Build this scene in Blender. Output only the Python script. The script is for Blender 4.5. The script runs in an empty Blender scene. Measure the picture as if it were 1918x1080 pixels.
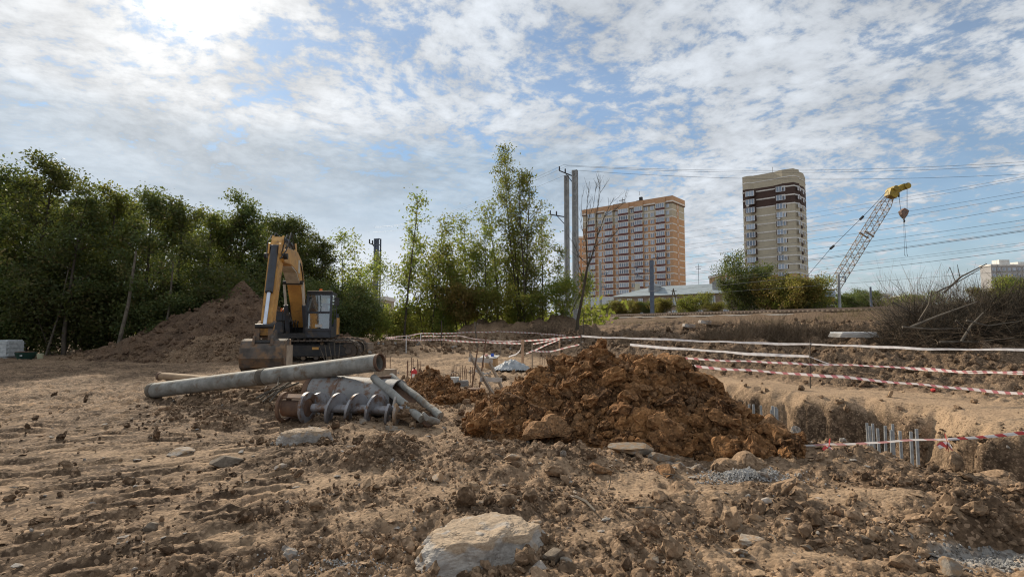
import bpy, math, random
import numpy as np
from mathutils import Vector, Matrix
random.seed(7)
rng = np.random.default_rng(11)
S = bpy.context.scene
COL = S.collection
R = math.radians
# ---------------------------------------------------------------- camera
EYE = 1.6
FPX = 1000.0
TILT = math.atan(65 / 1000.0)
cd = bpy.data.cameras.new('camera')
cam = bpy.data.objects.new('camera', cd)
COL.objects.link(cam)
cam.location = (0, 0, EYE)
cam.rotation_euler = (math.pi / 2 + TILT, 0, 0)
cd.sensor_width = 36.0
cd.lens = FPX / 1918 * 36
cd.clip_start = 0.05
cd.clip_end = 6000
S.camera = cam
# ---------------------------------------------------------------- light
SUN_AZ = math.atan2(-0.655, 1.0)      # to the left of straight ahead
SUN_EL = R(29)
sl = bpy.data.lights.new('sun', 'SUN')
sun = bpy.data.objects.new('sun', sl)
COL.objects.link(sun)
sdir = Vector((math.sin(SUN_AZ) * math.cos(SUN_EL), math.cos(SUN_AZ) * math.cos(SUN_EL), math.sin(SUN_EL)))
sun.rotation_euler = sdir.to_track_quat('Z', 'Y').to_euler()
sl.energy = 4.6
sl.angle = R(2.5)
sl.color = (1.0, 0.88, 0.71)
S.view_settings.view_transform = 'Standard'
S.view_settings.look = 'None'
S.view_settings.exposure = 0.30
S.view_settings.gamma = 1.0
S.view_settings.use_curve_mapping = False
S.cycles.use_denoising = True
S.cycles.filter_width = 1.15
S.cycles.max_bounces = 5
S.cycles.diffuse_bounces = 3
S.cycles.transparent_max_bounces = 8
S.cycles.sample_clamp_indirect = 6

W = bpy.data.worlds.new('World')
S.world = W
W.use_nodes = True
nt = W.node_tree
for n in list(nt.nodes):
    nt.nodes.remove(n)


class NG:
    """tiny node helper"""
    def __init__(s, t):
        s.t = t

    def n(s, typ, ins=None, **kw):
        nd = s.t.nodes.new(typ)
        for k, v in kw.items():
            setattr(nd, k, v)
        for k, v in (ins or {}).items():
            if isinstance(v, bpy.types.NodeSocket):
                s.t.links.new(v, nd.inputs[k])
            else:
                nd.inputs[k].default_value = v
        return nd

    def m(s, op, a, b=0.0, c=None, clamp=False):
        ins = {0: a, 1: b}
        if c is not None:
            ins[2] = c
        return s.n('ShaderNodeMath', ins, operation=op, use_clamp=clamp).outputs[0]

    def vm(s, op, a, b=(0, 0, 0), out=0):
        return s.n('ShaderNodeVectorMath', {0: a, 1: b}, operation=op).outputs[out]

    def mix(s, f, a, b, blend='MIX'):
        nd = s.t.nodes.new('ShaderNodeMix')
        nd.data_type = 'RGBA'
        nd.blend_type = blend
        for sock, v in ((nd.inputs[0], f), (nd.inputs[6], a), (nd.inputs[7], b)):
            if isinstance(v, bpy.types.NodeSocket):
                s.t.links.new(v, sock)
            elif isinstance(v, (tuple, list)):
                sock.default_value = tuple(v) + ((1,) if len(v) == 3 else ())
            else:
                sock.default_value = v
        return nd.outputs[2]

    def ramp(s, v, a, b, smooth=True):
        nd = s.n('ShaderNodeMapRange', {0: v, 1: a, 2: b, 3: 0.0, 4: 1.0})
        nd.interpolation_type = 'SMOOTHSTEP' if smooth else 'LINEAR'
        return nd.outputs[0]

    def noise(s, vec, scale, detail=4, rough=0.55, dist=0.0, out='Fac'):
        return s.n('ShaderNodeTexNoise', {'Vector': vec, 'Scale': scale, 'Detail': detail, 'Roughness': rough, 'Distortion': dist}).outputs[out]


def pixdir(px, py):
    u = (px - 959) / FPX
    v = (540 - py) / FPX
    d = Vector((u, math.cos(TILT) - v * math.sin(TILT), math.sin(TILT) + v * math.cos(TILT)))
    return d


def build_sky():
    g = NG(nt)
    sky = g.n('ShaderNodeTexSky', sky_type='NISHITA', sun_disc=False, sun_elevation=SUN_EL, altitude=150, air_density=1.0, dust_density=0.15, ozone_density=2.2)
    sky.sun_rotation = SUN_AZ
    gen = g.n('ShaderNodeTexCoord').outputs['Generated']
    d = g.vm('NORMALIZE', gen)
    sep = g.n('ShaderNodeSeparateXYZ', {0: d})
    x, y, z = sep.outputs
    zz = g.m('ADD', g.m('MAXIMUM', z, 0.0), 0.17)
    px, py = g.m('DIVIDE', x, zz), g.m('DIVIDE', y, zz)
    P = g.n('ShaderNodeCombineXYZ', {0: px, 1: py, 2: 0.0}).outputs[0]
    wv = g.noise(P, 1.3, 3, 0.5, out='Color')
    Pw = g.vm('ADD', P, g.vm('MULTIPLY', g.vm('SUBTRACT', wv, (0.5, 0.5, 0.5)), (0.22, 0.22, 0)))
    rot = g.n('ShaderNodeMapping', {0: Pw, 2: (0, 0, R(-24)), 3: (1.0, 1.0, 1.0)}).outputs[0]
    vor = g.n('ShaderNodeTexVoronoi', {'Vector': rot, 'Scale': 11.0, 'Smoothness': 0.6}, feature='SMOOTH_F1').outputs['Distance']
    cells = g.m('ADD', g.m('MULTIPLY', g.noise(rot, 4.8, 4, 0.5), 0.36), g.m('MULTIPLY', g.noise(rot, 17.0, 6, 0.64), 0.64))
    cells = g.m('ADD', cells, g.m('MULTIPLY', g.m('SUBTRACT', 0.42, vor), 0.22))
    fine = g.noise(rot, 34.0, 4, 0.6)
    big = g.noise(P, 0.55, 3, 0.5)

    def lobe(pxx, pyy, wid, amp):
        v = pixdir(pxx, pyy).normalized()
        dot = g.vm('DOT_PRODUCT', d, tuple(v), out=1)
        c = math.cos(wid)
        return g.m('MULTIPLY', g.ramp(dot, c, 1.0), amp)
    # thinner places of the cloud sheet
    holes = lobe(690, 50, R(7), 0.11)
    for a in ((540, 110, R(5), 0.13), (1075, 105, R(6), 0.10), (1215, 235, R(8), 0.12), (950, 170, R(9), 0.07), (1110, 170, R(7), 0.05), (1760, 440, R(13), 0.16), (1850, 80, R(12), 0.06)):
        holes = g.m('ADD', holes, lobe(*a))
    cov = g.m('SUBTRACT', g.m('ADD', cells, g.m('MULTIPLY', g.m('SUBTRACT', big, 0.5), 0.25)), holes)
    cov = g.m('ADD', cov, g.m('MULTIPLY', g.m('SUBTRACT', fine, 0.5), 0.14))
    dens = g.ramp(cov, 0.27, 0.47)
    # smooth layer low in the sky, over towards the left
    low = g.ramp(z, 0.36, 0.12)
    left = g.ramp(x, 0.35, -0.25)
    veil = g.m('MULTIPLY', low, left)
    dens = g.m('MAXIMUM', dens, g.m('MULTIPLY', g.ramp(veil, 0.0, 0.75), 0.97))
    dens = g.m('MAXIMUM', dens, g.m('MULTIPLY', g.ramp(z, 0.16, 0.0), 0.90))
    dens = g.m('MULTIPLY_ADD', dens, 0.68, 0.30)
    dens = g.m('MULTIPLY', dens, 1.0, clamp=True)
    sv = g.vm('DOT_PRODUCT', d, tuple(sdir), out=1)
    sv = g.m('MAXIMUM', sv, 0.0)
    glow1 = g.m('POWER', sv, 6.0)
    glow2 = g.m('POWER', sv, 140.0)
    glow3 = g.m('POWER', sv, 900.0)
    # cloud brightness: broken texture, brighter towards the sun
    tex = g.ramp(g.m('SUBTRACT', cov, g.m('MULTIPLY', fine, 0.12)), 0.20, 0.62)
    puff = g.noise(rot, 3.4, 5, 0.5)
    flatv = g.m('SUBTRACT', 1.0, g.m('MULTIPLY', veil, 0.88))
    shade = g.m('ADD', g.m('MULTIPLY', g.m('MULTIPLY', tex, 0.34), flatv), g.m('MULTIPLY_ADD', flatv, -0.26, 1.0))
    shade = g.m('MULTIPLY', shade, g.m('SUBTRACT', 1.0, g.m('MULTIPLY', g.m('MULTIPLY_ADD', g.ramp(puff, 0.30, 0.66), -0.20, 0.20), flatv)))
    veilband = g.m('MULTIPLY', g.m('MULTIPLY', g.ramp(z, 0.36, 0.28), g.ramp(z, 0.10, 0.21)), g.ramp(x, 0.35, 0.0))
    veiltex = g.ramp(g.noise(P, 1.2, 4, 0.5), 0.32, 0.62)
    shade = g.m('MULTIPLY', shade, g.m('SUBTRACT', 1.0, g.m('MULTIPLY', veilband, g.m('MULTIPLY_ADD', veiltex, 0.14, 0.14))))
    amt = g.m('ADD', g.m('MULTIPLY_ADD', g.m('POWER', sv, 9.0), 1.7, 6.6), g.m('ADD', g.m('MULTIPLY', glow2, 1.8), g.m('MULTIPLY', glow3, 16.0)))
    amt = g.m('MULTIPLY', amt, shade)
    tint = g.mix(g.ramp(veilband, 0.0, 1.0), (0.91, 0.97, 1.045), (0.76, 0.915, 1.08))
    tint = g.mix(g.m('MULTIPLY', g.m('POWER', sv, 22.0), 0.9, clamp=True), tint, (1.0, 0.99, 0.97))
    cloud = g.vm('SCALE', tint)
    cloud_n = cloud.node
    nt.links.new(amt, cloud_n.inputs['Scale'])
    skyc = g.mix(1.0, sky.outputs[0], (0.82, 0.97, 1.02), 'MULTIPLY')
    c = g.mix(dens, skyc, cloud)
    # below the horizon: what the haze there would show
    c = g.mix(g.ramp(z, 0.0, -0.05), c, (3.4, 3.6, 3.7))
    bg = g.n('ShaderNodeBackground', {0: c, 1: 0.1})
    o = g.n('ShaderNodeOutputWorld', {0: bg.outputs[0]})


build_sky()


# ---------------------------------------------------------------- numeric noise
_perm = np.random.default_rng(3).permutation(4096)
_perm = np.concatenate([_perm, _perm]).astype(np.int64)
_g = np.random.default_rng(5).normal(size=(4096, 3))
_g /= np.linalg.norm(_g, axis=1)[:, None]


def perlin(P):
    """P (...,3) -> about -0.7..0.7"""
    P = np.asarray(P, dtype=np.float64)
    i = np.floor(P).astype(np.int64)
    f = P - i
    u = f * f * f * (f * (f * 6 - 15) + 10)
    i &= 4095
    out = 0
    for dx in (0, 1):
        wx = u[..., 0] if dx else 1 - u[..., 0]
        a = _perm[(i[..., 0] + dx) & 4095]
        for dy in (0, 1):
            wy = u[..., 1] if dy else 1 - u[..., 1]
            b = _perm[(a + i[..., 1] + dy) & 4095]
            for dz in (0, 1):
                wz = u[..., 2] if dz else 1 - u[..., 2]
                h = _perm[(b + i[..., 2] + dz) & 4095]
                gr = _g[h]
                d = gr[..., 0] * (f[..., 0] - dx) + gr[..., 1] * (f[..., 1] - dy) + gr[..., 2] * (f[..., 2] - dz)
                out = out + wx * wy * wz * d
    return out


def perlin2(x, y, z=0.37):
    """2-D slice of the noise above, cheaper"""
    x = np.asarray(x, float); y = np.asarray(y, float)
    i = np.floor(x).astype(np.int64); j = np.floor(y).astype(np.int64)
    fx = x - i; fy = y - j
    ux = fx * fx * fx * (fx * (fx * 6 - 15) + 10); uy = fy * fy * fy * (fy * (fy * 6 - 15) + 10)
    k = int(z * 997) & 4095
    out = 0
    for dx in (0, 1):
        wx = ux if dx else 1 - ux
        a = _perm[((i + dx) & 4095)]
        for dy in (0, 1):
            wy = uy if dy else 1 - uy
            h = _perm[(_perm[(a + ((j + dy) & 4095))] + k)]
            gr = _g[h]
            out = out + wx * wy * 1.25 * (gr[..., 0] * (fx - dx) + gr[..., 1] * (fy - dy))
    return out


def fbm(x, y, octs=4, z=0.3, gain=0.5):
    s = 0; a = 1.0
    for o in range(octs):
        s = s + a * perlin2(x * 2.03 ** o, y * 2.03 ** o, z + o * 1.7)
        a *= gain
    return s


def sstep(a, b, v):
    t = np.clip((v - a) / (b - a), 0, 1)
    return t * t * (3 - 2 * t)


def poly_sd(x, y, poly):
    """signed distance to a polygon, positive inside"""
    x = np.asarray(x, float); y = np.asarray(y, float)
    best = np.full(x.shape, 1e9)
    ins = np.zeros(x.shape, bool)
    n = len(poly)
    for a in range(n):
        x0, y0 = poly[a]; x1, y1 = poly[(a + 1) % n]
        ex, ey = x1 - x0, y1 - y0
        t = np.clip(((x - x0) * ex + (y - y0) * ey) / (ex * ex + ey * ey), 0, 1)
        d = np.hypot(x - x0 - t * ex, y - y0 - t * ey)
        best = np.minimum(best, d)
        c = ((y0 > y) != (y1 > y)) & (x < (x1 - x0) * (y - y0) / (y1 - y0 + 1e-12) + x0)
        ins ^= c
    return np.where(ins, best, -best)


def gau(x, y, cx, cy, rx, ry, ang=0.0):
    c, s = math.cos(ang), math.sin(ang)
    dx, dy = x - cx, y - cy
    a = (dx * c + dy * s) / rx
    b = (-dx * s + dy * c) / ry
    return np.exp(-(a * a + b * b))


def G(px, py, z=0.0):
    d = pixdir(px, py)
    t = (z - EYE) / d.z
    return Vector((d.x * t, d.y * t, z))


def GY(px, py, lo=9.0, hi=70.0):
    """where the line of sight through a picture point meets the rough ground"""
    d = pixdir(px, py)
    Y = np.arange(lo, hi, .1)
    z = EYE + d.z / d.y * Y
    g_ = ground_h(d.x / d.y * Y, Y)
    k = np.nonzero(z <= g_)[0]
    Yk = float(Y[k[0]]) if len(k) else hi
    return Vector((d.x / d.y * Yk, Yk, float(ground_h(np.array([d.x / d.y * Yk]), np.array([Yk]))[0])))


def AT(px, py, Y):
    d = pixdir(px, py)
    t = Y / d.y
    return Vector((d.x * t, Y, EYE + d.z * t))


# ---------------------------------------------------------------- terrain
PIT = [(3.9, 15.0), (5.7, 15.2), (6.15, 13.9), (6.6, 12.1), (7.4, 11.4), (7.9, 10.6), (7.75, 9.2), (8.0, 8.5), (8.7, 8.1), (13, 7.6), (13, 5.0), (7.2, 5.3), (5.8, 5.75), (4.9, 6.1), (4.5, 6.7), (3.6, 7.0), (3.45, 8.8), (3.4, 11.5)]
BANK = [(0.8, 27), (2.6, 22), (4.9, 18.6), (6.5, 16.4), (8.5, 13.3), (10.2, 12.0), (17, 8.2), (60, 3), (90, 20), (60, 60), (30, 80), (10, 125), (-2, 80), (-1, 45)]
RA = (15.6, 115.0)
RD = (0.3579, -0.9338)
RN = (-0.9338, -0.3579)


def hollow(px, py):
    p = G(px, py)
    return p.x, p.y


PATCH = [(860, 925, .45, .25), (1330, 900, .7, .25), (1200, 925, .8, .3), (760, 800, .9, .6), (560, 905, .8, .3), (300, 850, 1.4, .6), (1620, 930, .6, .3), (660, 960, .5, .2), (1130, 1000, .4, .15), (1480, 1040, .5, .15), (430, 1010, .5, .2)]


def smooth_patch(x, y):
    wob = 1 + 1.3 * fbm(x * 2.2, y * 2.2, 3, 66)
    v = 0
    for px, py, rx, ry in PATCH:
        c = G(px, py)
        v = v + gau(x, y, c.x, c.y, rx, ry)
    return np.clip(v * wob * 1.3 - .1 + .5 * sstep(.1, .5, fbm(x * .9, y * .9, 3, 67)), 0, 1)


def ground_h(x, y):
    x = np.asarray(x, float); y = np.asarray(y, float)
    r = np.hypot(x, y)
    near = 1 - sstep(30, 70, r)
    sp = poly_sd(x + 0.25 * perlin2(x * 1.1, y * 1.1, 2) + 0.12 * perlin2(x * 4, y * 4, 5), y + 0.25 * perlin2(x * 1.1, y * 1.1, 9), PIT)
    sb = poly_sd(x, y, BANK)
    sand = sstep(0.2, -0.6, sb) * sstep(2.6, 3.8, x) * sstep(-2.6, -1.8, -np.abs(sp) - 0.0) * sstep(7, 9, y)
    left = sstep(-1.5, -4.5, x) * sstep(12, 8, y)
    rough = 1.0 - 0.75 * sand
    rough = rough * (1 - 0.62 * left)
    rough = rough * (1 - 0.72 * smooth_patch(x, y))
    h = 0.10 * fbm(x * 0.30, y * 0.30, 2, 1.1) * sstep(3, 9, r)
    h = h + 0.075 * fbm(x * 1.1, y * 1.1, 3, 4.2) * rough
    lump = np.abs(fbm(x * 3.1, y * 3.1, 3, 7.7))
    h = h + (0.11 * lump - 0.025) * rough * (1 - 0.5 * left)
    tex = fbm(x * 9.0, y * 9.0, 4, 2.9, 0.62)
    h = h + 0.028 * tex * rough * near
    cr = 1 - np.abs(fbm(x * 6.0, y * 6.0, 3, 12.9)) * 3.0
    h = h + 0.012 * np.clip(cr, -1, 1) * rough * near
    # imprints of crawler tracks on the left
    a = R(34) - R(24) * sstep(3.8, 8.5, y)
    q = -x * np.sin(a) + y * np.cos(a)
    p = x * np.cos(a) + y * np.sin(a) + .12 * perlin2(x * .7, y * .7, 6.6)
    lane = np.floor(p / .86)
    inl = p / .86 - lane
    inm = sstep(.03, .12, inl) * sstep(.80, .70, inl)
    wq = q + .06 * fbm(x * 1.1, y * 1.1, 2, 6.1) + .03 * perlin2(x * 5, y * 5, 3.3) + .37 * np.sin(lane * 12.9898)
    c_ = np.mod(wq / .25, 1.0)
    bar = sstep(.0, .14, c_) * sstep(.68, .52, c_)      # flat-topped bars with sharp dark gaps
    mod = sstep(-0.42, -0.10, fbm(x * 1.3, y * 1.3, 2, 8.8)) * sstep(-1.1, -2.4, x + 0.25 * (y - 4)) * sstep(16, 10, y) * sstep(1.4, 2.2, y)
    h = h + (0.085 * bar - .06) * mod * inm * (.75 + .8 * perlin2(x * 2.1, y * 2.1, 4.4))
    # bumps and hollows of the foreground
    def add(px, py, rx, ry, hh, ang=0.0):
        c = G(px, py)
        return hh * gau(x, y, c.x, c.y, rx, ry, ang)
    h = h + add(780, 985, .30, .35, -.17, .4) + add(500, 800, .7, .55, -.14) + add(640, 805, .7, .5, .07)
    h = h + add(700, 860, .9, .45, .10, .2) + add(1010, 880, 1.0, .35, .13) + add(830, 840, .5, .3, .10)
    h = h + add(1700, 935, .5, .25, .12, -.2) + add(1860, 955, .5, .22, .08) + add(1840, 1000, .45, .22, .12, -.1) + add(1800, 1035, .5, .15, -.06)
    h = h + add(1480, 965, .25, .16, .08) + add(1370, 935, .6, .10, .06) + add(1330, 960, .7, .10, -.05) + add(1520, 880, .5, .4, .07)
    h = h + add(1180, 960, .5, .5, .05) + add(400, 770, 1.2, .6, .06) + add(470, 745, 1.6, .8, .12)
    # near rim of the pit, heaped a little
    h = h + 0.05 * np.exp(-((sp + 0.35) / 0.3) ** 2) * sstep(8.2, 7.0, y) * (0.6 + fbm(x * 2, y * 2, 2, 5.5))
    # the pit
    h = h - .10 * gau(x, y, 5.6, 5.4, 1.6, .7)
    sp2 = sp + .25 + (0.26 * fbm(x * 1.7, y * 1.7, 3, 15.0) + 0.05 * np.abs(fbm(x * 4, y * 4, 3, 18.0))) * sstep(-1.2, 0.2, sp)
    dpt = sstep(-0.05, 1.15, sp2)
    h = h - 1.2 * (0.62 * dpt + .38 * sstep(.45, .6, dpt + .12 * fbm(x * 3, y * 3, 2, 19))) + 0.12 * sstep(0.3, 1.2, sp) * fbm(x * 1.6, y * 1.6, 3, 3.0) * 2
    h = h + 0.42 * gau(x, y, 4.35, 7.55, 0.75, 0.75)
    # tossed soil on the right, rising towards the railway
    rise = 1.15 * sstep(0, 14, sb) + 0.22 * sstep(0, 1.5, sb)
    rgh = (0.55 * fbm(x * 0.38, y * 0.38, 3, 21.0) + 0.30 * np.abs(fbm(x * 1.25, y * 1.25, 4, 23.0, 0.6)) + .06 * fbm(x * 5, y * 5, 3, 28.)) * sstep(0, 2.5, sb) * (1 - sstep(45, 60, r))
    h = h + rise + rgh
    # low bank of spoil beyond the trestle ladder, two mounds behind it
    bk = gau(x, y, -2.2, 31.5, 7.0, 2.2, 0.03)
    h = h + bk * (0.75 + 0.35 * fbm(x * 1.1, y * 1.1, 4, 31.0, .6))
    h = h + 1.8 * gau(x, y, -1.9, 37, 2.4, 1.8) * (1 + .3 * fbm(x, y, 3, 33)) + 1.5 * gau(x, y, 2.4, 36, 2.8, 1.8) * (1 + .3 * fbm(x, y, 3, 34))
    # railway embankment
    s = (x - RA[0]) * RN[0] + (y - RA[1]) * RN[1]
    e = 1 - sstep(3.0, 8.5, s + 0.3 * perlin2(x * .3, y * .3, 4))
    rest = h
    flat = 2.9 + 0.05 * fbm(x * .5, y * .5, 2, 40)
    h = rest * (1 - e) + flat * e
    h = h + 0.5 * fbm(x * 0.02, y * 0.02, 2, 50) * sstep(150, 400, r)
    h = np.where(s < -40, np.maximum(h, 2.4), h)
    return h


def soil(x, y, h):
    """colour masks: dark, grey, sand"""
    sp = poly_sd(x, y, PIT)
    sb = poly_sd(x, y, BANK)
    dark = 0.62 * sstep(-0.05, 0.40, fbm(x * 0.55, y * 0.55, 3, 61)) + 0.35 * sstep(0.0, 0.40, fbm(x * 2.2, y * 2.2, 3, 62)) + 0.35 * sstep(0.05, 0.3, fbm(x * 6, y * 6, 2, 63))
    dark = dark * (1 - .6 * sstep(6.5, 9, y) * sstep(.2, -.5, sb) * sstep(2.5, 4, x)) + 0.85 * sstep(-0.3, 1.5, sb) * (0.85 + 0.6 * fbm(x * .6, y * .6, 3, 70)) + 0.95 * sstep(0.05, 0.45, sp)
    s_ = (x - RA[0]) * RN[0] + (y - RA[1]) * RN[1]
    dark = dark + 0.75 * sstep(16, 9, s_) * (1 + fbm(x * .4, y * .4, 3, 71))

    def a(px, py, rx, ry, v, ang=0.0):
        c = G(px, py)
        return v * gau(x, y, c.x, c.y, rx, ry, ang)
    wob = 1 + 0.9 * fbm(x * 3, y * 3, 3, 66)
    aa = R(20); sx_ = x * math.cos(aa) + y * math.sin(aa); sy_ = -x * math.sin(aa) + y * math.cos(aa)
    damp = sstep(-.16, .12, fbm(sx_ * 1.2, sy_ * 5.5, 4, 72)) * sstep(-.8, -2.6, x + .2 * (y - 5)) * sstep(30, 10, y)
    dark = dark + .95 * damp
    dark = dark + (a(1700, 905, .7, .5, .8) + a(1860, 900, .8, .45, .6) + a(1840, 985, .6, .3, .9) + a(1020, 850, 1.0, .35, .7) + a(700, 850, 1, .4, .35) + a(460, 745, 1.6, .9, .7) + a(150, 800, 2.5, 1.5, .3)) * wob  # lower right patch holds overhang shade as well as dark soil
    grey = (a(1390, 893, .40, .22, 1.0) + a(1870, 1045, .5, .22, .9) + a(1300, 870, .5, .12, .5) + a(1560, 1010, .5, .4, .25) + a(960, 690, .9, .9, .5) + a(650, 1050, .6, .3, .22)) * wob
    grey = grey + 0.8 * gau(x, y, 4.25, 7.5, 0.6, 0.6)
    strip = sstep(0.3, -0.5, sb) * sstep(3.2, 4.6, x) * sstep(0.15, -0.2, sp) * sstep(6.9, 8.6, y)
    sand = 0.35 * sstep(0.0, 0.4, fbm(x * 0.4 + 9, y * 0.4, 3, 64)) * sstep(4, 8, y) * sstep(0, -1, sb)
    sand = sand + smooth_patch(x, y) * .75 * sstep(12, 9, y)
    sand = sand + strip + 0.9 * sstep(1.0, 0.1, sp + 1.3 * fbm(x * 1.6, y * 1.6, 3, 68)) * sstep(-.05, 0.1, sp) * sstep(7.5, 8.5, y)
    sand = sand + 0.6 * sstep(11, 15, y) * sstep(3.5, 1.5, x) * sstep(-9, -5, x) * sstep(30, 26, y) + a(1130, 616, 1.6, 3, 0.9)
    dark = dark * (1 - .6 * np.clip(sand, 0, 1) * (sstep(9, 7, y)))
    return np.clip(dark, 0, 1), np.clip(grey, 0, 1), np.clip(sand, 0, 1)


# ---------------------------------------------------------------- mesh helpers
def new_obj(name, me, mat=None, parent=None, world=False):
    o = bpy.data.objects.new(name, me)
    COL.objects.link(o)
    if mat is not None and me is not None and not me.materials:
        for m in (mat if isinstance(mat, (list, tuple)) else [mat]):
            me.materials.append(m)
    if parent:
        o.parent = parent
    return o


def np_mesh(name, V, F, smooth=False, attrs=None, mats=None):
    me = bpy.data.meshes.new(name)
    V = np.ascontiguousarray(V, dtype=np.float32)
    F = np.ascontiguousarray(F, dtype=np.int32)
    k = F.shape[1]
    me.vertices.add(len(V)); me.vertices.foreach_set('co', V.ravel())
    me.loops.add(F.size); me.loops.foreach_set('vertex_index', F.ravel())
    me.polygons.add(len(F))
    me.polygons.foreach_set('loop_start', np.arange(0, F.size, k, dtype=np.int32))
    me.polygons.foreach_set('use_smooth', np.full(len(F), bool(smooth)))
    if mats is not None:
        me.polygons.foreach_set('material_index', np.ascontiguousarray(mats, dtype=np.int32))
    for nm, arr in (attrs or {}).items():
        arr = np.asarray(arr, dtype=np.float32)
        if arr.ndim == 1:
            at = me.attributes.new(nm, 'FLOAT', 'POINT'); at.data.foreach_set('value', arr)
        else:
            at = me.attributes.new(nm, 'FLOAT_COLOR', 'POINT')
            c = np.ones((len(arr), 4), np.float32); c[:, :3] = arr
            at.data.foreach_set('color', c.ravel())
    me.update(calc_edges=True)
    return me


def tag(o, label=None, cat=None, group=None, kind=None):
    if label: o['label'] = label
    if cat: o['category'] = cat
    if group: o['group'] = group
    if kind: o['kind'] = kind
    return o


def thing(name, loc, label, cat, group=None, rz=0.0):
    o = bpy.data.objects.new(name, None)
    COL.objects.link(o)
    o.empty_display_size = 0.2
    o.location = loc
    o.rotation_euler = (0, 0, rz)
    return tag(o, label, cat, group)


class MB:
    def __init__(s, origin=None):
        s.v = []; s.f = []; s.mi = []; s.cur = 0
        s.o = Vector(origin) if origin is not None else Vector((0, 0, 0))
        s.M = None
        s.al = None

    def _add(s, vs, fs):
        b = len(s.v)
        for p in vs:
            p = Vector(p)
            if s.M is not None:
                p = s.M @ p
            s.v.append(p - s.o)
        for f in fs:
            s.f.append(tuple(i + b for i in f)); s.mi.append(s.cur)

    def box(s, c, d, rot=None, bev=0.0):
        hx, hy, hz = d[0] / 2, d[1] / 2, d[2] / 2
        pts = [Vector((a * hx, b * hy, e * hz)) for e in (-1, 1) for b in (-1, 1) for a in (-1, 1)]
        if rot is not None:
            pts = [rot @ p for p in pts]
        c = Vector(c)
        s._add([p + c for p in pts], [(0, 2, 3, 1), (4, 5, 7, 6), (0, 1, 5, 4), (2, 6, 7, 3), (0, 4, 6, 2), (1, 3, 7, 5)])
        return s

    def bx(s, x0, x1, y0, y1, z0, z1):
        return s.box(((x0 + x1) / 2, (y0 + y1) / 2, (z0 + z1) / 2), (abs(x1 - x0), abs(y1 - y0), abs(z1 - z0)))

    def beam(s, p0, p1, w, h, up=(0, 0, 1)):
        p0, p1 = Vector(p0), Vector(p1)
        d = (p1 - p0); L = d.length; d.normalize()
        u = Vector(up)
        if abs(d.dot(u)) > 0.98:
            u = Vector((0, 1, 0))
        sx = d.cross(u).normalized(); sz = sx.cross(d).normalized()
        rot = Matrix((sx, d, sz)).transposed()
        return s.box((p0 + p1) / 2, (w, L, h), rot)

    def tube(s, pts, rad, n=8, caps=True, closed=False):
        pts = [Vector(p) for p in pts]
        if not hasattr(rad, '__len__'):
            rad = [rad] * len(pts)
        rings = []
        prev = None
        for i, p in enumerate(pts):
            d = (pts[min(i + 1, len(pts) - 1)] - pts[max(i - 1, 0)]).normalized()
            if prev is None:
                a = Vector((0, 0, 1)) if abs(d.z) < 0.9 else Vector((1, 0, 0))
                u = d.cross(a).normalized()
            else:
                u = (prev - d * prev.dot(d))
                u = u.normalized() if u.length > 1e-6 else d.orthogonal().normalized()
            prev = u
            w = d.cross(u)
            rings.append([p + (u * math.cos(2 * math.pi * k / n) + w * math.sin(2 * math.pi * k / n)) * rad[i] for k in range(n)])
        vs = [q for r_ in rings for q in r_]
        fs = []
        for i in range(len(pts) - 1):
            for k in range(n):
                a, b = i * n + k, i * n + (k + 1) % n
                fs.append((a, b, b + n, a + n))
        if caps:
            fs.append(tuple(range(n - 1, -1, -1)))
            fs.append(tuple((len(pts) - 1) * n + k for k in range(n)))
        s._add(vs, fs)
        return s

    def pipe(s, p0, p1, r, t, n=28, wob=0.0, segs=1, a0=0.0, a1=2 * math.pi):
        """hollow tube; with a0/a1 a trough cut from one"""
        p0, p1 = Vector(p0), Vector(p1)
        d = (p1 - p0).normalized()
        u = d.cross(Vector((0, 0, 1))).normalized(); w = u.cross(d)
        full = abs(a1 - a0 - 2 * math.pi) < 1e-6
        m = n if full else n + 1
        vs = []; fs = []
        for i in range(segs + 1):
            c = p0.lerp(p1, i / segs)
            for rr in (r, r - t):
                for k in range(m):
                    a = a0 + (a1 - a0) * k / n
                    q = rr * (1 + wob * math.sin(3 * a + i * 1.7) * random.uniform(.3, 1))
                    vs.append(c + (u * math.cos(a) + w * math.sin(a)) * q)
        rg = 2 * m
        kk = range(n)
        for i in range(segs):
            for k in kk:
                k2 = (k + 1) % m
                a, b = i * rg + k, i * rg + k2
                fs.append((a, b, b + rg, a + rg))
                a, b = i * rg + m + k, i * rg + m + k2
                fs.append((b, a, a + rg, b + rg))
        for k in kk:
            k2 = (k + 1) % m
            fs.append((k, k + m, k2 + m, k2))
            e = segs * rg
            fs.append((e + k2, e + k2 + m, e + k + m, e + k))
        if not full:
            for i in range(segs):
                for k in (0, m - 1):
                    a = i * rg + k
                    fs.append((a, a + rg, a + rg + m, a + m))
        s._add(vs, fs)
        return s

    def prism(s, prof, y0, y1, plane='xz'):
        """side profile (a, z) swept along y"""
        n = len(prof)
        vs = [(a, y0, b) for a, b in prof] + [(a, y1, b) for a, b in prof]
        fs = [tuple(range(n)), tuple(range(2 * n - 1, n - 1, -1))]
        for i in range(n):
            j = (i + 1) % n
            fs.append((i, i + n, j + n, j))
        s._add(vs, fs)
        return s

    def mesh(s, name, smooth=False):
        me = bpy.data.meshes.new(name)
        me.from_pydata([tuple(p) for p in s.v], [], s.f)
        if any(s.mi):
            me.polygons.foreach_set('material_index', s.mi)
        if smooth:
            me.polygons.foreach_set('use_smooth', [True] * len(me.polygons))
        me.update()
        return me

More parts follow.
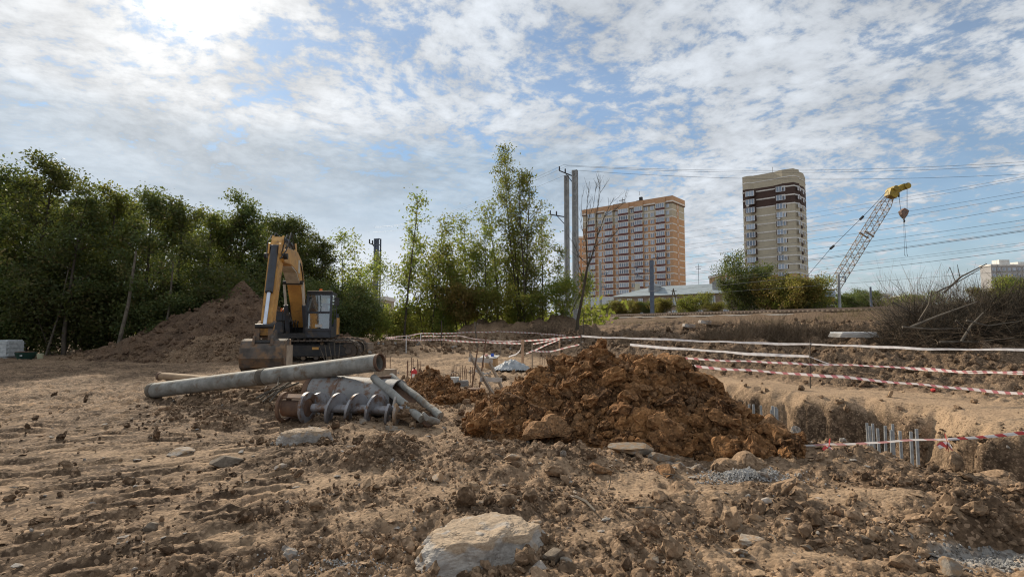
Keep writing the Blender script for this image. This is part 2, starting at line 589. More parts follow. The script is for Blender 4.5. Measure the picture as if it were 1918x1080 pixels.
    def build(s, name, mat, parent=None, smooth=False, bev=0.0):
        me = s.mesh(name, smooth)
        if bev:
            import bmesh
            bm = bmesh.new(); bm.from_mesh(me)
            bmesh.ops.bevel(bm, geom=[e for e in bm.edges if e.is_manifold and e.calc_face_angle(0) > 0.5], offset=bev, segments=2, affect='EDGES')
            bm.to_mesh(me); bm.free()
        if smooth:
            try:
                me.set_sharp_from_angle(angle=R(40))
            except Exception:
                pass
        return new_obj(name, me, mat, parent)


# ---------------------------------------------------------------- materials
def mat(name, c1, c2=None, rough=0.85, scale=3.0, metal=0.0, bump=0.0, bscale=None, c3=None, s3=1.0, f3=(0.5, 0.65), stretch=None, rvar=0.0, detail=5, world=False):
    m = bpy.data.materials.new(name)
    m.use_nodes = True
    g = NG(m.node_tree)
    b = m.node_tree.nodes['Principled BSDF']
    tc = g.n('ShaderNodeTexCoord').outputs['Object']
    if world:
        tc = g.n('ShaderNodeNewGeometry').outputs['Position']
    if stretch:
        tc = g.n('ShaderNodeMapping', {0: tc, 3: stretch}).outputs[0]
    if c2 is None:
        c2 = tuple(0.8 * v for v in c1)
    nz = g.noise(tc, scale, detail, 0.62)
    col = g.mix(g.ramp(nz, 0.35, 0.65), c1, c2)
    if c3 is not None:
        n3 = g.noise(tc, s3, 6, 0.65)
        col = g.mix(g.ramp(n3, f3[0], f3[1]), col, c3)
    if rvar:
        oi = g.n('ShaderNodeObjectInfo').outputs['Random']
        hsv = g.n('ShaderNodeHueSaturation', {'Value': g.m('MULTIPLY_ADD', oi, rvar * 2, 1 - rvar), 'Color': col, 'Hue': 0.5, 'Saturation': 1.0, 'Fac': 1.0})
        col = hsv.outputs[0]
    m.node_tree.links.new(col, b.inputs['Base Color'])
    b.inputs['Roughness'].default_value = rough
    b.inputs['Metallic'].default_value = metal
    b.inputs['Specular IOR Level'].default_value = 0.3
    if bump:
        nb = g.noise(tc, bscale or scale * 3, 6, 0.65)
        bp = g.n('ShaderNodeBump', {'Height': nb, 'Strength': 1.0, 'Distance': bump})
        m.node_tree.links.new(bp.outputs[0], b.inputs['Normal'])
    return m


def soil_mat(name, base, deep, grey=(0.27, 0.25, 0.225), sandc=(0.37, 0.26, 0.165), attr='soil', bump=0.02, patch=None):
    m = bpy.data.materials.new(name)
    m.use_nodes = True
    g = NG(m.node_tree)
    b = m.node_tree.nodes['Principled BSDF']
    P = g.n('ShaderNodeNewGeometry').outputs['Position']
    at = g.n('ShaderNodeAttribute', attribute_name=attr)
    sp = g.n('ShaderNodeSeparateColor', {0: at.outputs['Color']})
    dk, gr, sa = sp.outputs[0], sp.outputs[1], sp.outputs[2]
    n1 = g.noise(P, 1.6, 6, 0.65)
    n2 = g.noise(P, 9.0, 6, 0.7)
    n3 = g.noise(P, 48.0, 4, 0.7)
    col = g.mix(g.ramp(n1, 0.38, 0.64), base, tuple(v * 0.74 for v in base))
    col = g.mix(g.m('MULTIPLY', g.ramp(n2, 0.52, 0.68), 0.55), col, deep)
    if patch:
        col = g.mix(g.ramp(g.noise(P, 2.7, 5, 0.6), 0.50, 0.66), col, patch)
    col = g.mix(g.m('MULTIPLY', sa, g.m('MULTIPLY_ADD', n2, 0.5, 0.62), clamp=True), col, sandc)
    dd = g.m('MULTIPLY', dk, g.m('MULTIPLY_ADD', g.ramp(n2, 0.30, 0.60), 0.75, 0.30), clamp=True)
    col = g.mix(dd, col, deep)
    gg = g.ramp(g.m('MULTIPLY', gr, g.m('ADD', n2, 0.52)), 0.30, 0.62)
    col = g.mix(gg, col, grey)
    # crumbs: pale and dark grains
    vor = g.n('ShaderNodeTexVoronoi', {'Vector': P, 'Scale': 42.0, 'Randomness': 1.0})
    vc = g.n('ShaderNodeSeparateColor', {0: vor.outputs['Color']}).outputs[0]
    col = g.mix(g.m('MULTIPLY', g.ramp(vc, 0.80, 0.9), 0.40), col, tuple(min(1, v * 1.6 + .03) for v in base))
    col = g.mix(g.m('MULTIPLY', g.ramp(vc, 0.28, 0.15), 0.45), col, tuple(v * 0.8 for v in deep))
    hs = g.n('ShaderNodeHueSaturation', {'Hue': 0.5, 'Saturation': 1.0, 'Value': g.m('MULTIPLY_ADD', n3, 0.7, 0.65), 'Fac': 1.0, 'Color': col})
    m.node_tree.links.new(hs.outputs[0], b.inputs['Base Color'])
    b.inputs['Roughness'].default_value = 0.95
    b.inputs['Specular IOR Level'].default_value = 0.12
    hgt = g.m('ADD', g.m('MULTIPLY', n2, 1.0), g.m('ADD', g.m('MULTIPLY', n3, 0.35), g.m('MULTIPLY', vor.outputs['Distance'], -0.22)))
    bp = g.n('ShaderNodeBump', {'Height': hgt, 'Strength': 1.0, 'Distance': bump})
    m.node_tree.links.new(bp.outputs[0], b.inputs['Normal'])
    return m


def leaf_mat(name, cols, trans=0.35):
    m = bpy.data.materials.new(name)
    m.use_nodes = True
    g = NG(m.node_tree)
    for n in list(m.node_tree.nodes):
        m.node_tree.nodes.remove(n)
    at = g.n('ShaderNodeAttribute', attribute_name='tone').outputs['Fac']
    cr = g.n('ShaderNodeValToRGB', {0: at})
    el = cr.color_ramp.elements
    el[0].color = tuple(cols[0]) + (1,); el[0].position = 0.0
    el[1].color = tuple(cols[-1]) + (1,); el[1].position = 1.0
    for i, c in enumerate(cols[1:-1]):
        e = el.new((i + 1) / (len(cols) - 1)); e.color = tuple(c) + (1,)
    oi = g.n('ShaderNodeObjectInfo').outputs['Random']
    hs = g.n('ShaderNodeHueSaturation', {'Hue': g.m('MULTIPLY_ADD', oi, 0.05, 0.465), 'Saturation': 0.95, 'Value': g.m('MULTIPLY_ADD', oi, 0.55, 0.75), 'Fac': 1.0, 'Color': cr.outputs[0]}).outputs[0]
    df = g.n('ShaderNodeBsdfPrincipled', {'Base Color': hs, 'Roughness': 0.6, 'Specular IOR Level': 0.25})
    tl = g.n('ShaderNodeBsdfTranslucent', {0: g.mix(0.5, hs, (0.22, 0.26, 0.03))})
    mx = g.n('ShaderNodeMixShader', {0: trans, 1: df.outputs[0], 2: tl.outputs[0]})
    g.n('ShaderNodeOutputMaterial', {0: mx.outputs[0]})
    return m


def glass_mat(name, tint, trans=0.5, rough=0.05):
    m = bpy.data.materials.new(name)
    m.use_nodes = True
    g = NG(m.node_tree)
    for n in list(m.node_tree.nodes):
        m.node_tree.nodes.remove(n)
    tr = g.n('ShaderNodeBsdfTransparent', {0: tuple(tint) + (1,)})
    gl = g.n('ShaderNodeBsdfGlossy', {0: (0.9, 0.95, 1, 1), 1: rough})
    df = g.n('ShaderNodeBsdfDiffuse', {0: (0.10, 0.12, 0.12, 1)})
    fr = g.n('ShaderNodeFresnel', {0: 1.6}).outputs[0]
    m1 = g.n('ShaderNodeMixShader', {0: trans, 1: df.outputs[0], 2: tr.outputs[0]})
    m2 = g.n('ShaderNodeMixShader', {0: g.m('MULTIPLY_ADD', fr, 1.3, 0.14, clamp=True), 1: m1.outputs[0], 2: gl.outputs[0]})
    g.n('ShaderNodeOutputMaterial', {0: m2.outputs[0]})
    return m


M = {}
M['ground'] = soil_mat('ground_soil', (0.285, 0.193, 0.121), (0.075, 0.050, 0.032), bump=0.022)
M['heap'] = soil_mat('heap_clay', (0.29, 0.145, 0.058), (0.060, 0.032, 0.016), bump=0.03, patch=(0.14, 0.07, 0.032))
M['spoil'] = soil_mat('spoil_soil', (0.18, 0.115, 0.072), (0.065, 0.043, 0.030), bump=0.06)
M['clod'] = soil_mat('clod_soil', (0.285, 0.19, 0.118), (0.08, 0.052, 0.032), bump=0.012)
M['stone'] = mat('stone_grey', (0.30, 0.26, 0.21), (0.20, 0.165, 0.13), 0.92, 22, bump=0.008, bscale=60, rvar=0.35, c3=(0.27, 0.175, 0.10), s3=12, f3=(.42, .58), world=True)
M['pale_stone'] = mat('stone_pale', (0.38, 0.33, 0.28), (0.25, 0.215, 0.18), 0.92, 22, bump=0.008, bscale=60, rvar=0.2, c3=(0.30, 0.21, 0.13), s3=10, f3=(.45, .6), world=True)
M['dark_stone'] = mat('stone_dark', (0.17, 0.135, 0.10), (0.10, 0.078, 0.058), 0.9, 22, bump=0.008, bscale=60, rvar=0.2, world=True)
M['concrete'] = mat('concrete_lump', (0.42, 0.40, 0.38), (0.28, 0.265, 0.25), 0.92, 6, bump=0.02, bscale=14, c3=(0.34, 0.23, 0.14), s3=2.5, f3=(0.42, 0.58))
M['bark'] = mat('bark', (0.10, 0.08, 0.06), (0.05, 0.042, 0.035), 0.9, 6, stretch=(1, 1, .3))
M['bark_pale'] = mat('bark_pale', (0.17, 0.145, 0.11), (0.09, 0.075, 0.06), 0.9, 6)
M['twig'] = mat('dry_twig', (0.19, 0.135, 0.085), (0.11, 0.078, 0.05), 0.9, 1.5)
M['twig_dark'] = mat('dark_twig', (0.085, 0.068, 0.046), (0.045, 0.036, 0.026), 0.9, 1.5)
M['leaf'] = leaf_mat('leaf_green', [(0.042, 0.07, 0.024), (0.066, 0.102, 0.034), (0.115, 0.14, 0.045), (0.20, 0.145, 0.055)], 0.38)
M['leaf_light'] = leaf_mat('leaf_light', [(0.085, 0.135, 0.025), (0.15, 0.21, 0.04), (0.25, 0.26, 0.06), (0.36, 0.24, 0.07)], 0.6)
M['leaf_mid'] = leaf_mat('leaf_mid', [(0.06, 0.095, 0.024), (0.105, 0.145, 0.034), (0.17, 0.19, 0.05), (0.31, 0.21, 0.06)], 0.55)
M['leaf_yellow'] = leaf_mat('leaf_yellow', [(0.11, 0.13, 0.035), (0.20, 0.19, 0.045), (0.32, 0.26, 0.055), (0.34, 0.21, 0.06)], 0.45)
M['yellow'] = mat('machine_yellow', (0.56, 0.31, 0.09), (0.44, 0.235, 0.075), 0.5, 3, c3=(0.16, 0.10, 0.06), s3=2.5, f3=(0.52, 0.70))
M['cream'] = mat('machine_cream', (0.58, 0.55, 0.47), (0.42, 0.38, 0.32), 0.55, 4)
M['dkmetal'] = mat('dark_metal', (0.030, 0.032, 0.035), (0.055, 0.05, 0.045), 0.55, 4, metal=0.3)
M['slate'] = mat('slate_paint', (0.055, 0.062, 0.075), (0.04, 0.043, 0.05), 0.5, 3, c3=(0.10, 0.08, 0.06), s3=3, f3=(0.55, 0.72))
M['chrome'] = mat('bright_rod', (0.62, 0.65, 0.72), (0.5, 0.53, 0.6), 0.25, 3, metal=0.9)
M['hose'] = mat('hose_rubber', (0.03, 0.03, 0.03), (0.05, 0.05, 0.05), 0.6)
M['bucket'] = mat('bucket_steel', (0.125, 0.105, 0.09), (0.07, 0.062, 0.055), 0.85, 3, metal=0.0, c3=(0.21, 0.13, 0.075), s3=2.0, f3=(0.45, 0.62))
M['track'] = mat('track_steel', (0.10, 0.08, 0.065), (0.055, 0.048, 0.042), 0.75, 5, c3=(0.19, 0.135, 0.085), s3=2.5, f3=(0.48, 0.62))
M['orange'] = mat('orange_lens', (0.75, 0.20, 0.04), (0.6, 0.15, 0.03), 0.3)
M['galv'] = mat('grey_pipe', (0.30, 0.295, 0.27), (0.19, 0.185, 0.165), 0.75, 5, bump=0.008, c3=(0.16, 0.125, 0.09), s3=4.5, f3=(0.53, 0.68))
M['tanpipe'] = mat('tan_pipe', (0.36, 0.25, 0.15), (0.25, 0.17, 0.105), 0.85, 4, bump=0.006)
M['drum'] = mat('rusty_drum', (0.30, 0.29, 0.28), (0.21, 0.205, 0.20), 0.6, 3, bump=0.004, c3=(0.17, 0.10, 0.065), s3=2.4, f3=(0.56, 0.64))
M['rust'] = mat('rusty_steel', (0.18, 0.105, 0.065), (0.10, 0.062, 0.045), 0.85, 6, bump=0.004)
M['rebar'] = mat('rusty_rod', (0.19, 0.11, 0.07), (0.12, 0.075, 0.05), 0.8, 8)
M['shaft'] = mat('worn_shaft', (0.33, 0.33, 0.35), (0.22, 0.22, 0.23), 0.45, 4, metal=0.5, c3=(0.17, 0.105, 0.07), s3=4, f3=(0.50, 0.62))
M['wood'] = mat('grey_wood', (0.33, 0.26, 0.19), (0.22, 0.17, 0.13), 0.85, 3, stretch=(6, 6, 1))
M['woodfresh'] = mat('pale_wood', (0.46, 0.31, 0.20), (0.36, 0.23, 0.15), 0.85, 3)
M['ply'] = mat('plywood', (0.50, 0.48, 0.45), (0.40, 0.37, 0.33), 0.8, 4)
M['plyedge'] = mat('plywood_side', (0.48, 0.30, 0.15), (0.38, 0.23, 0.12), 0.8, 4)
M['red'] = mat('red_paint', (0.50, 0.035, 0.03), (0.42, 0.03, 0.03), 0.4)
M['blue'] = mat('blue_plastic', (0.05, 0.12, 0.50), (0.04, 0.1, 0.42), 0.4)
M['pink'] = mat('pink_plastic', (0.65, 0.32, 0.27), (0.55, 0.28, 0.24), 0.5)
M['white'] = mat('white_paint', (0.72, 0.72, 0.70), (0.6, 0.6, 0.6), 0.6)
M['whiteplast'] = mat('white_plastic', (0.50, 0.52, 0.52), (0.35, 0.37, 0.37), 0.5, 8)
M['greytarp'] = mat('grey_sheet', (0.42, 0.44, 0.45), (0.25, 0.27, 0.28), 0.55, 6, bump=0.02)
M['rubble'] = mat('grey_rubble', (0.36, 0.35, 0.335), (0.20, 0.19, 0.175), 0.92, 20, bump=0.006, bscale=60, rvar=0.2, world=True)
M['tan'] = mat('tan_plastic', (0.42, 0.42, 0.28), (0.33, 0.33, 0.22), 0.6)
M['greenp'] = mat('dark_green_plastic', (0.02, 0.06, 0.045), (0.015, 0.045, 0.035), 0.5)
M['pile'] = mat('pile_tube', (0.37, 0.385, 0.39), (0.25, 0.26, 0.265), 0.6, 9, c3=(0.25, 0.20, 0.16), s3=5, f3=(0.52, 0.66))
M['rail'] = mat('rail_steel', (0.16, 0.11, 0.085), (0.11, 0.08, 0.06), 0.6, 2)
M['ballast'] = mat('ballast_edge', (0.28, 0.24, 0.21), (0.18, 0.15, 0.13), 0.95, 3)
M['concgrey'] = mat('post_concrete', (0.36, 0.37, 0.37), (0.27, 0.28, 0.28), 0.85, 1.5)
M['bluegrey'] = mat('post_bluegrey', (0.13, 0.16, 0.21), (0.10, 0.12, 0.16), 0.6, 1.5)
M['wire'] = mat('wire_metal', (0.07, 0.08, 0.10), (0.06, 0.07, 0.09), 0.6)
M['glass'] = glass_mat('cab_glass', (0.72, 0.88, 0.92), 0.86, 0.04)
M['skin'] = mat('skin', (0.42, 0.24, 0.17), (0.38, 0.21, 0.15), 0.6)
M['cloth'] = mat('dark_cloth', (0.05, 0.07, 0.11), (0.035, 0.05, 0.08), 0.9)
# ================================================================ terrain sheet
def build_ground():
    half = R(53)
    a = np.concatenate([np.linspace(-half, half, 720, endpoint=False), np.linspace(half, 2 * math.pi - half, 50, endpoint=False)])
    rr = np.concatenate([[0.01], np.geomspace(0.4, 2.8, 12, endpoint=False), np.geomspace(2.8, 60, 470, endpoint=False), np.geomspace(60, 2500, 60)])
    A, RR = np.meshgrid(a, rr)
    X = np.sin(A) * RR; Y = np.cos(A) * RR
    H = ground_h(X, Y)
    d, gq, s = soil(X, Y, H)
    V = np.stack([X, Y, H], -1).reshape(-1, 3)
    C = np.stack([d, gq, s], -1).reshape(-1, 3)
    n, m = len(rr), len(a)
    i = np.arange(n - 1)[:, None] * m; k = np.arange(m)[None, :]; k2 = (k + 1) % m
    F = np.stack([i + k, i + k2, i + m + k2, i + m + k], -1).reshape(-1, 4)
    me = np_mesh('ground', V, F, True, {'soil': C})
    return tag(new_obj('ground', me, M['ground']), kind='structure')


ground = build_ground()


def gh(x, y):
    return float(ground_h(np.array([x]), np.array([y]))[0])


# ---------------------------------------------------------------- clods
import bmesh


def ico(sub):
    bm = bmesh.new()
    bmesh.ops.create_icosphere(bm, subdivisions=sub, radius=1.0)
    V = np.array([v.co[:] for v in bm.verts]); F = np.array([[v.index for v in f.verts] for f in bm.faces])
    bm.free()
    return V, F


ICO = {1: ico(1), 2: ico(2), 3: ico(3), 4: ico(4)}


def rots(n):
    q = rng.normal(size=(n, 4)); q /= np.linalg.norm(q, axis=1)[:, None]
    w, x, y, z = q.T
    return np.stack([np.stack([1 - 2 * (y * y + z * z), 2 * (x * y - z * w), 2 * (x * z + y * w)], -1),
                     np.stack([2 * (x * y + z * w), 1 - 2 * (x * x + z * z), 2 * (y * z - x * w)], -1),
                     np.stack([2 * (x * z - y * w), 2 * (y * z + x * w), 1 - 2 * (x * x + y * y)], -1)], 1)


def clods(P, size, sub=1, flat=(0.5, 1.0), amp=0.45, freq=1.3, tilt=True, colour=None, sink=0.25, facets=0):
    V0, F0 = ICO[sub]
    n = len(P); k = len(V0)
    off = rng.uniform(0, 900, (n, 1, 3))
    Q = np.repeat(V0[None], n, 0)
    d = perlin(Q * freq + off)
    d2 = perlin(Q * freq * 2.7 + off) if sub > 1 else 0
    r = 1 + amp * 2.0 * d + amp * 0.9 * d2
    if sub > 1:
        r = r + amp * .5 * np.abs(perlin(Q * freq * 5.1 + off))
    Q = Q * r[..., None]
    for _ in range(facets):   # break planes: cut the corners off like a split stone
        nn = rng.normal(size=(n, 1, 3)); nn /= np.linalg.norm(nn, axis=2)[..., None]
        ex = (Q * nn).sum(2) - rng.uniform(.45, .82, (n, 1))
        Q = Q - np.maximum(ex, 0)[..., None] * nn * .92
    sc = np.stack([rng.uniform(0.75, 1.3, n), rng.uniform(0.65, 1.0, n), rng.uniform(*flat, n)], -1)
    Q = Q * sc[:, None, :]
    if tilt:
        Q = np.einsum('nij,nkj->nki', rots(n), Q)
    else:
        a = rng.uniform(0, 6.28, n); c, s = np.cos(a), np.sin(a)
        t = rng.normal(0, 0.18, n)
        Q = np.stack([Q[..., 0] * c[:, None] - Q[..., 1] * s[:, None], Q[..., 0] * s[:, None] + Q[..., 1] * c[:, None], Q[..., 2] + t[:, None] * Q[..., 0]], -1)
    Q = Q * size[:, None, None]
    zlo = Q[..., 2].min(1)
    P = np.array(P, float)
    P[:, 2] = P[:, 2] - zlo * (1 - 2 * sink)
    Q = Q + P[:, None, :]
    F = (F0[None] + (np.arange(n) * k)[:, None, None]).reshape(-1, 3)
    at = None
    if colour is not None:
        at = np.repeat(colour[:, None, :], k, 1).reshape(-1, 3)
    return Q.reshape(-1, 3), F, at


def merge(parts):
    V = []; F = []; C = []; b = 0
    for v, f, c in parts:
        V.append(v); F.append(f + b); C.append(c); b += len(v)
    return np.concatenate(V), np.concatenate(F), np.concatenate(C)


def scatter(n, r0, r1, half=R(50), power=2.0, mask=None, s0=0.01, s1=0.02, sexp=2.2):
    """area-even points in the sector in front, kept by a mask"""
    m = n * 4
    r = (r0 ** power + rng.random(m) * (r1 ** power - r0 ** power)) ** (1 / power)
    a = rng.uniform(-half, half, m)
    x, y = np.sin(a) * r, np.cos(a) * r
    u = rng.random(m)
    e = 1 - sexp
    s = (s0 ** e + u * (s1 ** e - s0 ** e)) ** (1 / e)
    keep = s * FPX / r > 1.6
    if mask is not None:
        keep &= rng.random(m) < mask(x, y)
    idx = np.nonzero(keep)[0][:n]
    return x[idx], y[idx], s[idx]


def dens_mask(x, y):
    cl = sstep(-0.15, 0.35, fbm(x * 1.3, y * 1.3, 3, 91))
    lf = sstep(-1.0, -3.6, x + 0.15 * (y - 5))
    sb = poly_sd(x, y, BANK)
    sp = poly_sd(x, y, PIT)
    strip = sstep(0.3, -0.5, sb) * sstep(3.2, 4.6, x) * sstep(0.15, -0.2, sp) * sstep(6.9, 8.6, y)
    m = (0.12 + 0.88 * cl) * (1 - 0.72 * lf) * (1 - 0.93 * strip)
    # keep the heap's own footprint free
    m = m * (1 - .75 * smooth_patch(x, y)) + .6 * sstep(-.2, .2, sp)
    return m * (1 - 0.9 * gau(x, y, 1.4, 8.4, 1.6, 1.1))


def clod_colour(x, y, n):
    h = np.zeros(n)
    d, gq, s = soil(x, y, h)
    d = np.clip(d + rng.choice([0, 0, 0, 0, 0.2, 0.6], n), 0, 1)
    gq = np.clip(gq + (rng.random(n) < 0.035) * 1.0, 0, 1)
    s = np.clip(s * 0.6 + rng.choice([0, 0, 0.4, 0.8], n), 0, 1)
    return np.stack([d, gq, s], -1)


parts = []
for (n, r0, r1, s0, s1, sub, fl, pw) in ((9000, 3.0, 7.0, .007, .016, 1, (.5, 1), 1.2), (5200, 3.0, 13, .014, .036, 1, (.25, .9), 1.3), (600, 3.2, 18, .035, .10, 2, (.4, .9), 1.3)):
    x, y, s = scatter(n, r0, r1, mask=dens_mask, s0=s0, s1=s1, power=pw)
    z = ground_h(x, y)
    if s0 < .01:
        V0 = ICO[1]
    parts.append(clods(np.stack([x, y, z], -1), s, sub, fl, 0.42, colour=clod_colour(x, y, len(x)), sink=.2))
x, y, s = scatter(2600, 3.1, 11, mask=lambda x, y: .3 + .7 * dens_mask(x, y), s0=.014, s1=.06, power=1.2, sexp=2.1)
cc = clod_colour(x, y, len(x)) * [.35, 1, 1]; cc[:, 2] = rng.choice([0, .3, .8], len(x)); cc[:, 1] += (rng.random(len(x)) < .10)
parts.append(clods(np.stack([x, y, ground_h(x, y)], -1), s, 1, (.12, .32), .38, colour=np.clip(cc, 0, 1), sink=.12, tilt=False, facets=4))
V, F, C = merge(parts)
o = new_obj('soil_crumbs', np_mesh('soil_crumbs', V, F, False, {'soil': C}), M['clod'])
tag(o, 'loose crumbs and small clods of dry soil strewn over the whole foreground', 'soil', kind='stuff')

# rough clods of the tossed soil on the right and on the bank behind
def bank_mask(x, y):
    sb = poly_sd(x, y, BANK)
    return sstep(-0.1, 0.8, sb) * (0.35 + 0.65 * sstep(-.1, .3, fbm(x * .7, y * .7, 2, 95)))
x, y, s = scatter(3600, 9.5, 34, mask=bank_mask, s0=.035, s1=.17, power=1.2, sexp=2.0, half=R(49))
p1 = clods(np.stack([x, y, ground_h(x, y)], -1), s, 1, (.5, 1), .45, colour=clod_colour(x, y, len(x)) * [1, .3, .5] + [.55, 0, 0], sink=.3)
x = rng.uniform(-9, 4, 900); y = rng.normal(30.5, 1.6, 900); s = rng.uniform(.05, .16, 900)
p2 = clods(np.stack([x, y, ground_h(x, y)], -1), s, 1, (.5, 1), .45, colour=clod_colour(x, y, len(x)) + [.25, 0, 0], sink=.3)
V, F, C = merge([p1, p2])
o = new_obj('bank_clods', np_mesh('bank_clods', V, F, False, {'soil': np.clip(C, 0, 1)}), M['clod'])
tag(o, 'rough brown clods covering the tossed soil beyond the pit', 'soil', kind='stuff')


# ---------------------------------------------------------------- stones one can pick out
def clod_variants(name, n, sub=2, flat=(0.5, 0.9), amp=.4, mt=None, freq=1.3, facets=0):
    out = []
    for i in range(n):
        c = np.array([[(0, .3, .9)[i % 3], 0.0, 0.09 * (i % 3)]])
        v, f, a = clods(np.zeros((1, 3)), np.array([1.0]), sub, flat, amp, freq=freq, tilt=False, colour=c, sink=.25, facets=facets)
        me = np_mesh(name, v, f, False, {'soil': a})
        me.materials.append(mt)
        out.append(me)
    return out


st_var = clod_variants('stone', 7, 3, (.35, .75), .34, M['stone'], 1.0, facets=9) + clod_variants('stone', 2, 3, (.3, .7), .3, M['pale_stone'], 1.0, facets=9)
cl_var = clod_variants('clod', 6, 3, (.5, .95), .50, M['clod'], 1.6, facets=2)
x, y, s = scatter(240, 3.2, 14, mask=dens_mask, s0=.026, s1=.085, power=1.3, sexp=1.9)
z = ground_h(x, y)
for i in range(len(x)):
    me = random.choice(cl_var if random.random() < .55 else st_var)
    o = new_obj('stone' if me in st_var else 'clod', me, None, ground)
    o.location = (x[i], y[i], z[i] + s[i] * 0.15)
    o.scale = (s[i], s[i] * random.uniform(.6, 1), s[i] * random.uniform(.5, .9))
    o.rotation_euler = (random.uniform(-.35, .35), random.uniform(-.35, .35), random.uniform(0, 6.28))


def rock(px, py, wpx, hfrac, label, mt, sub=4, flat=.6, amp=.34, name='stone', rz=None, asp=.75, sink=.3, lift=0.0, freq=.9, cat='stone', at=None, tilt=0.0):
    p = at or G(px, py)
    p.z = gh(p.x, p.y)
    d = (p - Vector((0, 0, EYE))).length
    w = wpx / FPX * p.y / 2 * 1.12
    v, f, a = clods(np.zeros((1, 3)), np.array([1.0]), sub, (flat, flat), amp, freq=freq, tilt=False, colour=np.array([[0.25, 0.0, 0.3]]), sink=sink, facets=11 if cat == 'stone' else 4)
    v = v * [w, w * asp, w * hfrac / max(flat, .1)]
    me = np_mesh(name, v, f, False, {'soil': a})
    o = new_obj(name, me, mt)
    o.location = (p.x, p.y, p.z + lift)
    o.rotation_euler = (tilt, 0, random.uniform(-.3, .3) if rz is None else rz)
    tag(o, label, cat)
    return o


rock(420, 868, 52, .38, 'dark elongated stone lying on trodden soil left of the pale boulder', M['dark_stone'], rz=.35)
rock(283, 992, 36, .55, 'dark angular stone alone on the track marked soil at lower left', M['dark_stone'], rz=.3, amp=.34)
rock(342, 845, 52, .28, 'low pale stone half buried in soil, left of the pale boulder', M['pale_stone'], rz=.5)
rock(1040, 1048, 46, .75, 'rounded grey stone leaning at the right foot of the big concrete lump', M['dark_stone'], flat=.8, rz=.8)
rock(1058, 1052, 30, .5, 'small brown stone in front of the rounded grey stone', M['stone'])
rock(1010, 1072, 46, .5, 'pale flat-sided stone at the bottom edge in front of the big concrete lump', M['pale_stone'], amp=.3)
rock(820, 905, 36, .45, 'tan stone on the soil above the big concrete lump', M['stone'])
rock(680, 990, 30, .55, 'pale tan stone left of the big concrete lump', M['stone'])
rock(660, 852, 24, .5, 'pale grey stone between the pale boulder and the dirt heap', M['pale_stone'])
rock(700, 848, 30, .3, 'flat pale grey stone right of the smaller grey one', M['pale_stone'])
rock(735, 806, 44, .22, 'flat tan slab of dried mud between boulder and heap', M['stone'], amp=.3)
rock(525, 885, 24, .4, 'bluish grey stone chip on brown soil in front of the pale boulder', M['pale_stone'], amp=.3)
rock(1185, 862, 62, .5, 'rounded muddy stone at the foot of the big clay heap', M['stone'])
rock(1235, 868, 50, .5, 'brown lumpy stone beside the muddy one at the heap foot', M['stone'])
rock(1250, 892, 44, .5, 'orange brown clay lump in front of the big heap', M['heap'], name='clay_lump', cat='clay lump')
rock(1125, 895, 36, .45, 'small orange clod on pale soil in front of the big heap', M['heap'], name='clay_lump', cat='clay lump')
rock(960, 884, 34, .5, 'round tan stone on the dark soil ridge before the heap', M['stone'])
rock(1040, 905, 44, .55, 'brown crumbly clod with a dark side below the heap', M['clod'], name='clay_lump', cat='clay lump', amp=.35)
rock(1375, 985, 60, .35, 'broken flat slab of pale dried mud lying tilted', M['stone'], amp=.36, tilt=.3, flat=.3)
rock(1418, 978, 44, .5, 'brown slab of dried mud standing beside the tilted one', M['stone'], amp=.36, tilt=-.4, flat=.4)
rock(1400, 1010, 60, .3, 'flat pale mud flake in the lower right foreground', M['stone'], amp=.3, flat=.25)
rock(1385, 1035, 46, .3, 'smallest flat mud flake near the bottom edge on the right', M['stone'], amp=.3, flat=.25)
rock(1865, 880, 60, .5, 'tan rounded lump of sandy soil at the right edge', M['clod'], name='clay_lump', cat='clay lump')
rock(1728, 1030, 40, .5, 'orange lump of sandy clay in the lower right', M['clod'], name='clay_lump', cat='clay lump')
rock(1610, 1015, 40, .35, 'dark flat clod in the lower right foreground', M['dark_stone'])
rock(1470, 930, 40, .9, 'upright brown clod beside the grey gravel patch', M['clod'], name='clay_lump', cat='clay lump', amp=.4)
rock(1500, 940, 36, .8, 'smaller upright clod right of the grey gravel patch', M['clod'], name='clay_lump', cat='clay lump', amp=.4)


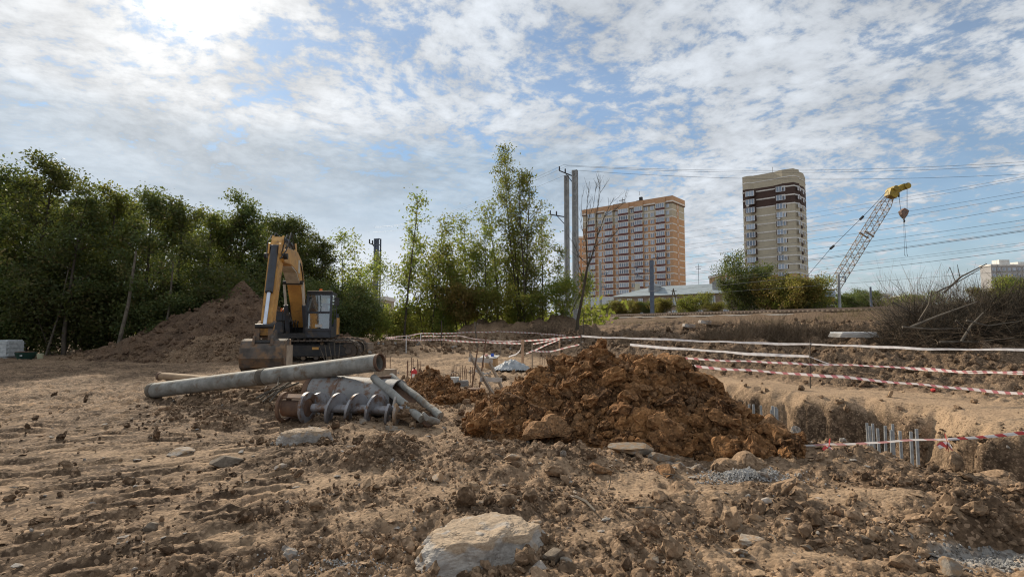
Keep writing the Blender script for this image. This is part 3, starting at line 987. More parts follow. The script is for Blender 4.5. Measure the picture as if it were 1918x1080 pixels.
# ---------------------------------------------------------------- concrete lumps (cut pile heads)
def lump(px, py, w, dpt, h, label, rz=0.0, top=.62, name='concrete_lump'):
    p = G(px, py); p.z = gh(p.x, p.y)
    n = 150; m = 84
    th = np.linspace(0, 2 * math.pi, n, endpoint=False)
    rings = []
    for j in range(m):
        t = j / (m - 1)
        if t < .55:       # flank
            q = t / .55
            rad = 1 - (1 - top) * q ** 0.85
            z = h * (q ** 0.9) - .10 * (1 - q)
        else:             # top
            q = (t - .55) / .45
            rad = top * (1 - q)
            z = h * (1 + 0.10 * q)
        rings.append((rad, z))
    A, Rr = np.meshgrid(th, [a[0] for a in rings])
    Z = np.repeat(np.array([a[1] for a in rings])[:, None], n, 1)
    sh = 1 + .16 * np.sin(2 * A + .8) + .09 * np.sin(3 * A + 2) + .05 * np.sin(7 * A) + 0.04 * np.sin(11 * A + 1)
    X = np.cos(A) * Rr * w * sh; Y = np.sin(A) * Rr * dpt * sh
    P3 = np.stack([X / w * 1.3, Y / w * 1.3, Z / w * 1.3], -1)
    d = perlin(P3 * 1.6 + 31) * .12 + perlin(P3 * 4 + 7) * .055 + perlin(P3 * 10 + 3) * .03 + np.abs(perlin(P3 * 21 + 1)) * .025
    rr = np.hypot(X, Y) + 1e-6
    fl = np.clip(Rr / top, 0, 1)[..., None]
    X = X + X / rr * d * w * np.minimum(Rr / .2, 1); Y = Y + Y / rr * d * w * np.minimum(Rr / .2, 1)
    Z = Z + d * w * .6
    # a chipped dip in the top
    Z = Z - .14 * h * np.exp(-(((X - .12 * w) / (.16 * w)) ** 2 + ((Y + .05 * w) / (.10 * w)) ** 2))
    V = np.stack([X, Y, Z], -1).reshape(-1, 3)
    dust = np.clip(sstep(.55 * h, 1.0 * h, Z + .25 * h * perlin(P3 * 3)) * (0.75 + 1.2 * perlin(P3 * 5 + 9)) + sstep(.1, .35, perlin(P3 * 2.2 + 5)) * .5 * sstep(0, w * .3, X), 0, 1).reshape(-1)
    i = np.arange(m - 1)[:, None] * n; k = np.arange(n)[None]; k2 = (k + 1) % n
    F = np.stack([i + k, i + k2, i + n + k2, i + n + k], -1).reshape(-1, 4)
    o = new_obj(name, np_mesh(name, V, F, False, {'dust': dust}), M['lump'])
    o.location = p; o.rotation_euler = (0, 0, rz)
    tag(o, label, 'concrete lump')
    return o


def lump_mat():
    m = bpy.data.materials.new('dusty_concrete'); m.use_nodes = True
    g = NG(m.node_tree); b = m.node_tree.nodes['Principled BSDF']
    P = g.n('ShaderNodeTexCoord').outputs['Object']
    n1 = g.noise(P, 9, 7, .7); n2 = g.noise(P, 40, 5, .7)
    c = g.mix(g.ramp(n1, .35, .65), (.42, .385, .34), (.27, .245, .22))
    du = g.n('ShaderNodeAttribute', attribute_name='dust').outputs['Fac']
    du = g.ramp(g.m('MULTIPLY', du, g.m('ADD', n1, .55)), .20, .6)
    c = g.mix(du, c, g.mix(g.ramp(n2, .4, .6), (.42, .325, .23), (.33, .25, .175)))
    m.node_tree.links.new(c, b.inputs['Base Color'])
    b.inputs['Roughness'].default_value = .93; b.inputs['Specular IOR Level'].default_value = .15
    bp = g.n('ShaderNodeBump', {'Height': g.m('ADD', n1, g.m('MULTIPLY', n2, .3)), 'Strength': 1.0, 'Distance': .018})
    m.node_tree.links.new(bp.outputs[0], b.inputs['Normal'])
    return m


M['lump'] = lump_mat()
lump(902, 1030, .50, .40, .165, 'big pale concrete lump with dusty flat top in the foreground', rz=.15, top=.66)
lump(568, 832, .33, .24, .15, 'smaller pale grey boulder of concrete in a hollow near the auger', rz=.1, top=.78)


def skirt(px, py, rx, ry, n, label):
    c = G(px, py)
    a = rng.uniform(0, 6.28, n); q = 1 + rng.normal(.02, .13, n)
    x = c.x + np.cos(a) * rx * q; y = c.y + np.sin(a) * ry * q
    s = .008 + .05 * rng.random(n) ** 3
    v, f, c2 = clods(np.stack([x, y, ground_h(x, y)], -1), s, 2, (.45, .9), .5, colour=clod_colour(x, y, n), sink=.25)
    o = new_obj('soil_skirt', np_mesh('soil_skirt', v, f, False, {'soil': c2}), M['clod'])
    tag(o, label, 'soil', kind='stuff')


skirt(902, 1030, .47, .36, 300, 'loose soil banked up against the foot of the big concrete lump')
skirt(568, 834, .34, .23, 130, 'loose soil round the foot of the smaller concrete boulder')

# ---------------------------------------------------------------- heaps
def cap_d(x, y, a, b):
    ex, ey = b[0] - a[0], b[1] - a[1]
    L = ex * ex + ey * ey + 1e-9
    t = np.clip(((x - a[0]) * ex + (y - a[1]) * ey) / L, 0, 1)
    return np.hypot(x - a[0] - t * ex, y - a[1] - t * ey), t


def heap(name, label, segs, x0, x1, y0, y1, step, mt, rough, nclod, smin, smax, nbig, bmin, bmax, seed, noise_f=2.0, colour=(.2, 0, 0), cat='dirt heap', sub=1, biglab='clod', cam_side=None):
    """segs: list of (a, b, radius, height_a, height_b, power)"""
    cx, cy = (x0 + x1) / 2, (y0 + y1) / 2
    base = Vector((cx, cy, gh(cx, cy) if nclod >= 0 else 0))
    t = thing(name, base, label, cat)

    def hh(x, y):
        w = 0.16 * fbm(x * noise_f * .5, y * noise_f * .5, 2, seed)
        h = np.full(np.shape(x), -9.0)
        for a, b, r, ha, hb, pw in segs:
            d, tt = cap_d(x, y, a, b)
            q = 1 - d / r + w
            H = (ha + (hb - ha) * tt)
            h = np.maximum(h, H * np.where(q > 0, np.clip(q, 0, 2) ** pw, q))
        edge = sstep(0, .25, h)
        h = h + rough * edge * (fbm(x * noise_f, y * noise_f, 4, seed + 1, .6) + 0.9 * np.abs(fbm(x * noise_f * 2.4, y * noise_f * 2.4, 3, seed + 2)) - .25)
        return h
    nx = int((x1 - x0) / step); ny = int((y1 - y0) / step)
    X, Y = np.meshgrid(np.linspace(x0, x1, nx), np.linspace(y0, y1, ny))
    Hh = hh(X, Y); Gh = ground_h(X, Y)
    Z = np.where(Hh > 0, Gh + Hh, Gh + np.maximum(Hh, -.08) - .03)
    dk = np.clip(.40 + 1.9 * fbm(X * 1.2, Y * 1.2, 4, seed + 5), 0, 1)
    C = np.stack([np.clip(colour[0] + dk * .6, 0, 1), np.full_like(dk, colour[1]), np.full_like(dk, colour[2]) + .3 * sstep(.1, .4, fbm(X * 2, Y * 2, 3, seed + 6))], -1).reshape(-1, 3)
    V = np.stack([X - base.x, Y - base.y, Z - base.z], -1).reshape(-1, 3)
    i = np.arange(ny - 1)[:, None] * nx; k = np.arange(nx - 1)[None]
    F = np.stack([i + k, i + k + 1, i + nx + k + 1, i + nx + k], -1).reshape(-1, 4)
    keep = (Hh > -.12).reshape(-1)[F].any(1)
    F = F[keep]
    new_obj('mound', np_mesh('mound', V, F, True, {'soil': C}), mt, t)

    def pts(n, ytilt=True):
        x = rng.uniform(x0, x1, n * 8); y = rng.uniform(y0, y1, n * 8)
        h = hh(x, y)
        k = h > .02
        if cam_side is not None:
            k &= (y < cam_side) | (rng.random(len(x)) < .3)
        x, y, h = x[k][:n], y[k][:n], h[k][:n]
        return x, y, ground_h(x, y) + h
    if nclod > 0:
        x, y, z = pts(nclod)
        u = rng.random(len(x)); e = -1.3
        s = (smin ** e + u * (smax ** e - smin ** e)) ** (1 / e)
        cc = np.stack([np.clip(colour[0] + rng.uniform(-.2, .35, len(x)) + 1.2 * fbm(x * 1.2, y * 1.2, 4, seed + 5), 0, 1), np.full(len(x), colour[1]) * (rng.random(len(x)) < .5), rng.choice([0, 0, .1, .35], len(x))], -1)
        v, f, a = clods(np.stack([x, y, z], -1), s, sub, (.5, 1), .5, colour=cc, sink=.3)
        v = v - np.array(base)
        o = new_obj('small_clods', np_mesh('small_clods', v, f, False, {'soil': a}), mt, t)
        o['kind'] = 'stuff'
    if nbig > 0:
        var = clod_variants('clod', 8, 3, (.6, 1.0), .48, mt, 1.5)
        x, y, z = pts(nbig)
        for j in range(len(x)):
            o = new_obj('clod', random.choice(var), None, t)
            s = bmin + (bmax - bmin) * random.random() ** 1.7
            o.location = (x[j] - base.x, y[j] - base.y, z[j] - base.z)
            o.scale = (s, s * random.uniform(.7, 1), s * random.uniform(.6, 1))
            o.rotation_euler = (random.uniform(-1, 1), random.uniform(-1, 1), random.uniform(0, 6.28))
    return t, hh


big_heap, hfun = heap('dirt_heap', 'large heap of orange brown clay clods in the middle foreground', [((1.0, 8.75), (2.0, 8.4), 1.74, 1.07, 1.06, .80), ((0.15, 8.7), (-.15, 8.6), .7, .46, .32, .9), ((2.4, 7.3), (2.95, 6.95), .70, .42, .30, .8)],
     -1.8, 4.7, 6.0, 11.2, .028, M['heap'], .22, 5000, .014, .085, 290, .055, .185, 100, 1.9, cam_side=8.9)
heap('dirt_heap', 'small dark clay heap beside the trough and the red canister', [(tuple(G(800, 738)[:2]), tuple(G(845, 748)[:2]), .68, .56, .20, .85), (tuple(G(850, 748)[:2]), tuple(G(880, 750)[:2]), .4, .2, .14, .9)],
     -3.2, 0.2, 9.9, 13.8, .04, M['heap'], .10, 600, .02, .07, 40, .06, .13, 130, 2.5)
heap('soil_ridge', 'low ridge of dark clods lying under the long grey pipe', [(tuple(G(395, 752)[:2]), tuple(G(520, 760)[:2]), .55, .24, .22, .8), (tuple(G(560, 745)[:2]), tuple(G(700, 750)[:2]), .6, .16, .16, .8), (tuple(G(335, 775)[:2]), tuple(G(420, 790)[:2]), .4, .13, .12, .8)],
     -7.5, -1.6, 7.3, 11.8, .04, M['clod'], .07, 700, .02, .06, 44, .045, .10, 150, 2.5, colour=(.55, 0, 0), cat='soil ridge')
heap('spoil_heap', 'tall grey brown spoil heap behind the excavator bucket, under the trees', [((-14.5, 28.4), (-14.6, 28.5), 6.6, 3.65, 3.65, 1.3), ((-16, 28), (-19.0, 27.5), 3.0, 1.6, .45, 1.0)],
     -25, -6.5, 21, 36, .11, M['spoil'], .22, 1700, .05, .14, 24, .12, .22, 170, 1.2, colour=(.15, 0.0, 0))
heap('spoil_heap', 'lower brown mound in front of the tall spoil heap, beside the bucket', [((-13.6, 24.3), (-12.8, 24.2), 2.5, 1.15, 1.1, .9), ((-16.5, 24.5), (-18.5, 24.5), 1.8, .5, .2, .9)],
     -21, -9.5, 21, 28, .09, M['clod'], .16, 700, .04, .12, 20, .08, .16, 190, 1.5, colour=(.45, 0, 0))

heap('soil_ridge', 'dark ridge of loose soil at the left foot of the clay heap', [(tuple(G(885, 862)[:2]), tuple(G(1090, 868)[:2]), .34, .13, .12, .8), (tuple(G(690, 868)[:2]), tuple(G(760, 850)[:2]), .35, .11, .12, .8)],
     -2.6, 1.5, 5.4, 8.0, .03, M['clod'], .09, 500, .012, .05, 26, .04, .09, 210, 3.0, colour=(.55, 0, 0), cat='soil ridge')
heap('soil_ridge', 'dark rooty ridge of torn soil near the right edge before the pit', [(tuple(G(1660, 908)[:2]), tuple(G(1780, 925)[:2]), .32, .15, .16, .8), (tuple(G(1800, 935)[:2]), tuple(G(1930, 925)[:2]), .34, .14, .13, .8)],
     2.6, 6.2, 3.9, 6.0, .026, M['clod'], .11, 600, .010, .045, 34, .035, .085, 230, 3.4, colour=(.8, 0, 0), cat='soil ridge')
heap('soil_ridge', 'dark soil clump in the lower right corner, coloured with its overhang shade', [(tuple(G(1800, 1000)[:2]), tuple(G(1900, 1005)[:2]), .26, .17, .15, .6)],
     2.6, 4.9, 3.4, 5.0, .022, M['clod'], .09, 260, .010, .04, 16, .03, .07, 250, 4.0, colour=(.9, 0, 0), cat='soil ridge')  # dark soil colour deepened for the shade of an overhang

# heavier lumps lying at the foot of the big heap
def slab(px, py, wpx, hgt, thick, label, lean, rz, mt, name='clay_slab', up=0.0):
    p = G(px, py); p.z = gh(p.x, p.y) + up
    w = wpx / FPX * p.y / 2
    n = 40; m = 10
    V = []; F = []
    for side in (0, 1):
        for j in range(m + 1):
            for i in range(n + 1):
                a = math.pi * i / n
                q = j / m
                x = math.cos(a) * w * q; z = math.sin(a) * hgt * q
                k = 1 + .10 * math.sin(5 * a + 1) + .06 * math.sin(9 * a) + random.uniform(-.02, .02) + .12 * float(perlin(np.array([[x * 9, z * 9, px * .1]]))[0])
                bulge = thick * (.5 + .35 * (1 - q * q)) * (1 if side else -1) * (0.35 if q > .97 else 1)
                V.append((x * k, bulge + .012 * random.uniform(-1, 1), z * k - .03))
    off = (m + 1) * (n + 1)
    for side in (0, 1):
        for j in range(m):
            for i in range(n):
                a = side * off + j * (n + 1) + i
                f = (a, a + 1, a + n + 2, a + n + 1)
                F.append(f if side else f[::-1])
    for i in range(n):
        a = m * (n + 1) + i
        F.append((a, a + 1, a + 1 + off, a + off))
    V = np.array(V); F = np.array(F)
    o = new_obj(name, np_mesh(name, V, F, False, {'soil': np.tile([[.25, 0, .35]], (len(V), 1))}), mt)
    o.location = p; o.rotation_euler = (lean, 0, rz)
    tag(o, label, 'clay slab')


slab(1030, 832, 98, .30, .26, 'half-round slab of clay with a dark face at the left foot of the heap', -.35, .25, M['heap'])
slab(1392, 872, 115, .24, .34, 'broad tan clay slab at the right foot of the heap', -.25, -.15, M['clod'], up=-.05)
slab(1440, 838, 100, .36, .22, 'dark arched clay slab behind the broad tan slab', -.30, -.35, M['heap'], up=.05)
slab(950, 812, 50, .20, .10, 'pale tilted clay flake at the left foot of the heap', -.7, .5, M['clod'])
slab(1178, 836, 22, .19, .03, 'pale pointed stone flake standing at the heap foot', -.15, 1.0, M['pale_stone'])
def on_heap(px, py, Y, w, label, mt, flat=.5, cat='stone', name='stone'):
    p = AT(px, py, Y)
    v, f, a = clods(np.zeros((1, 3)), np.array([1.0]), 2, (flat, flat), .3, tilt=False, colour=np.array([[.2, 0, .2]]), sink=.2)
    o = new_obj(name, np_mesh(name, v, f, False, {'soil': a}), mt)
    o.location = (p.x, Y, gh(p.x, Y) + max(0, float(hfun(np.array([p.x]), np.array([Y]))[0])) + w * .1)
    o.scale = (w, w * .8, w * .8); o.rotation_euler = (.3, .2, random.uniform(0, 3))
    tag(o, label, cat)
on_heap(1288, 712, 8.1, .13, 'pale flat stone lying on the right shoulder of the clay heap', M['pale_stone'], .35)
on_heap(1276, 672, 9.0, .12, 'yellowish stone sticking out at the upper right of the clay heap', M['stone'], .45)
on_heap(1205, 725, 7.6, .14, 'reddish flat clod in the middle of the clay heap', M['heap'], .4, 'clay lump', 'clay_lump')

# grey gravel and rubble
def gravel(cx, cy, rx, ry, n, s0, s1, label, ang=0.0, name='gravel_patch', cone=0.0):
    a = rng.uniform(0, 6.28, n); q = np.abs(rng.normal(0, .62, n)) * (1 + .35 * np.sin(3 * a + cx) + .2 * np.sin(5 * a))
    lx, ly = np.cos(a) * q * rx, np.sin(a) * q * ry
    x = cx + lx * math.cos(ang) - ly * math.sin(ang); y = cy + lx * math.sin(ang) + ly * math.cos(ang)
    z = ground_h(x, y) + cone * np.clip(1 - q, 0, 1) * rng.uniform(.4, 1, n)
    s = rng.uniform(s0, s1, n) ** 1.0
    v, f, c = clods(np.stack([x, y, z], -1), s, 1, (.4, .9), .4, colour=np.zeros((n, 3)), sink=.1)
    o = new_obj(name, np_mesh(name, v, f, False, {'soil': c}), M['rubble'])
    tag(o, label, 'gravel', kind='stuff')
p = G(1395, 893); gravel(p.x, p.y, .40, .20, 2200, .004, .015, 'patch of grey broken rubble in front of the clay heap', cone=.06)
p = G(1870, 1048); gravel(p.x, p.y, .42, .22, 700, .004, .016, 'fine grey gravel in the lower right corner')
gravel(4.45, 7.45, .55, .42, 800, .012, .055, 'grey concrete rubble spilling into the pit behind the heap', cone=.12)
p = G(640, 1060); gravel(p.x, p.y, .5, .3, 350, .004, .010, 'pale grit on the soil left of the big concrete lump')
# ================================================================ apartment blocks
M['brick_o'] = mat('orange_brick', (0.54, 0.34, 0.20), (0.48, 0.29, 0.17), 0.9, 0.6)
M['brick_b'] = mat('beige_brick', (0.50, 0.45, 0.34), (0.45, 0.405, 0.31), 0.9, 0.6)
M['brick_d'] = mat('brown_brick', (0.085, 0.055, 0.045), (0.07, 0.045, 0.038), 0.9, 0.6)
M['belt'] = mat('pale_belt', (0.78, 0.76, 0.71), (0.6, 0.58, 0.54), 0.8, 1)
M['parapet'] = mat('purple_brown_panel', (0.16, 0.075, 0.07), (0.14, 0.068, 0.062), 0.8, 1)
M['wframe'] = mat('window_frame_white', (0.80, 0.81, 0.82), (0.6, 0.61, 0.63), 0.6)


def pane_mat():
    m = bpy.data.materials.new('far_window_glass'); m.use_nodes = True
    g = NG(m.node_tree); b = m.node_tree.nodes['Principled BSDF']
    oi = g.n('ShaderNodeObjectInfo').outputs['Random']
    c = g.mix(g.ramp(oi, 0.0, 1.0, False), (.08, .115, .165), (.40, .49, .60))  # pale blue of the sky's reflection put into the pane colour
    m.node_tree.links.new(c, b.inputs['Base Color'])
    b.inputs['Roughness'].default_value = .12
    b.inputs['Specular IOR Level'].default_value = .8
    return m


M['pane'] = pane_mat()


def window_mesh(w, h, cols, name='window', depth=.12, mull=.16):
    m = MB()
    m.bx(-w / 2, w / 2, -depth, depth * .3, 0, .08); m.bx(-w / 2, w / 2, -depth, depth * .3, h - .08, h)
    for i in range(cols + 1):
        x = -w / 2 + (w - mull) * i / cols
        m.bx(x, x + mull, -depth, depth * .36, .05, h - .05)
    m.cur = 1
    m.bx(-w / 2 + .02, w / 2 - .02, -depth * .8, -depth * .2, .04, h - .04)
    me = m.mesh(name)
    me.materials.append(M['wframe']); me.materials.append(M['pane'])
    return me


def inst(name, me, parent, loc, rz=0, label=None):
    o = bpy.data.objects.new(name, me); COL.objects.link(o)
    o.parent = parent; o.location = loc; o.rotation_euler = (0, 0, rz)
    if label: o['label'] = label
    return o


ZG = 2.4


def facade_x(t0, px, XN, YN, dx, dy):
    u = (px - 959) / 1000.0
    # correct the image offset for the camera's tilt (walls near the horizon)
    return (XN - YN * u) / (dy * u - dx)


def block_a():
    XN, YN = 62.9, 207.0
    dx, dy = -.76, .65
    ang = math.atan2(dy, dx)
    t = thing('apartment_block', (XN, YN, ZG), 'wide sixteen storey orange and beige apartment block with glazed balconies', 'apartment block', rz=ang)
    # local x runs along the long front to the far left, local +y faces the viewer
    Hh = 50.0 + EYE - ZG
    L, D = 41.5, 11.6
    fh = 2.8; n = 17
    top = Hh - 2.6
    zf = [top - fh * (i + 1) for i in range(n)]
    MB().bx(0, L, -D, 0, 0, top - 2 * fh).build('lower_wall', M['brick_o'], t)
    MB().bx(0.002, L - .002, -D + .002, -.002, top - 2 * fh, top).build('upper_wall', M['brick_b'], t)
    MB().bx(-.25, L + .25, -D - .25, .25, top + .02, Hh).build('roof_parapet', M['brick_o'], t)
    MB().bx(-.32, L + .32, -D - .32, .32, top + .25, top + .75).build('cornice', M['belt'], t)
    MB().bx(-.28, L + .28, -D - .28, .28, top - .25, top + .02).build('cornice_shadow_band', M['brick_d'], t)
    for i in range(n):
        MB().bx(-.05, L + .05, -D - .05, .05, zf[i] - .19, zf[i] + .19).build('floor_belt', M['belt'], t)
    wb = window_mesh(3.5, 1.6, 4, mull=.2); ws = window_mesh(1.7, 1.6, 2, mull=.2); wt = window_mesh(.8, 1.3, 1)
    par = MB().bx(-1.9, 1.9, -.0, .10, -1.15, -.02).mesh('balcony_parapet'); par.materials.append(M['parapet'])
    bals = [(1111, 1.0), (1144, 1), (1171.5, 1.25), (1200, 1), (1241.5, 1)]
    for px, k in bals:
        x = facade_x(0, px, XN, YN, dx, dy)
        MB().bx(x - 2.0 * k, x + 2.0 * k, .0, .95, zf[-1] + .2, top + (Hh - top) * .93).build('bay', M['brick_o'], t)
        MB().bx(x - 2.003 * k, x + 2.003 * k, .0, .953, top - 2.3 * fh, top + .2).build('bay_top', M['brick_b'], t)
        for i in range(n - 1):
            z = zf[i] + 1.05
            o = inst('balcony_window', wb, t, (x, 1.06, z)); o.scale = (k, 1, 1.12)
            if i > 0 or px > 1150:
                o = inst('balcony_parapet', par, t, (x, .97, z)); o.scale = (k * 1.02, 1, 1)
            MB().bx(x - 2.02 * k, x + 2.02 * k, .0, 1.12, zf[i] - .12, zf[i] + .12).build('bay_belt', M['belt'], t)
    for px in (1125.5, 1134.5, 1158, 1187, 1212.6, 1224.5, 1253):
        x = facade_x(0, px, XN, YN, dx, dy)
        for i in range(n - 1):
            if px == 1134.5 and i % 1 == 0 and i < 1: continue
            inst('window', ws, t, (x, .05, zf[i] + .85))
    for k in range(n - 1):
        inst('side_window', wt, t, (-.05, -4.9, zf[k] + .9), R(90))
    MB().bx(-.06, .0, -5.9, -4.0, 1, top).build('side_wall_strip', M['brick_o'], t)
    # roof boxes and aerials
    MB().bx(14, 17, -6, -3, Hh, Hh + 1.0).bx(15, 16.2, -5, -4, Hh + 1, Hh + 2.6).tube([(16, -4, Hh + 3.3), (16, -4, Hh + 5)], .07, 5).build('roof_box', M['dkmetal'], t)
    MB().bx(22, 28, -6, -3, Hh, Hh + 1.0).tube([(24, -4, Hh + 1), (24, -4, Hh + 3.5)], .12, 5).bx(23, 25.5, -4.2, -3.8, Hh + 2.4, Hh + 2.6).build('roof_box', M['dkmetal'], t)


block_a()


def block_b():
    XN, YN = 100.2, 187.0
    dx, dy = -.75, .66
    ang = math.atan2(dy, dx)
    t = thing('apartment_tower', (XN, YN, ZG), 'narrow beige apartment tower with a dark brown band near its top', 'apartment tower', rz=ang)
    Hh = 55.0 + EYE - ZG
    L, D = 17.6, 16.8
    fh = 3.1
    top = Hh - 5.4
    prof = [(0, 0), (3.6, .6), (6.2, -.4), (7.0, -.7), (14.0, -.7), (14.8, 0), (16.0, .35), (L, -.1), (L, -D), (0, -D), (-.9, -D * .6), (-.9, -D * .55), (-.3, -5), (-1.0, -3.2), (-.2, -1.2)]

    def ringp(z0, z1, off, name, m_, k=0.0):
        b = MB()
        n = len(prof); c = (L / 2, -D / 2)
        P = [(c[0] + (a - c[0]) * (1 + off), c[1] + (q - c[1]) * (1 + off)) for a, q in prof]
        vs = [(a, q, z0) for a, q in P] + [(a, q, z1) for a, q in P]
        fs = [tuple(range(n - 1, -1, -1)), tuple(range(n, 2 * n))] + [(i, (i + 1) % n, (i + 1) % n + n, i + n) for i in range(n)]
        b._add(vs, fs)
        return b.build(name, m_, t)
    nf = 17
    zs = [top - fh * i for i in range(nf + 1)]
    ringp(0, zs[10] - 1.2, .0, 'lower_wall', M['brick_o'])
    ringp(zs[10] - 1.19, zs[2] - .8, .001, 'wall', M['brick_b'])
    ringp(zs[2] - .79, top + .4, .003, 'dark_band', M['brick_d'])
    ringp(top + .41, Hh, .001, 'roof_parapet', M['brick_b'])
    ringp(top + 2.6, top + 2.9, .012, 'cornice', M['belt'])
    for i in range(13):
        ringp(zs[i] - .22 - .8, zs[i] + .22 - .8, .012, 'floor_belt', M['belt'])
    w = window_mesh(3.1, 1.95, 3, depth=.16, mull=.2); w2 = window_mesh(1.3, 1.6, 2)
    xl = 14.9; xr = 4.3
    for i in range(12):
        z = zs[i] - fh + .65
        for x in (xl, xr):
            MB().bx(x - 1.85, x + 1.85, -1.0, .46, z + .05, z + 1.9).build('window_side_shade', M['brick_d'], t)  # dark box stands in for the shade beside each window
            inst('window', w, t, (x, .62, z))
            if i in (3, 7, 11) and x == xr or i in (1, 6) and x == xl:
                MB().bx(x + .3, x + 1.2, .6, .95, z - .75, z - .15).build('air_conditioner', M['white'], t)
        for y in (-1.6, -4.4, -9.0):
            inst('side_window', w2, t, (-1.05 if y != -9.0 else -1.0, y, z), R(90))
        if i < 9:
            MB().bx(-1.25, -.6, -5.4, -3.3, z - .9, z + .1).build('balcony_parapet', M['brick_d'], t)
    MB().tube([(9, -8, Hh), (9, -8, Hh + 4)], .07, 5).build('roof_mast', M['dkmetal'], t)


block_b()


def far_block(name, px0, px1, ytop, Y, zbase, label, mt, rows, cols, depth=14, wm=None):
    a = AT(px0, ytop, Y); b = AT(px1, ytop, Y)
    w = b.x - a.x; h = a.z - zbase
    t = thing(name, (a.x, Y, zbase), label, 'building')
    MB().bx(0, w, 0, depth, 0, h).build('wall', mt, t)
    MB().bx(-.3, w + .3, -.3, depth + .3, h, h + .9).build('roof_edge', wm or M['belt'], t)
    wn = window_mesh(min(1.6, w / cols * .6), 1.6, 2)
    for r in range(rows):
        for c in range(cols):
            inst('window', wn, t, ((c + .5) * w / cols, -.1, h - 3.0 * (r + 1) + .6))
    return t


far_block('apartment_block', 1079, 1097, 446, 262, 2.4, 'orange block half hidden behind the tall concrete masts', M['brick_o'], 11, 2)
far_block('apartment_block', 1357, 1392, 515, 180, 2.4, 'small orange brick block just left of the green tree by the tower', M['brick_o'], 5, 4)
t = far_block('panel_block', 1856, 1960, 498, 255, 2.4, 'white panel block at the far right above the bushes', mat('white_panel', (.42, .41, .40), (.36, .35, .34), .9, .5), 8, 11, depth=6)
w0 = AT(1849, 496, 255)
MB().bx(5, 10, 1, 5, w0.z - 2.4, w0.z - 2.4 + 2.6).bx(14, 22, 1, 5, w0.z - 2.4, w0.z - 2.4 + 1.6).build('roof_box', M['belt'], t)
far_block('distant_block', 1632, 1668, 553, 300, 2.4, 'low grey building far off on the horizon right of the crane', M['concgrey'], 3, 6)
far_block('distant_block', 1686, 1730, 556, 330, 2.4, 'pale low building on the horizon behind the far right bushes', M['brick_b'], 2, 6)
far_block('distant_block', 655, 720, 562, 120, 0.3, 'pale low building glimpsed between trees behind the left lattice mast', M['brick_b'], 2, 5, depth=10)


def long_house():
    a = AT(1150, 560, 138); b = AT(1400, 560, 116)
    d = (b - a); d.z = 0; Ln = d.length
    ang = math.atan2(d.y, d.x)
    t = thing('long_house', (a.x, a.y, ZG), 'long two storey brown house with a grey metal hipped roof behind the railway', 'house', rz=ang)
    eav = AT(1150, 556, 138).z - ZG
    rid = AT(1215, 534, 132).z - ZG
    m = MB().bx(0, Ln, 0, 12, -.5, eav).build('wall', mat('house_render', (.30, .235, .18), (.25, .19, .15), .9, 1), t)
    m = MB()
    e = .7
    m._add([(-e, -e, eav), (Ln + e, -e, eav), (Ln + e, 12 + e, eav), (-e, 12 + e, eav), (8, 6, rid), (Ln - 6, 6, rid)],
           [(0, 1, 5, 4), (1, 2, 5), (2, 3, 4, 5), (3, 0, 4), (3, 2, 1, 0)])
    m.build('roof', mat('metal_roof', (.27, .31, .33), (.22, .26, .28), .6, .8), t)
    w = window_mesh(1.3, 1.9, 2)
    for i in range(int(Ln / 3)):
        for r in range(2):
            inst('window', w, t, (1.6 + i * 3, -.12, eav - 2.5 - 3.1 * r))
    for x in (9, 25, 28):
        if x < Ln - 3:
            m = MB().bx(x, x + 2, 1.5, 4.5, eav + .8, rid - .2)
            m._add([(x - .2, 1.3, rid - .2), (x + 2.2, 1.3, rid - .2), (x + 2.2, 5, rid - .2), (x - .2, 5, rid - .2), (x + 1, 1.3, rid + .5), (x + 1, 5, rid + .5)], [(0, 1, 4), (1, 2, 5, 4), (2, 3, 5), (3, 0, 4, 5), (3, 2, 1, 0)])
            m.build('dormer', M['concgrey'], t)
    MB().bx(3, 4, 5.5, 6.5, eav, rid + 1).bx(Ln - 9, Ln - 8, 5.5, 6.5, rid - 1, rid + 1.2).build('chimney', M['brick_b'], t)
    MB().tube([(20, 6, rid), (20, 6, rid + 5)], .05, 5).bx(19.2, 20.8, 5.98, 6.02, rid + 4.3, rid + 4.4).bx(19.4, 20.6, 5.98, 6.02, rid + 3.7, rid + 3.8).build('aerial', M['wire'], t)


long_house()
h2 = thing('low_house', AT(1100, 585, 150), 'small house with a grey roof left of the long brown house', 'house')
h2.location.z = ZG
MB().bx(-4, 8, 0, 8, 0, 3.6).build('wall', M['brick_b'], h2)
mm = MB(); mm._add([(-5, -1, 3.6), (9, -1, 3.6), (9, 9, 3.6), (-5, 9, 3.6), (-4, 4, 6.6), (8, 4, 6.6)], [(0, 1, 5, 4), (1, 2, 5), (2, 3, 4, 5), (3, 0, 4), (3, 2, 1, 0)])
mm.build('roof', M['concgrey'], h2)

# ================================================================ railway
def rail_pt(s, k):
    """s metres towards the viewer from the axis, k metres along"""
    return Vector((RA[0] + RN[0] * s + RD[0] * k, RA[1] + RN[1] * s + RD[1] * k, 0))


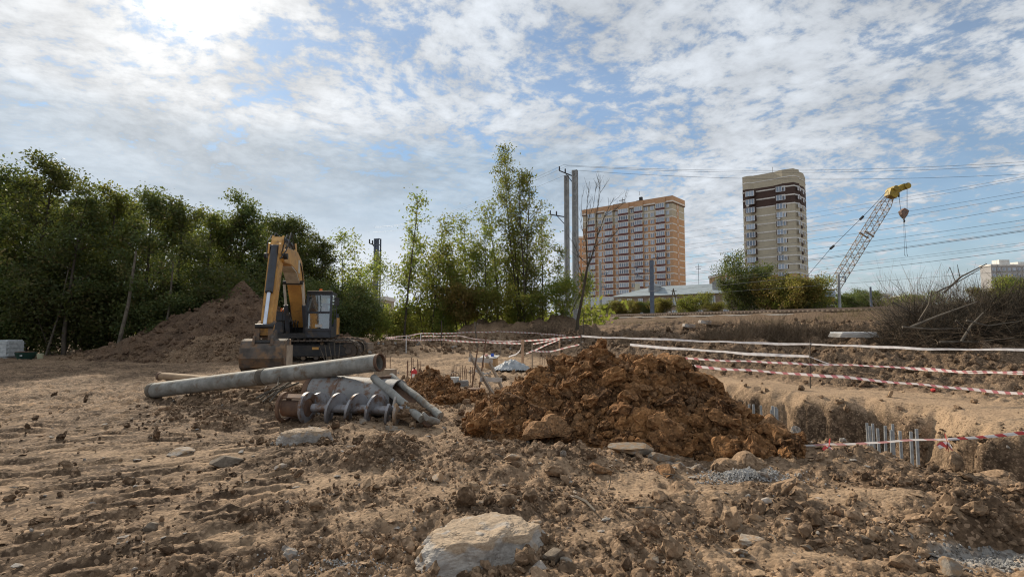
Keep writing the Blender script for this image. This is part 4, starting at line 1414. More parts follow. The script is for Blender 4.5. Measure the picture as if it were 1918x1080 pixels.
for s, lab in ((1.6, 'nearer railway track on the embankment behind the pit'), (-3.2, 'farther railway track on the embankment')):
    t = thing('railway_track', rail_pt(s, 0) + Vector((0, 0, 2.93)), lab, 'railway track', rz=math.atan2(RD[1], RD[0]))
    for q in (-.76, .76):
        MB().bx(-60, 120, q - .04, q + .04, .14, .32).build('rail', M['rail'], t)
    m = MB()
    for i in range(250):
        x = -50 + i * .62
        m.bx(x, x + .26, -1.35, 1.35, -.02, .15)
    m.build('sleepers', M['wood'], t)['kind'] = 'stuff'
m = MB(rail_pt(3.6, 0))
pts = [rail_pt(3.9, k) + Vector((0, 0, 2.62 + .015 * math.sin(k * .3))) for k in range(-30, 62, 4)]
for a, b in zip(pts[:-1], pts[1:]):
    m.beam(a, b, .35, .16)
o = m.build('cable_trough', M['ply']); o.location = rail_pt(3.6, 0)
tag(o, 'pale concrete cable trough running along the foot of the railway track', 'cable trough')

# ================================================================ masts, poles, wires
def lattice_mast(px, ybase, ytop, Y, w, label, mt, zb, panels=22, arms=(), name='lattice_mast', dep=None, solid=True):
    p = AT(px, ybase, Y); T = AT(px, ytop, Y)
    t = thing(name, (p.x, Y, zb), label, 'mast', rz=R(-20))
    H = T.z - zb; dep = dep or w
    m = MB()
    for sx in (-1, 1):
        m.bx(sx * w / 2 - .09 * (1 if sx > 0 else 1), sx * w / 2 + .09, -dep / 2, -dep / 2 + .10, 0, H)
        m.bx(sx * w / 2 - .09, sx * w / 2 + .09, dep / 2 - .10, dep / 2, 0, H)
    if solid:
        m.bx(-w / 2 - .05, w * .12, -dep / 2 + .1, dep / 2 - .1, 0, H)
    m.build('column', mt, t)
    m = MB()
    for i in range(panels):
        z0, z1 = H * i / panels, H * (i + 1) / panels
        m.beam((-w / 2, -dep / 2 + .02, z0), (w / 2, -dep / 2 + .02, z1) if i % 2 else (w / 2, -dep / 2 + .02, z0), .07, .07)
        m.bx(-w / 2, w / 2, -dep / 2 + .03, -dep / 2 + .11, z1 - .16, z1)
        m.bx(w / 2 - .06, w / 2 + .06, -dep / 2, dep / 2, z1 - .1, z1)
    m.build('bracing', mt, t)['kind'] = 'stuff'
    for (z, dx, dz) in arms:
        m = MB()
        m.beam((0, 0, z), (dx, 0, z + dz), .13, .13)
        m.beam((0, 0, z - abs(dx) * .55), (dx * .6, 0, z + dz * .6), .09, .09)
        for q in (1.0, .62):
            m.tube([(dx * q, 0, z + dz * q), (dx * q, 0, z + dz * q + .55)], .09, 6)
        m.build('arm', M['dkmetal'], t)
    return t


k = 65
lattice_mast(1079, 610, 319, 66, .52, 'taller of the two pale lattice masts beside the bare tree', M['concgrey'], 0.6, 26, arms=((19.3, -2.0, 1.0),))
lattice_mast(1063, 610, 329, 68, .42, 'slimmer pale lattice mast just left of the taller one', M['concgrey'], 0.6, 26, arms=((14.6, -2.2, .5), (10.0, -1.6, .3)))
lattice_mast(705, 590, 447, 72, .62, 'dark grey lattice mast rising behind the trees right of the excavator', M['bluegrey'], .2, 16, arms=((11.8, -1.3, .5), (8.6, -1.3, .3), (6.2, -1.0, .1)))


def pole(px, ybase, ytop, Y, r, label, mt, zb=2.9, arms=(), name='railway_pole', sq=False):
    p = AT(px, ybase, Y); T = AT(px, ytop, Y)
    t = thing(name, (p.x, Y, zb), label, 'pole', rz=R(-25))
    H = T.z - zb
    if sq:
        MB().bx(-r, r, -r, r, 0, H).build('shaft', mt, t)
    else:
        MB().tube([(0, 0, 0), (0, 0, H)], [r, r * .75], 10).build('shaft', mt, t, smooth=True)
    for (z, dx, dz) in arms:
        MB().beam((0, 0, z), (dx, 0, z + dz), .10, .10).beam((0, 0, z + 1.4), (dx * .9, 0, z + dz), .05, .05).tube([(dx * .8, 0, z + dz), (dx * .8, 0, z + dz - .6)], .08, 6).build('arm', M['bluegrey'], t)
    return t


pole(1222, 585, 487, 90, .30, 'thick blue grey railway pole with wire brackets in front of the long house', M['bluegrey'], sq=True, arms=((7.4, -3.2, .9), (9.6, 1.2, .3), (5.6, -3.0, 1.6)))
pole(1125, 590, 490, 108, .32, 'slim pale concrete pole in front of the wide orange block', M['concgrey'], arms=((8.6, 1.6, .2), (6, 1.2, 0)))
pole(1104, 592, 492, 112, .30, 'slim pale concrete pole leaning beside the railway signal', M['concgrey'], arms=((6, 1.0, 0),))
pole(1573, 578, 513, 68, .2, 'short concrete pole beside the foot of the crane boom', M['concgrey'], arms=((4.6, .9, -.1),))
pole(1632, 575, 537, 62, .14, 'small dark pole standing by the far track, right of the crane', M['bluegrey'], zb=2.9, arms=())
# A-shaped wooden pole
p = AT(1261, 583, 100); t = thing('wooden_pole', (p.x, 100, 2.9), 'wooden A-frame pole standing in yellow bushes before the long house', 'pole')
MB().tube([(-.75, 0, 0), (.1, 0, 5.2)], [.14, .10], 7).build('leg', M['bark_pale'], t)
MB().tube([(1.15, 0, 0), (.1, 0, 5.2)], [.14, .10], 7).build('leg', M['bark_pale'], t)
MB().tube([(-.75, 0, 0), (-.66, 0, .9)], [.2, .19], 7).build('footing', M['white'], t)
MB().beam((-.8, 0, 3.9), (1.0, 0, 3.9), .12, .12).beam((-.4, 0, 4.7), (.7, 0, 4.7), .1, .1).build('crossbar', M['bark'], t)
# signal
p = AT(1100, 590, 104); t = thing('railway_signal', (p.x, 104, 2.9), 'black railway signal head on a thin white mast at the left end of the track', 'signal')
MB().tube([(0, 0, 0), (0, 0, 2.2)], .07, 7).build('mast', M['white'], t)
MB().bx(-.22, .22, -.12, .1, 1.1, 2.4).build('signal_head', M['dkmetal'], t)
for z in (1.35, 1.75, 2.15):
    MB().tube([(0, -.13, z), (0, -.32, z)], .13, 8).build('lamp_hood', M['hose'], t)

WN = [0]
ORD = ['first', 'second', 'third', 'fourth', 'fifth', 'sixth', 'seventh', 'eighth', 'ninth', 'tenth', 'eleventh', 'twelfth', 'thirteenth', 'fourteenth', 'fifteenth', 'sixteenth', 'seventeenth']


def wire(a, b, sag, r, label, group='overhead wires strung along the railway'):
    a, b = Vector(a), Vector(b)
    n = 40
    pts = [a.lerp(b, i / n) - Vector((0, 0, 4 * sag * (i / n) * (1 - i / n))) for i in range(n + 1)]
    m = MB(a).tube(pts, r, 4, caps=False)
    o = m.build('overhead_wire', M['wire'])
    o.location = a
    tag(o, label, 'wire', group)


def rwy(u, s=0):
    """distance at which the railway (shifted s towards the viewer) is seen at image slope u"""
    bx, by = RA[0] + RN[0] * s, RA[1] + RN[1] * s
    # x = bx + .3833*(by - Y) ; x = u Y
    return (bx + .3833 * by) / (u + .3833)


WL = 'thin overhead wire crossing the sky at right, one of the bundle over the railway'
for wi, (xa, ya, xb, yb, s, sag, r) in enumerate((
        (1100, 455, 1918, 317, -2, 1.0, .011), (1100, 470, 1918, 321, -2, 1.0, .011), (1100, 478, 1918, 345, 0, 1.0, .013),
        (1100, 486, 1918, 353, 1, 1.0, .013), (1100, 500, 1918, 373, 0, 1.0, .016), (1100, 512, 1918, 401, -3, .8, .016),
        (1100, 517, 1918, 409, -2, 1.0, .011), (1100, 522, 1918, 413, 2, 1.2, .016), (1100, 528, 1918, 418, -3, 1.1, .024),
        (1100, 537, 1918, 440, 0, 1.0, .011), (1100, 545, 1918, 447, 0, .8, .011), (1100, 552, 1918, 454, 3, .9, .018), (1100, 560, 1918, 500, 0, .4, .013))):
    ua, ub = (xa - 959) / 1000, (xb - 959) / 1000
    A = AT(xa, ya, rwy(ua, s)); B = AT(xb, yb, rwy(ub, s))
    B2 = A.lerp(B, 1.25)
    wire(A, B2, sag, r, 'slanting overhead wire over the railway, ' + ORD[wi] + ' from the top at the right edge')
for (xb, ya, yb, r, lab) in ((1055, 309, 292, .016, 'uppermost long wire from the tall mast to the right edge'), (1062, 311, 298, .016, 'second long wire just below the uppermost one'), (1079, 319, 315, .016, 'third long wire, lowest of the level ones from the tall mast')):
    A = AT(xb, ya, 65); B = AT(1918, yb, 58)
    wire(A, A.lerp(B, 1.2), 1.2, r, lab, 'level wires from the tall mast')
    A2 = AT(xb, ya, 65); B2 = AT(700, ya + 115, 150)
    wire(A2, B2, 2.0, .014, lab.split(' long')[0].split(',')[0] + ' of the faint wires running from the tall mast back behind the trees', 'wires running back from the tall mast')

# ================================================================ crane
def crane():
    Y = 74.0
    base = AT(1548, 560, Y); tip = AT(1668, 366, Y)
    g0 = gh(base.x, Y)
    t = thing('crane', (base.x, Y, g0), 'lattice boom crane with a yellow boom head behind the railway', 'crane')
    O = Vector((base.x, Y, g0))
    W_ = MB(O)
    d = (tip - base).normalized(); side = d.cross(Vector((0, 1, 0))).normalized()
    yv = Vector((0, 1, 0))
    L = (tip - base).length
    n = 26

    def wid(q):
        return .60 if q > .12 and q < .9 else .60 * (q / .12 * .7 + .3 if q <= .12 else (1 - q) / .1 * .45 + .55)

    def corner(q, a, b):
        w = wid(q)
        return base + d * L * q + side * a * w + yv * b * w
    ch = MB(O)
    for a in (-1, 1):
        for b in (-1, 1):
            pts = [corner(q, a, b) for q in (0, .12, .5, .9, 1)]
            ch.tube(pts, .048, 5)
    ch.build('boom_chord', M['crane'], t)
    br = MB(O)
    for i in range(n):
        q0, q1 = i / n, (i + 1) / n
        for f in ((-1, -1, 1, -1), (-1, 1, 1, 1), (-1, -1, -1, 1), (1, -1, 1, 1)):
            a0, b0, a1, b1 = f if i % 2 else (f[2], f[3], f[0], f[1])
            br.tube([corner(q0, a0, b0), corner(q1, a1, b1)], .028, 4, caps=False)
        for a in (-1, 1):
            br.tube([corner(q1, a, -1), corner(q1, a, 1)], .028, 4, caps=False)
        if i % 3 == 0: br.tube([corner(q1, -1, -1), corner(q1, 1, -1)], .028, 4, caps=False)
    for q in (.62,):
        br.beam(corner(q, -1.25, -1), corner(q, 1.2, -1), .16, .16); br.beam(corner(q, -1.25, 1), corner(q, 1.2, 1), .16, .16)
    br.build('boom_lacing', M['crane'], t)
    # head
    hd = MB(O)
    h0 = tip - d * .3
    c1 = AT(1668, 360, Y); c2 = AT(1693, 350, Y)
    prof = [AT(*p_, Y) for p_ in ((1661, 366), (1664, 354), (1676, 352), (1686, 346), (1698, 344), (1700, 352), (1690, 356), (1680, 362), (1675, 372), (1668, 370))]
    vs = [p_ + Vector((0, -.55, 0)) for p_ in prof] + [p_ + Vector((0, .55, 0)) for p_ in prof]
    k_ = len(prof)
    hd._add(vs, [tuple(range(k_)), tuple(range(2 * k_ - 1, k_ - 1, -1))] + [(i, i + k_, (i + 1) % k_ + k_, (i + 1) % k_) for i in range(k_)])
    hd.build('boom_head', M['crane_yellow'], t)
    for (px_, py_, r_) in ((1694, 350, .42), (1672, 354, .34)):
        c = AT(px_, py_, Y)
        MB(O).tube([c - Vector((0, .75, 0)), c + Vector((0, .75, 0))], r_, 16).build('sheave', M['crane_yellow'], t)
    # ropes
    hook = AT(1692, 398, Y)
    for (x0, y0, x1, y1) in ((1683, 362, 1687, 393), (1699, 352, 1699, 393)):
        MB(O).tube([AT(x0, y0, Y), AT(x1, y1, Y)], .035, 4).build('hoist_rope', M['wire'], t)
    MB(O).tube([AT(1683, 360, Y), AT(1683.5, 369, Y)], .12, 6).build('rope_socket', M['dkmetal'], t)
    hb = [AT(*p_, Y) for p_ in ((1685, 396), (1692, 390), (1700, 395), (1698, 402), (1693, 409), (1687, 402))]
    vs = [p_ + Vector((0, -.3, 0)) for p_ in hb] + [p_ + Vector((0, .3, 0)) for p_ in hb]; k_ = 6
    MB(O)._add(vs, []) 
    m_ = MB(O); m_._add(vs, [tuple(range(k_)), tuple(range(2 * k_ - 1, k_ - 1, -1))] + [(i, i + k_, (i + 1) % k_ + k_, (i + 1) % k_) for i in range(k_)])
    m_.build('hook_block', M['crane_block'], t)
    MB(O).tube([AT(1693, 408, Y), AT(1693, 412, Y), AT(1694.5, 414, Y), AT(1693, 416, Y)], .10, 6).build('hook', M['dkmetal'], t)
    for (x0, x1) in ((1692.5, 1694.5), (1694, 1699)):
        MB(O).tube([AT(x0, 414, Y), AT(x1, 478, Y), AT(x1 + 1.2, 480, Y), AT(x1 + .5, 476, Y)], .022, 4).build('sling', M['wire'], t)
    g1 = AT(1490, 545, Y)
    MB(O).tube([AT(1664, 356, Y), AT(1612, 410, Y)], .035, 4).build('pendant_rope', M['wire'], t)
    MB(O).tube([AT(1612, 410, Y), AT(1556, 465, Y), AT(1470, 566, Y)], .030, 4).build('pendant_rope', M['wire'], t)
    for (x0, y0, x1, y1) in ((1611, 411, 1617, 405), (1555, 466, 1562, 460)):
        MB(O).tube([AT(x0, y0, Y), AT(x1, y1, Y)], .17, 6).build('rope_equalizer', M['dkmetal'], t)
    # machine deck behind the bushes
    b_ = base
    MB(O).bx(b_.x - 6.5, b_.x + .6, Y - 1.4, Y + 1.4, g0 + 1.2, g0 + 1.6).build('deck', M['dkmetal'], t)
    MB(O).bx(b_.x - 6.3, b_.x - 1.6, Y - 1.2, Y + 1.3, g0 + 1.6, g0 + 3.0).build('engine_house', M['crane_yellow'], t, bev=.06)
    MB(O).bx(b_.x - 1.2, b_.x + .4, Y - 1.35, Y - .3, g0 + 1.6, g0 + 3.3).build('crane_cab', M['crane_yellow'], t, bev=.08)
    MB(O).bx(b_.x - 1.0, b_.x + .43, Y - 1.38, Y - .27, g0 + 2.3, g0 + 3.1).build('cab_glazing', M['pane'], t)
    for s_ in (-1, 1):
        MB(O).bx(b_.x - 5.6, b_.x + .4, Y + s_ * 1.5 - .35, Y + s_ * 1.5 + .35, g0, g0 + 1.1).build('crawler', M['track'], t, bev=.25)


M['crane'] = mat('crane_lattice', (.27, .19, .11), (.20, .135, .085), .7, 1)
M['crane_yellow'] = mat('crane_yellow', (.42, .29, .04), (.26, .19, .04), .6, 2, c3=(.14, .11, .05), s3=1.3, f3=(.5, .65))
M['crane_block'] = mat('hook_block_paint', (.26, .16, .12), (.12, .09, .07), .7, 4)
crane()

# ================================================================ vegetation
def branch_tree(seed, H, trunk_r, crown_lo, crown_r, n_limb, stems=1, splay=.35, lean=0.0, sub=5, up=.75, top_bare=0.0, crown_mid=.55):
    """returns branch MB and leaf cluster points"""
    rn = random.Random(seed)
    mb = MB(); tips = []

    def limb(p, d, L, r, lev):
        n = 5 if lev else 7
        pts = [p]; rad = [r]
        q = Vector(p)
        for i in range(n):
            d = (d + Vector((rn.uniform(-1, 1), rn.uniform(-1, 1), rn.uniform(-.3, .6))) * (.16 if lev else .05)).normalized()
            q = q + d * (L / n)
            pts.append(q.copy()); rad.append(max(.006, r * (1 - (i + 1) / n * .82)))
        mb.tube(pts, rad, 5 if lev < 2 else 3, caps=False)
        return pts, d
    for s_ in range(stems):
        a0 = 2 * math.pi * s_ / max(stems, 1) + rn.uniform(-.4, .4)
        off = Vector((math.cos(a0), math.sin(a0), 0)) * (0.0 if stems == 1 else rn.uniform(.1, .45))
        d0 = Vector((math.cos(a0) * splay * (stems > 1) + lean, math.sin(a0) * splay * (stems > 1), 1)).normalized()
        Hs = H * (1 if s_ == 0 else rn.uniform(.72, .98))
        pts, dl = limb(off, d0, Hs, trunk_r * (1 if stems == 1 else .75), 0)
        for i in range(n_limb):
            q = crown_lo + (1 - crown_lo) * (i + rn.random()) / n_limb
            f = q * (len(pts) - 1); j = min(int(f), len(pts) - 2)
            p = pts[j].lerp(pts[j + 1], f - j)
            az = rn.uniform(0, 6.283)
            prof = math.sin(math.pi * min(1, max(0.06, ((q - crown_lo) / (1 - crown_lo)) ** crown_mid * .92 + .06))) ** .7
            L = crown_r * (0.25 + .85 * prof) * rn.uniform(.6, 1.15)
            d = Vector((math.cos(az), math.sin(az), up * rn.uniform(.5, 1.5))).normalized()
            bp, bd = limb(p, d, L, trunk_r * .32 * (1 - q * .5), 1)
            tips.append((bp[-1], q)); tips.append((bp[3], q))
            for k2 in range(sub):
                jj = rn.randint(1, len(bp) - 1)
                az2 = rn.uniform(0, 6.283)
                dd = (bd + Vector((math.cos(az2), math.sin(az2), rn.uniform(-.3, .9))) * .9).normalized()
                sp_, _ = limb(bp[jj], dd, L * rn.uniform(.25, .5), trunk_r * .10, 2)
                tips.append((sp_[-1], q)); tips.append((sp_[2], q))
        tips.append((pts[-1], 1.0)); tips.append((pts[-2], .9))
    return mb, tips


def leaves(tips, n_per, spread, size, seed, drop=0.0, tone_by=0.0, vertical=.75):
    r_ = np.random.default_rng(seed)
    T = np.array([t_[0][:] for t_ in tips])
    if drop:
        T = T[r_.random(len(T)) > drop]
    k = len(T)
    cl = r_.random(k)
    cnt = n_per
    C = np.repeat(T, cnt, 0) + r_.normal(size=(k * cnt, 3)) * np.array([spread, spread, spread * vertical]) * np.repeat(r_.uniform(.5, 1.2, k), cnt)[:, None]
    n = len(C)
    tone = np.clip(np.repeat(cl, cnt) * .65 + r_.random(n) * .4 - .05 + tone_by * 0, 0, 1)
    u = r_.normal(size=(n, 3)); u /= np.linalg.norm(u, axis=1)[:, None]
    v = r_.normal(size=(n, 3)); v -= (v * u).sum(1)[:, None] * u; v /= np.linalg.norm(v, axis=1)[:, None]
    s = size * r_.uniform(.6, 1.3, n)[:, None]
    a = C - u * s; b = C + v * s * .48; c = C + u * s; d = C - v * s * .48
    V = np.stack([a, b, c, d], 1).reshape(-1, 3)
    F = np.arange(n * 4).reshape(-1, 4)
    return V, F, np.repeat(tone, 4)


def make_tree(seed, H, leafmat, barkmat=None, n_per=30, spread=.35, size=.075, drop=0.0, name='tree', **kw):
    mb, tips = branch_tree(seed, H, **kw)
    tm = mb.mesh('trunk', True); tm.materials.append(barkmat or M['bark'])
    V, F, tone = leaves(tips, n_per, spread, size, seed, drop)
    cm = np_mesh('crown', V, F, False, {'tone': tone}); cm.materials.append(leafmat)
    return tm, cm, float(np.percentile(V[:, 2], 99.6))


def place_tree(kit, name, x, y, z, label, sc=1.0, rz=None, group=None, cat='tree', sz=None):
    t = thing(name, (x, y, z), label, cat, group, rz=random.uniform(0, 6.28) if rz is None else rz)
    t.scale = (sc, sc, sz or sc)
    inst('trunk', kit[0], t, (0, 0, 0)); inst('crown', kit[1], t, (0, 0, 0))
    return t


dense = [make_tree(101 + i, 9.5, M['leaf_mid'] if i == 3 else M['leaf'], n_per=34, spread=.33, size=.09, trunk_r=.13, crown_lo=.22, crown_r=2.1, n_limb=24, sub=5, up=.75) for i in range(4)]
bushy = [make_tree(131 + i, 4.2, M['leaf'], n_per=40, spread=.34, size=.085, trunk_r=.05, crown_lo=.04, crown_r=1.7, n_limb=14, stems=3, sub=3, up=.6) for i in range(2)]
slim = [make_tree(151 + i, 7.5, M['leaf_light'], n_per=9, spread=.24, size=.08, drop=.2, trunk_r=.06, crown_lo=.2, crown_r=1.1, n_limb=20, sub=4, up=1.0) for i in range(3)]
ybush = [make_tree(171 + i, 3.2, M['leaf_yellow'], n_per=34, spread=.32, size=.09, trunk_r=.04, crown_lo=.05, crown_r=1.5, n_limb=12, stems=3, sub=3, up=.7) for i in range(2)]
gbush = [make_tree(181 + i, 3.4, M['leaf_light'], n_per=20, spread=.32, size=.09, trunk_r=.04, crown_lo=.05, crown_r=1.5, n_limb=12, stems=3, sub=3, up=.7) for i in range(2)]


def top_h(px, ytop, Y, zb):
    return AT(px, ytop, Y).z - zb


# the dense wood on the left: front row described one by one
front = [  # px, top y, Y, label
    (-30, 285, 26.5, 'tall dark tree at the left edge, partly outside the picture'),
    (45, 288, 27.5, 'tallest tree of the wood, at the left with a rusty tinge'),
    (120, 345, 26.8, 'dark tree directly right of the tallest one at the left'),
    (190, 348, 29.5, 'loose crowned tree behind the white container, lighter at its top'),
    (262, 345, 28.0, 'pointed green tree in the middle of the dense wood'),
    (322, 372, 30.0, 'green tree behind the left foot of the spoil heap'),
    (440, 365, 35.0, 'round topped green tree above the tip of the spoil heap'),
    (385, 392, 33.0, 'lower tree between the pointed and the round topped ones'),
    (500, 398, 35.5, 'green tree directly behind the excavator arm'),
    (555, 408, 37.0, 'yellowish green tree behind the excavator boom'),
    (605, 440, 38.0, 'small loose tree behind the excavator cab'),
]
for i, (px, yt, Y, lab) in enumerate(front):
    p = AT(px, 640, Y); z = gh(p.x, Y)
    H = top_h(px, yt, Y, z)
    place_tree(dense[i % 4], 'leafy_tree', p.x, Y, z - .1, lab, sc=H / dense[i % 4][2] * 1.08, sz=H / dense[i % 4][2], rz=i * 1.3 + .4, group='trees of the dense wood on the left')
for i in range(17):
    px = -130 + i * 44 + random.uniform(-12, 12); Y = random.uniform(31, 37) + (i > 9) * 4
    yt = np.interp(px, [-130, 50, 130, 260, 400, 450, 520, 620, 700], [300, 305, 360, 365, 400, 385, 415, 455, 500]) + random.uniform(8, 30)
    p = AT(px, 640, Y); z = gh(p.x, Y); H = top_h(px, yt, Y, z)
    place_tree(dense[(i * 3 + 1) % 4], 'leafy_tree', p.x, Y, z - .1, ORD[i] + ' tree from the left in the back row of the dense wood', sc=H / dense[(i * 3 + 1) % 4][2], rz=random.uniform(0, 6.28), group='back row trees of the dense wood')
for i in range(16):
    px = -90 + i * 50 + random.uniform(-12, 12); Y = random.uniform(27.2, 29.5) + max(0, (px - 300) / 52)
    p = AT(px, 640, Y); z = gh(p.x, Y)
    place_tree(bushy[i % 2], 'bush', p.x, Y, z - .1, ORD[i] + ' bush from the left in the dark undergrowth of the wood', sc=random.uniform(.8, 1.15), group='undergrowth bushes of the dense wood', cat='bush')
# pale leaning stems at the edge of the wood
for (x0, y0, x1, y1, Y, r_, lab) in ((218, 645, 255, 470, 26.6, .10, 'pale leaning trunk in front of the dark wood'), (303, 610, 325, 485, 27.4, .07, 'thinner pale trunk standing right of the leaning one'), (85, 655, 128, 505, 26.6, .05, 'thin pale stem left of the leaning trunk')):
    a = AT(x0, y0, Y); b = AT(x1, y1, Y); a.z = gh(a.x, Y) - .1
    mid = a.lerp(b, .5) + Vector((.12, 0, 0))
    o = MB(a).tube([a, a.lerp(mid, .5), mid, mid.lerp(b, .6), b], [r_, r_ * .9, r_ * .75, r_ * .6, r_ * .4], 8).build('leaning_tree', M['bark_pale'], smooth=True)
    o.location = a; tag(o, lab, 'tree trunk')

# loose trees right of the excavator
loose = [make_tree(201, 6.5, M['leaf_light'], n_per=11, spread=.28, size=.085, drop=.2, trunk_r=.05, crown_lo=.1, crown_r=1.7, n_limb=18, stems=3, sub=4, up=.9),
         make_tree(202, 7.5, M['leaf_light'], n_per=16, spread=.32, size=.085, drop=.15, trunk_r=.06, crown_lo=.12, crown_r=1.5, n_limb=18, stems=3, spread_=0, sub=4, up=.9) if False else
         make_tree(202, 7.5, M['leaf_light'], n_per=13, spread=.30, size=.085, drop=.15, trunk_r=.06, crown_lo=.12, crown_r=1.4, n_limb=18, stems=3, splay=.18, sub=4, up=.9)]
tall = make_tree(211, 13.5, M['leaf_mid'], n_per=11, spread=.27, size=.085, drop=.22, trunk_r=.11, crown_lo=.10, crown_r=1.35, n_limb=32, stems=4, sub=4, up=1.1, splay=.10)
for (kit, px, yt, Y, lab, Hn, k) in (
        (loose[0], 640, 440, 40, 'thin leaved tree with sky showing through, right of the excavator', 6.6, 1.1),
        (loose[1], 672, 470, 44, 'thin pale tree left of the dark lattice mast', 7.6, 1.0),
        (slim[0], 757, 356, 37, 'slender lone tree with a straight dark trunk', 7.6, 1.05),
        (loose[1], 800, 410, 38, 'loose multi stemmed tree right of the slender lone one', 7.6, 1.0),
        (loose[0], 832, 440, 41, 'sparse tree with brownish leaves behind the multi stemmed one', 6.6, 1.0),
        (loose[1], 868, 392, 38.5, 'loose tree with a dense tuft at its top right', 7.6, 1.0),
        (slim[1], 912, 420, 37.5, 'narrow tree with yellowing leaves left of the tall one', 7.6, 1.1),
        (slim[2], 930, 375, 40, 'narrow taller tree touching the tall multi stemmed one', 7.6, 1.2),
        (tall, 978, 256, 38, 'tallest tree of the middle group, with several dark stems', 14.0, 1.0),
        (loose[1], 950, 415, 40.5, 'bushy tree behind the narrow ones left of the tallest', 7.6, 1.0),
        (slim[2], 1000, 430, 40, 'thin tree behind the foot of the tallest one', 6.6, 1.1),
        (loose[0], 890, 470, 39.5, 'low loose tree with yellow leaves in the middle group', 6.6, 1.0),
        (slim[0], 1018, 400, 38.5, 'narrow tree right of the tallest one', 7.6, 1.1),
        (slim[1], 1042, 455, 37.5, 'thin tree with hanging yellow leaves beside the pale masts', 7.6, 1.0)):
    p = AT(px, 620, Y); z = gh(p.x, Y); H = top_h(px, yt, Y, z)
    t = place_tree(kit, 'loose_tree', p.x, Y, z - .1, lab, sc=max(H / kit[2], .8) * k, sz=H / kit[2], group='loose trees in the middle')
    if kit is tall:
        t.scale = (1.0, 1.0, H / kit[2])
for (kit, px, Y, sc, lab) in (
        (bushy[0], 650, 33, .75, 'dark green bush right behind the excavator cab'), (gbush[1], 690, 34, .75, 'dark bush at the right end of the wood'),
        (gbush[0], 738, 38, .85, 'bright green bush under the slender lone tree'), (gbush[1], 785, 40, .8, 'bright green bush left of the multi stemmed trees'),
        (ybush[0], 872, 37, .85, 'yellow green bush in the middle group'), (gbush[0], 830, 38, .8, 'green bush at the foot of the sparse tree'),
        (gbush[1], 925, 36.5, .7, 'green bush left of the tallest middle tree'), (gbush[1], 975, 38.5, .7, 'leafy green bush at the foot of the tallest middle tree'),
        (gbush[0], 1005, 36.5, .6, 'green bush right of the tallest middle tree'), (gbush[1], 1062, 36.5, .85, 'bright bush at the foot of the pale masts')):
    p = AT(px, 620, Y); z = gh(p.x, Y)
    place_tree(kit, 'bush', p.x, Y, z - .1, lab, sc=sc, cat='bush', group='bushes of the middle group')

# vegetation beyond the railway
for (kit, px, yt, Y, Hn, wide, lab, cat) in (
        (bushy[0], 1410, 470, 78, 4.4, .85, 'dark green tree in front of the beige tower', 'tree'), (bushy[1], 1382, 520, 80, 4.4, 1.0, 'lower green tree left of the dark one by the tower', 'tree'),
        (ybush[0], 1445, 512, 74, 3.4, .85, 'yellow green bush right of the dark tree by the tower', 'bush'), (ybush[1], 1497, 513, 70, 3.4, 1.15, 'wide yellow green bush under the beige tower', 'bush'),
        (gbush[0], 1530, 518, 70, 3.4, .9, 'green bush left of the crane boom', 'bush'), (gbush[1], 1470, 532, 72, 3.4, 1.1, 'small green bush between the wide ones', 'bush'),
        (gbush[1], 1302, 546, 92, 3.4, 1.3, 'green bush before the long house, right of the wooden pole', 'bush'), (ybush[1], 1240, 556, 94, 3.4, 1.2, 'yellow bush beside the thick railway pole', 'bush'),
        (ybush[0], 1340, 564, 88, 3.4, 1.2, 'low yellow bush before the right part of the long house', 'bush'), (gbush[0], 1283, 560, 94, 3.4, 1.2, 'low green bush behind the wooden pole', 'bush'),
        (ybush[1], 1165, 560, 105, 3.4, 1.5, 'low yellow bush between the slim poles', 'bush'), (gbush[1], 1135, 566, 108, 3.4, 1.4, 'low green bush near the signal', 'bush'),
        (bushy[1], 1215, 562, 98, 4.4, 1.2, 'dark low bush at the left foot of the thick pole', 'bush'), (ybush[0], 1190, 563, 100, 3.4, 1.3, 'low olive bush before the brown house wall', 'bush'),
        (bushy[0], 1590, 540, 80, 4.4, 1.4, 'dark green tree behind the short concrete pole', 'tree'), (bushy[1], 1620, 543, 84, 4.4, 1.4, 'distant dark tree right of the short pole', 'tree'),
        (gbush[0], 1670, 556, 80, 3.4, 1.8, 'low olive bush by the far track at right', 'bush'), (gbush[1], 1720, 545, 75, 3.4, 1.8, 'olive bush behind the left part of the brushwood', 'bush'),
        (gbush[0], 1800, 560, 62, 3.4, 1.6, 'olive bush in the gap behind the brushwood', 'bush'), (ybush[1], 1850, 535, 48, 3.4, 1.2, 'yellow green tree behind the brushwood at right', 'tree'),
        (gbush[1], 1892, 512, 46, 3.4, 1.1, 'bright green tree at the right edge behind the brushwood', 'tree'), (bushy[0], 1935, 505, 46, 4.4, 1.1, 'dark tree cut by the right edge', 'tree')):
    p = AT(px, 600, Y); z = gh(p.x, Y); H = top_h(px, yt, Y, z)
    t = place_tree(kit, 'leafy_tree' if cat == 'tree' else 'bush', p.x, Y, z - .1, lab, cat=cat, group='greenery beyond the railway')
    t.scale = (H / kit[2] * wide, H / kit[2] * wide, H / kit[2])
def far_wood():
    T = []
    for i in range(260):
        px = random.uniform(560, 2050) if random.random() < .75 else random.uniform(-150, 620)
        Y = random.uniform(150, 230) if px > 1100 else random.uniform(70, 105)
        p = AT(px, 600, Y); z = gh(p.x, Y)
        H = random.uniform(.014, .036) * Y
        for k_ in range(5):
            T.append((Vector((p.x + random.gauss(0, .012 * Y), Y + random.gauss(0, 2), z + H * random.uniform(.15, 1))), 0))
    V, F, tone = leaves(T, 26, 1.5, .42, 5)
    me = np_mesh('far_wood', V, F, False, {'tone': np.clip(tone * .8, 0, 1)})
    tag(new_obj('far_wood', me, M['leaf_light']), 'low mass of far green trees along the horizon behind the railway', 'wood', kind='stuff')
far_wood()

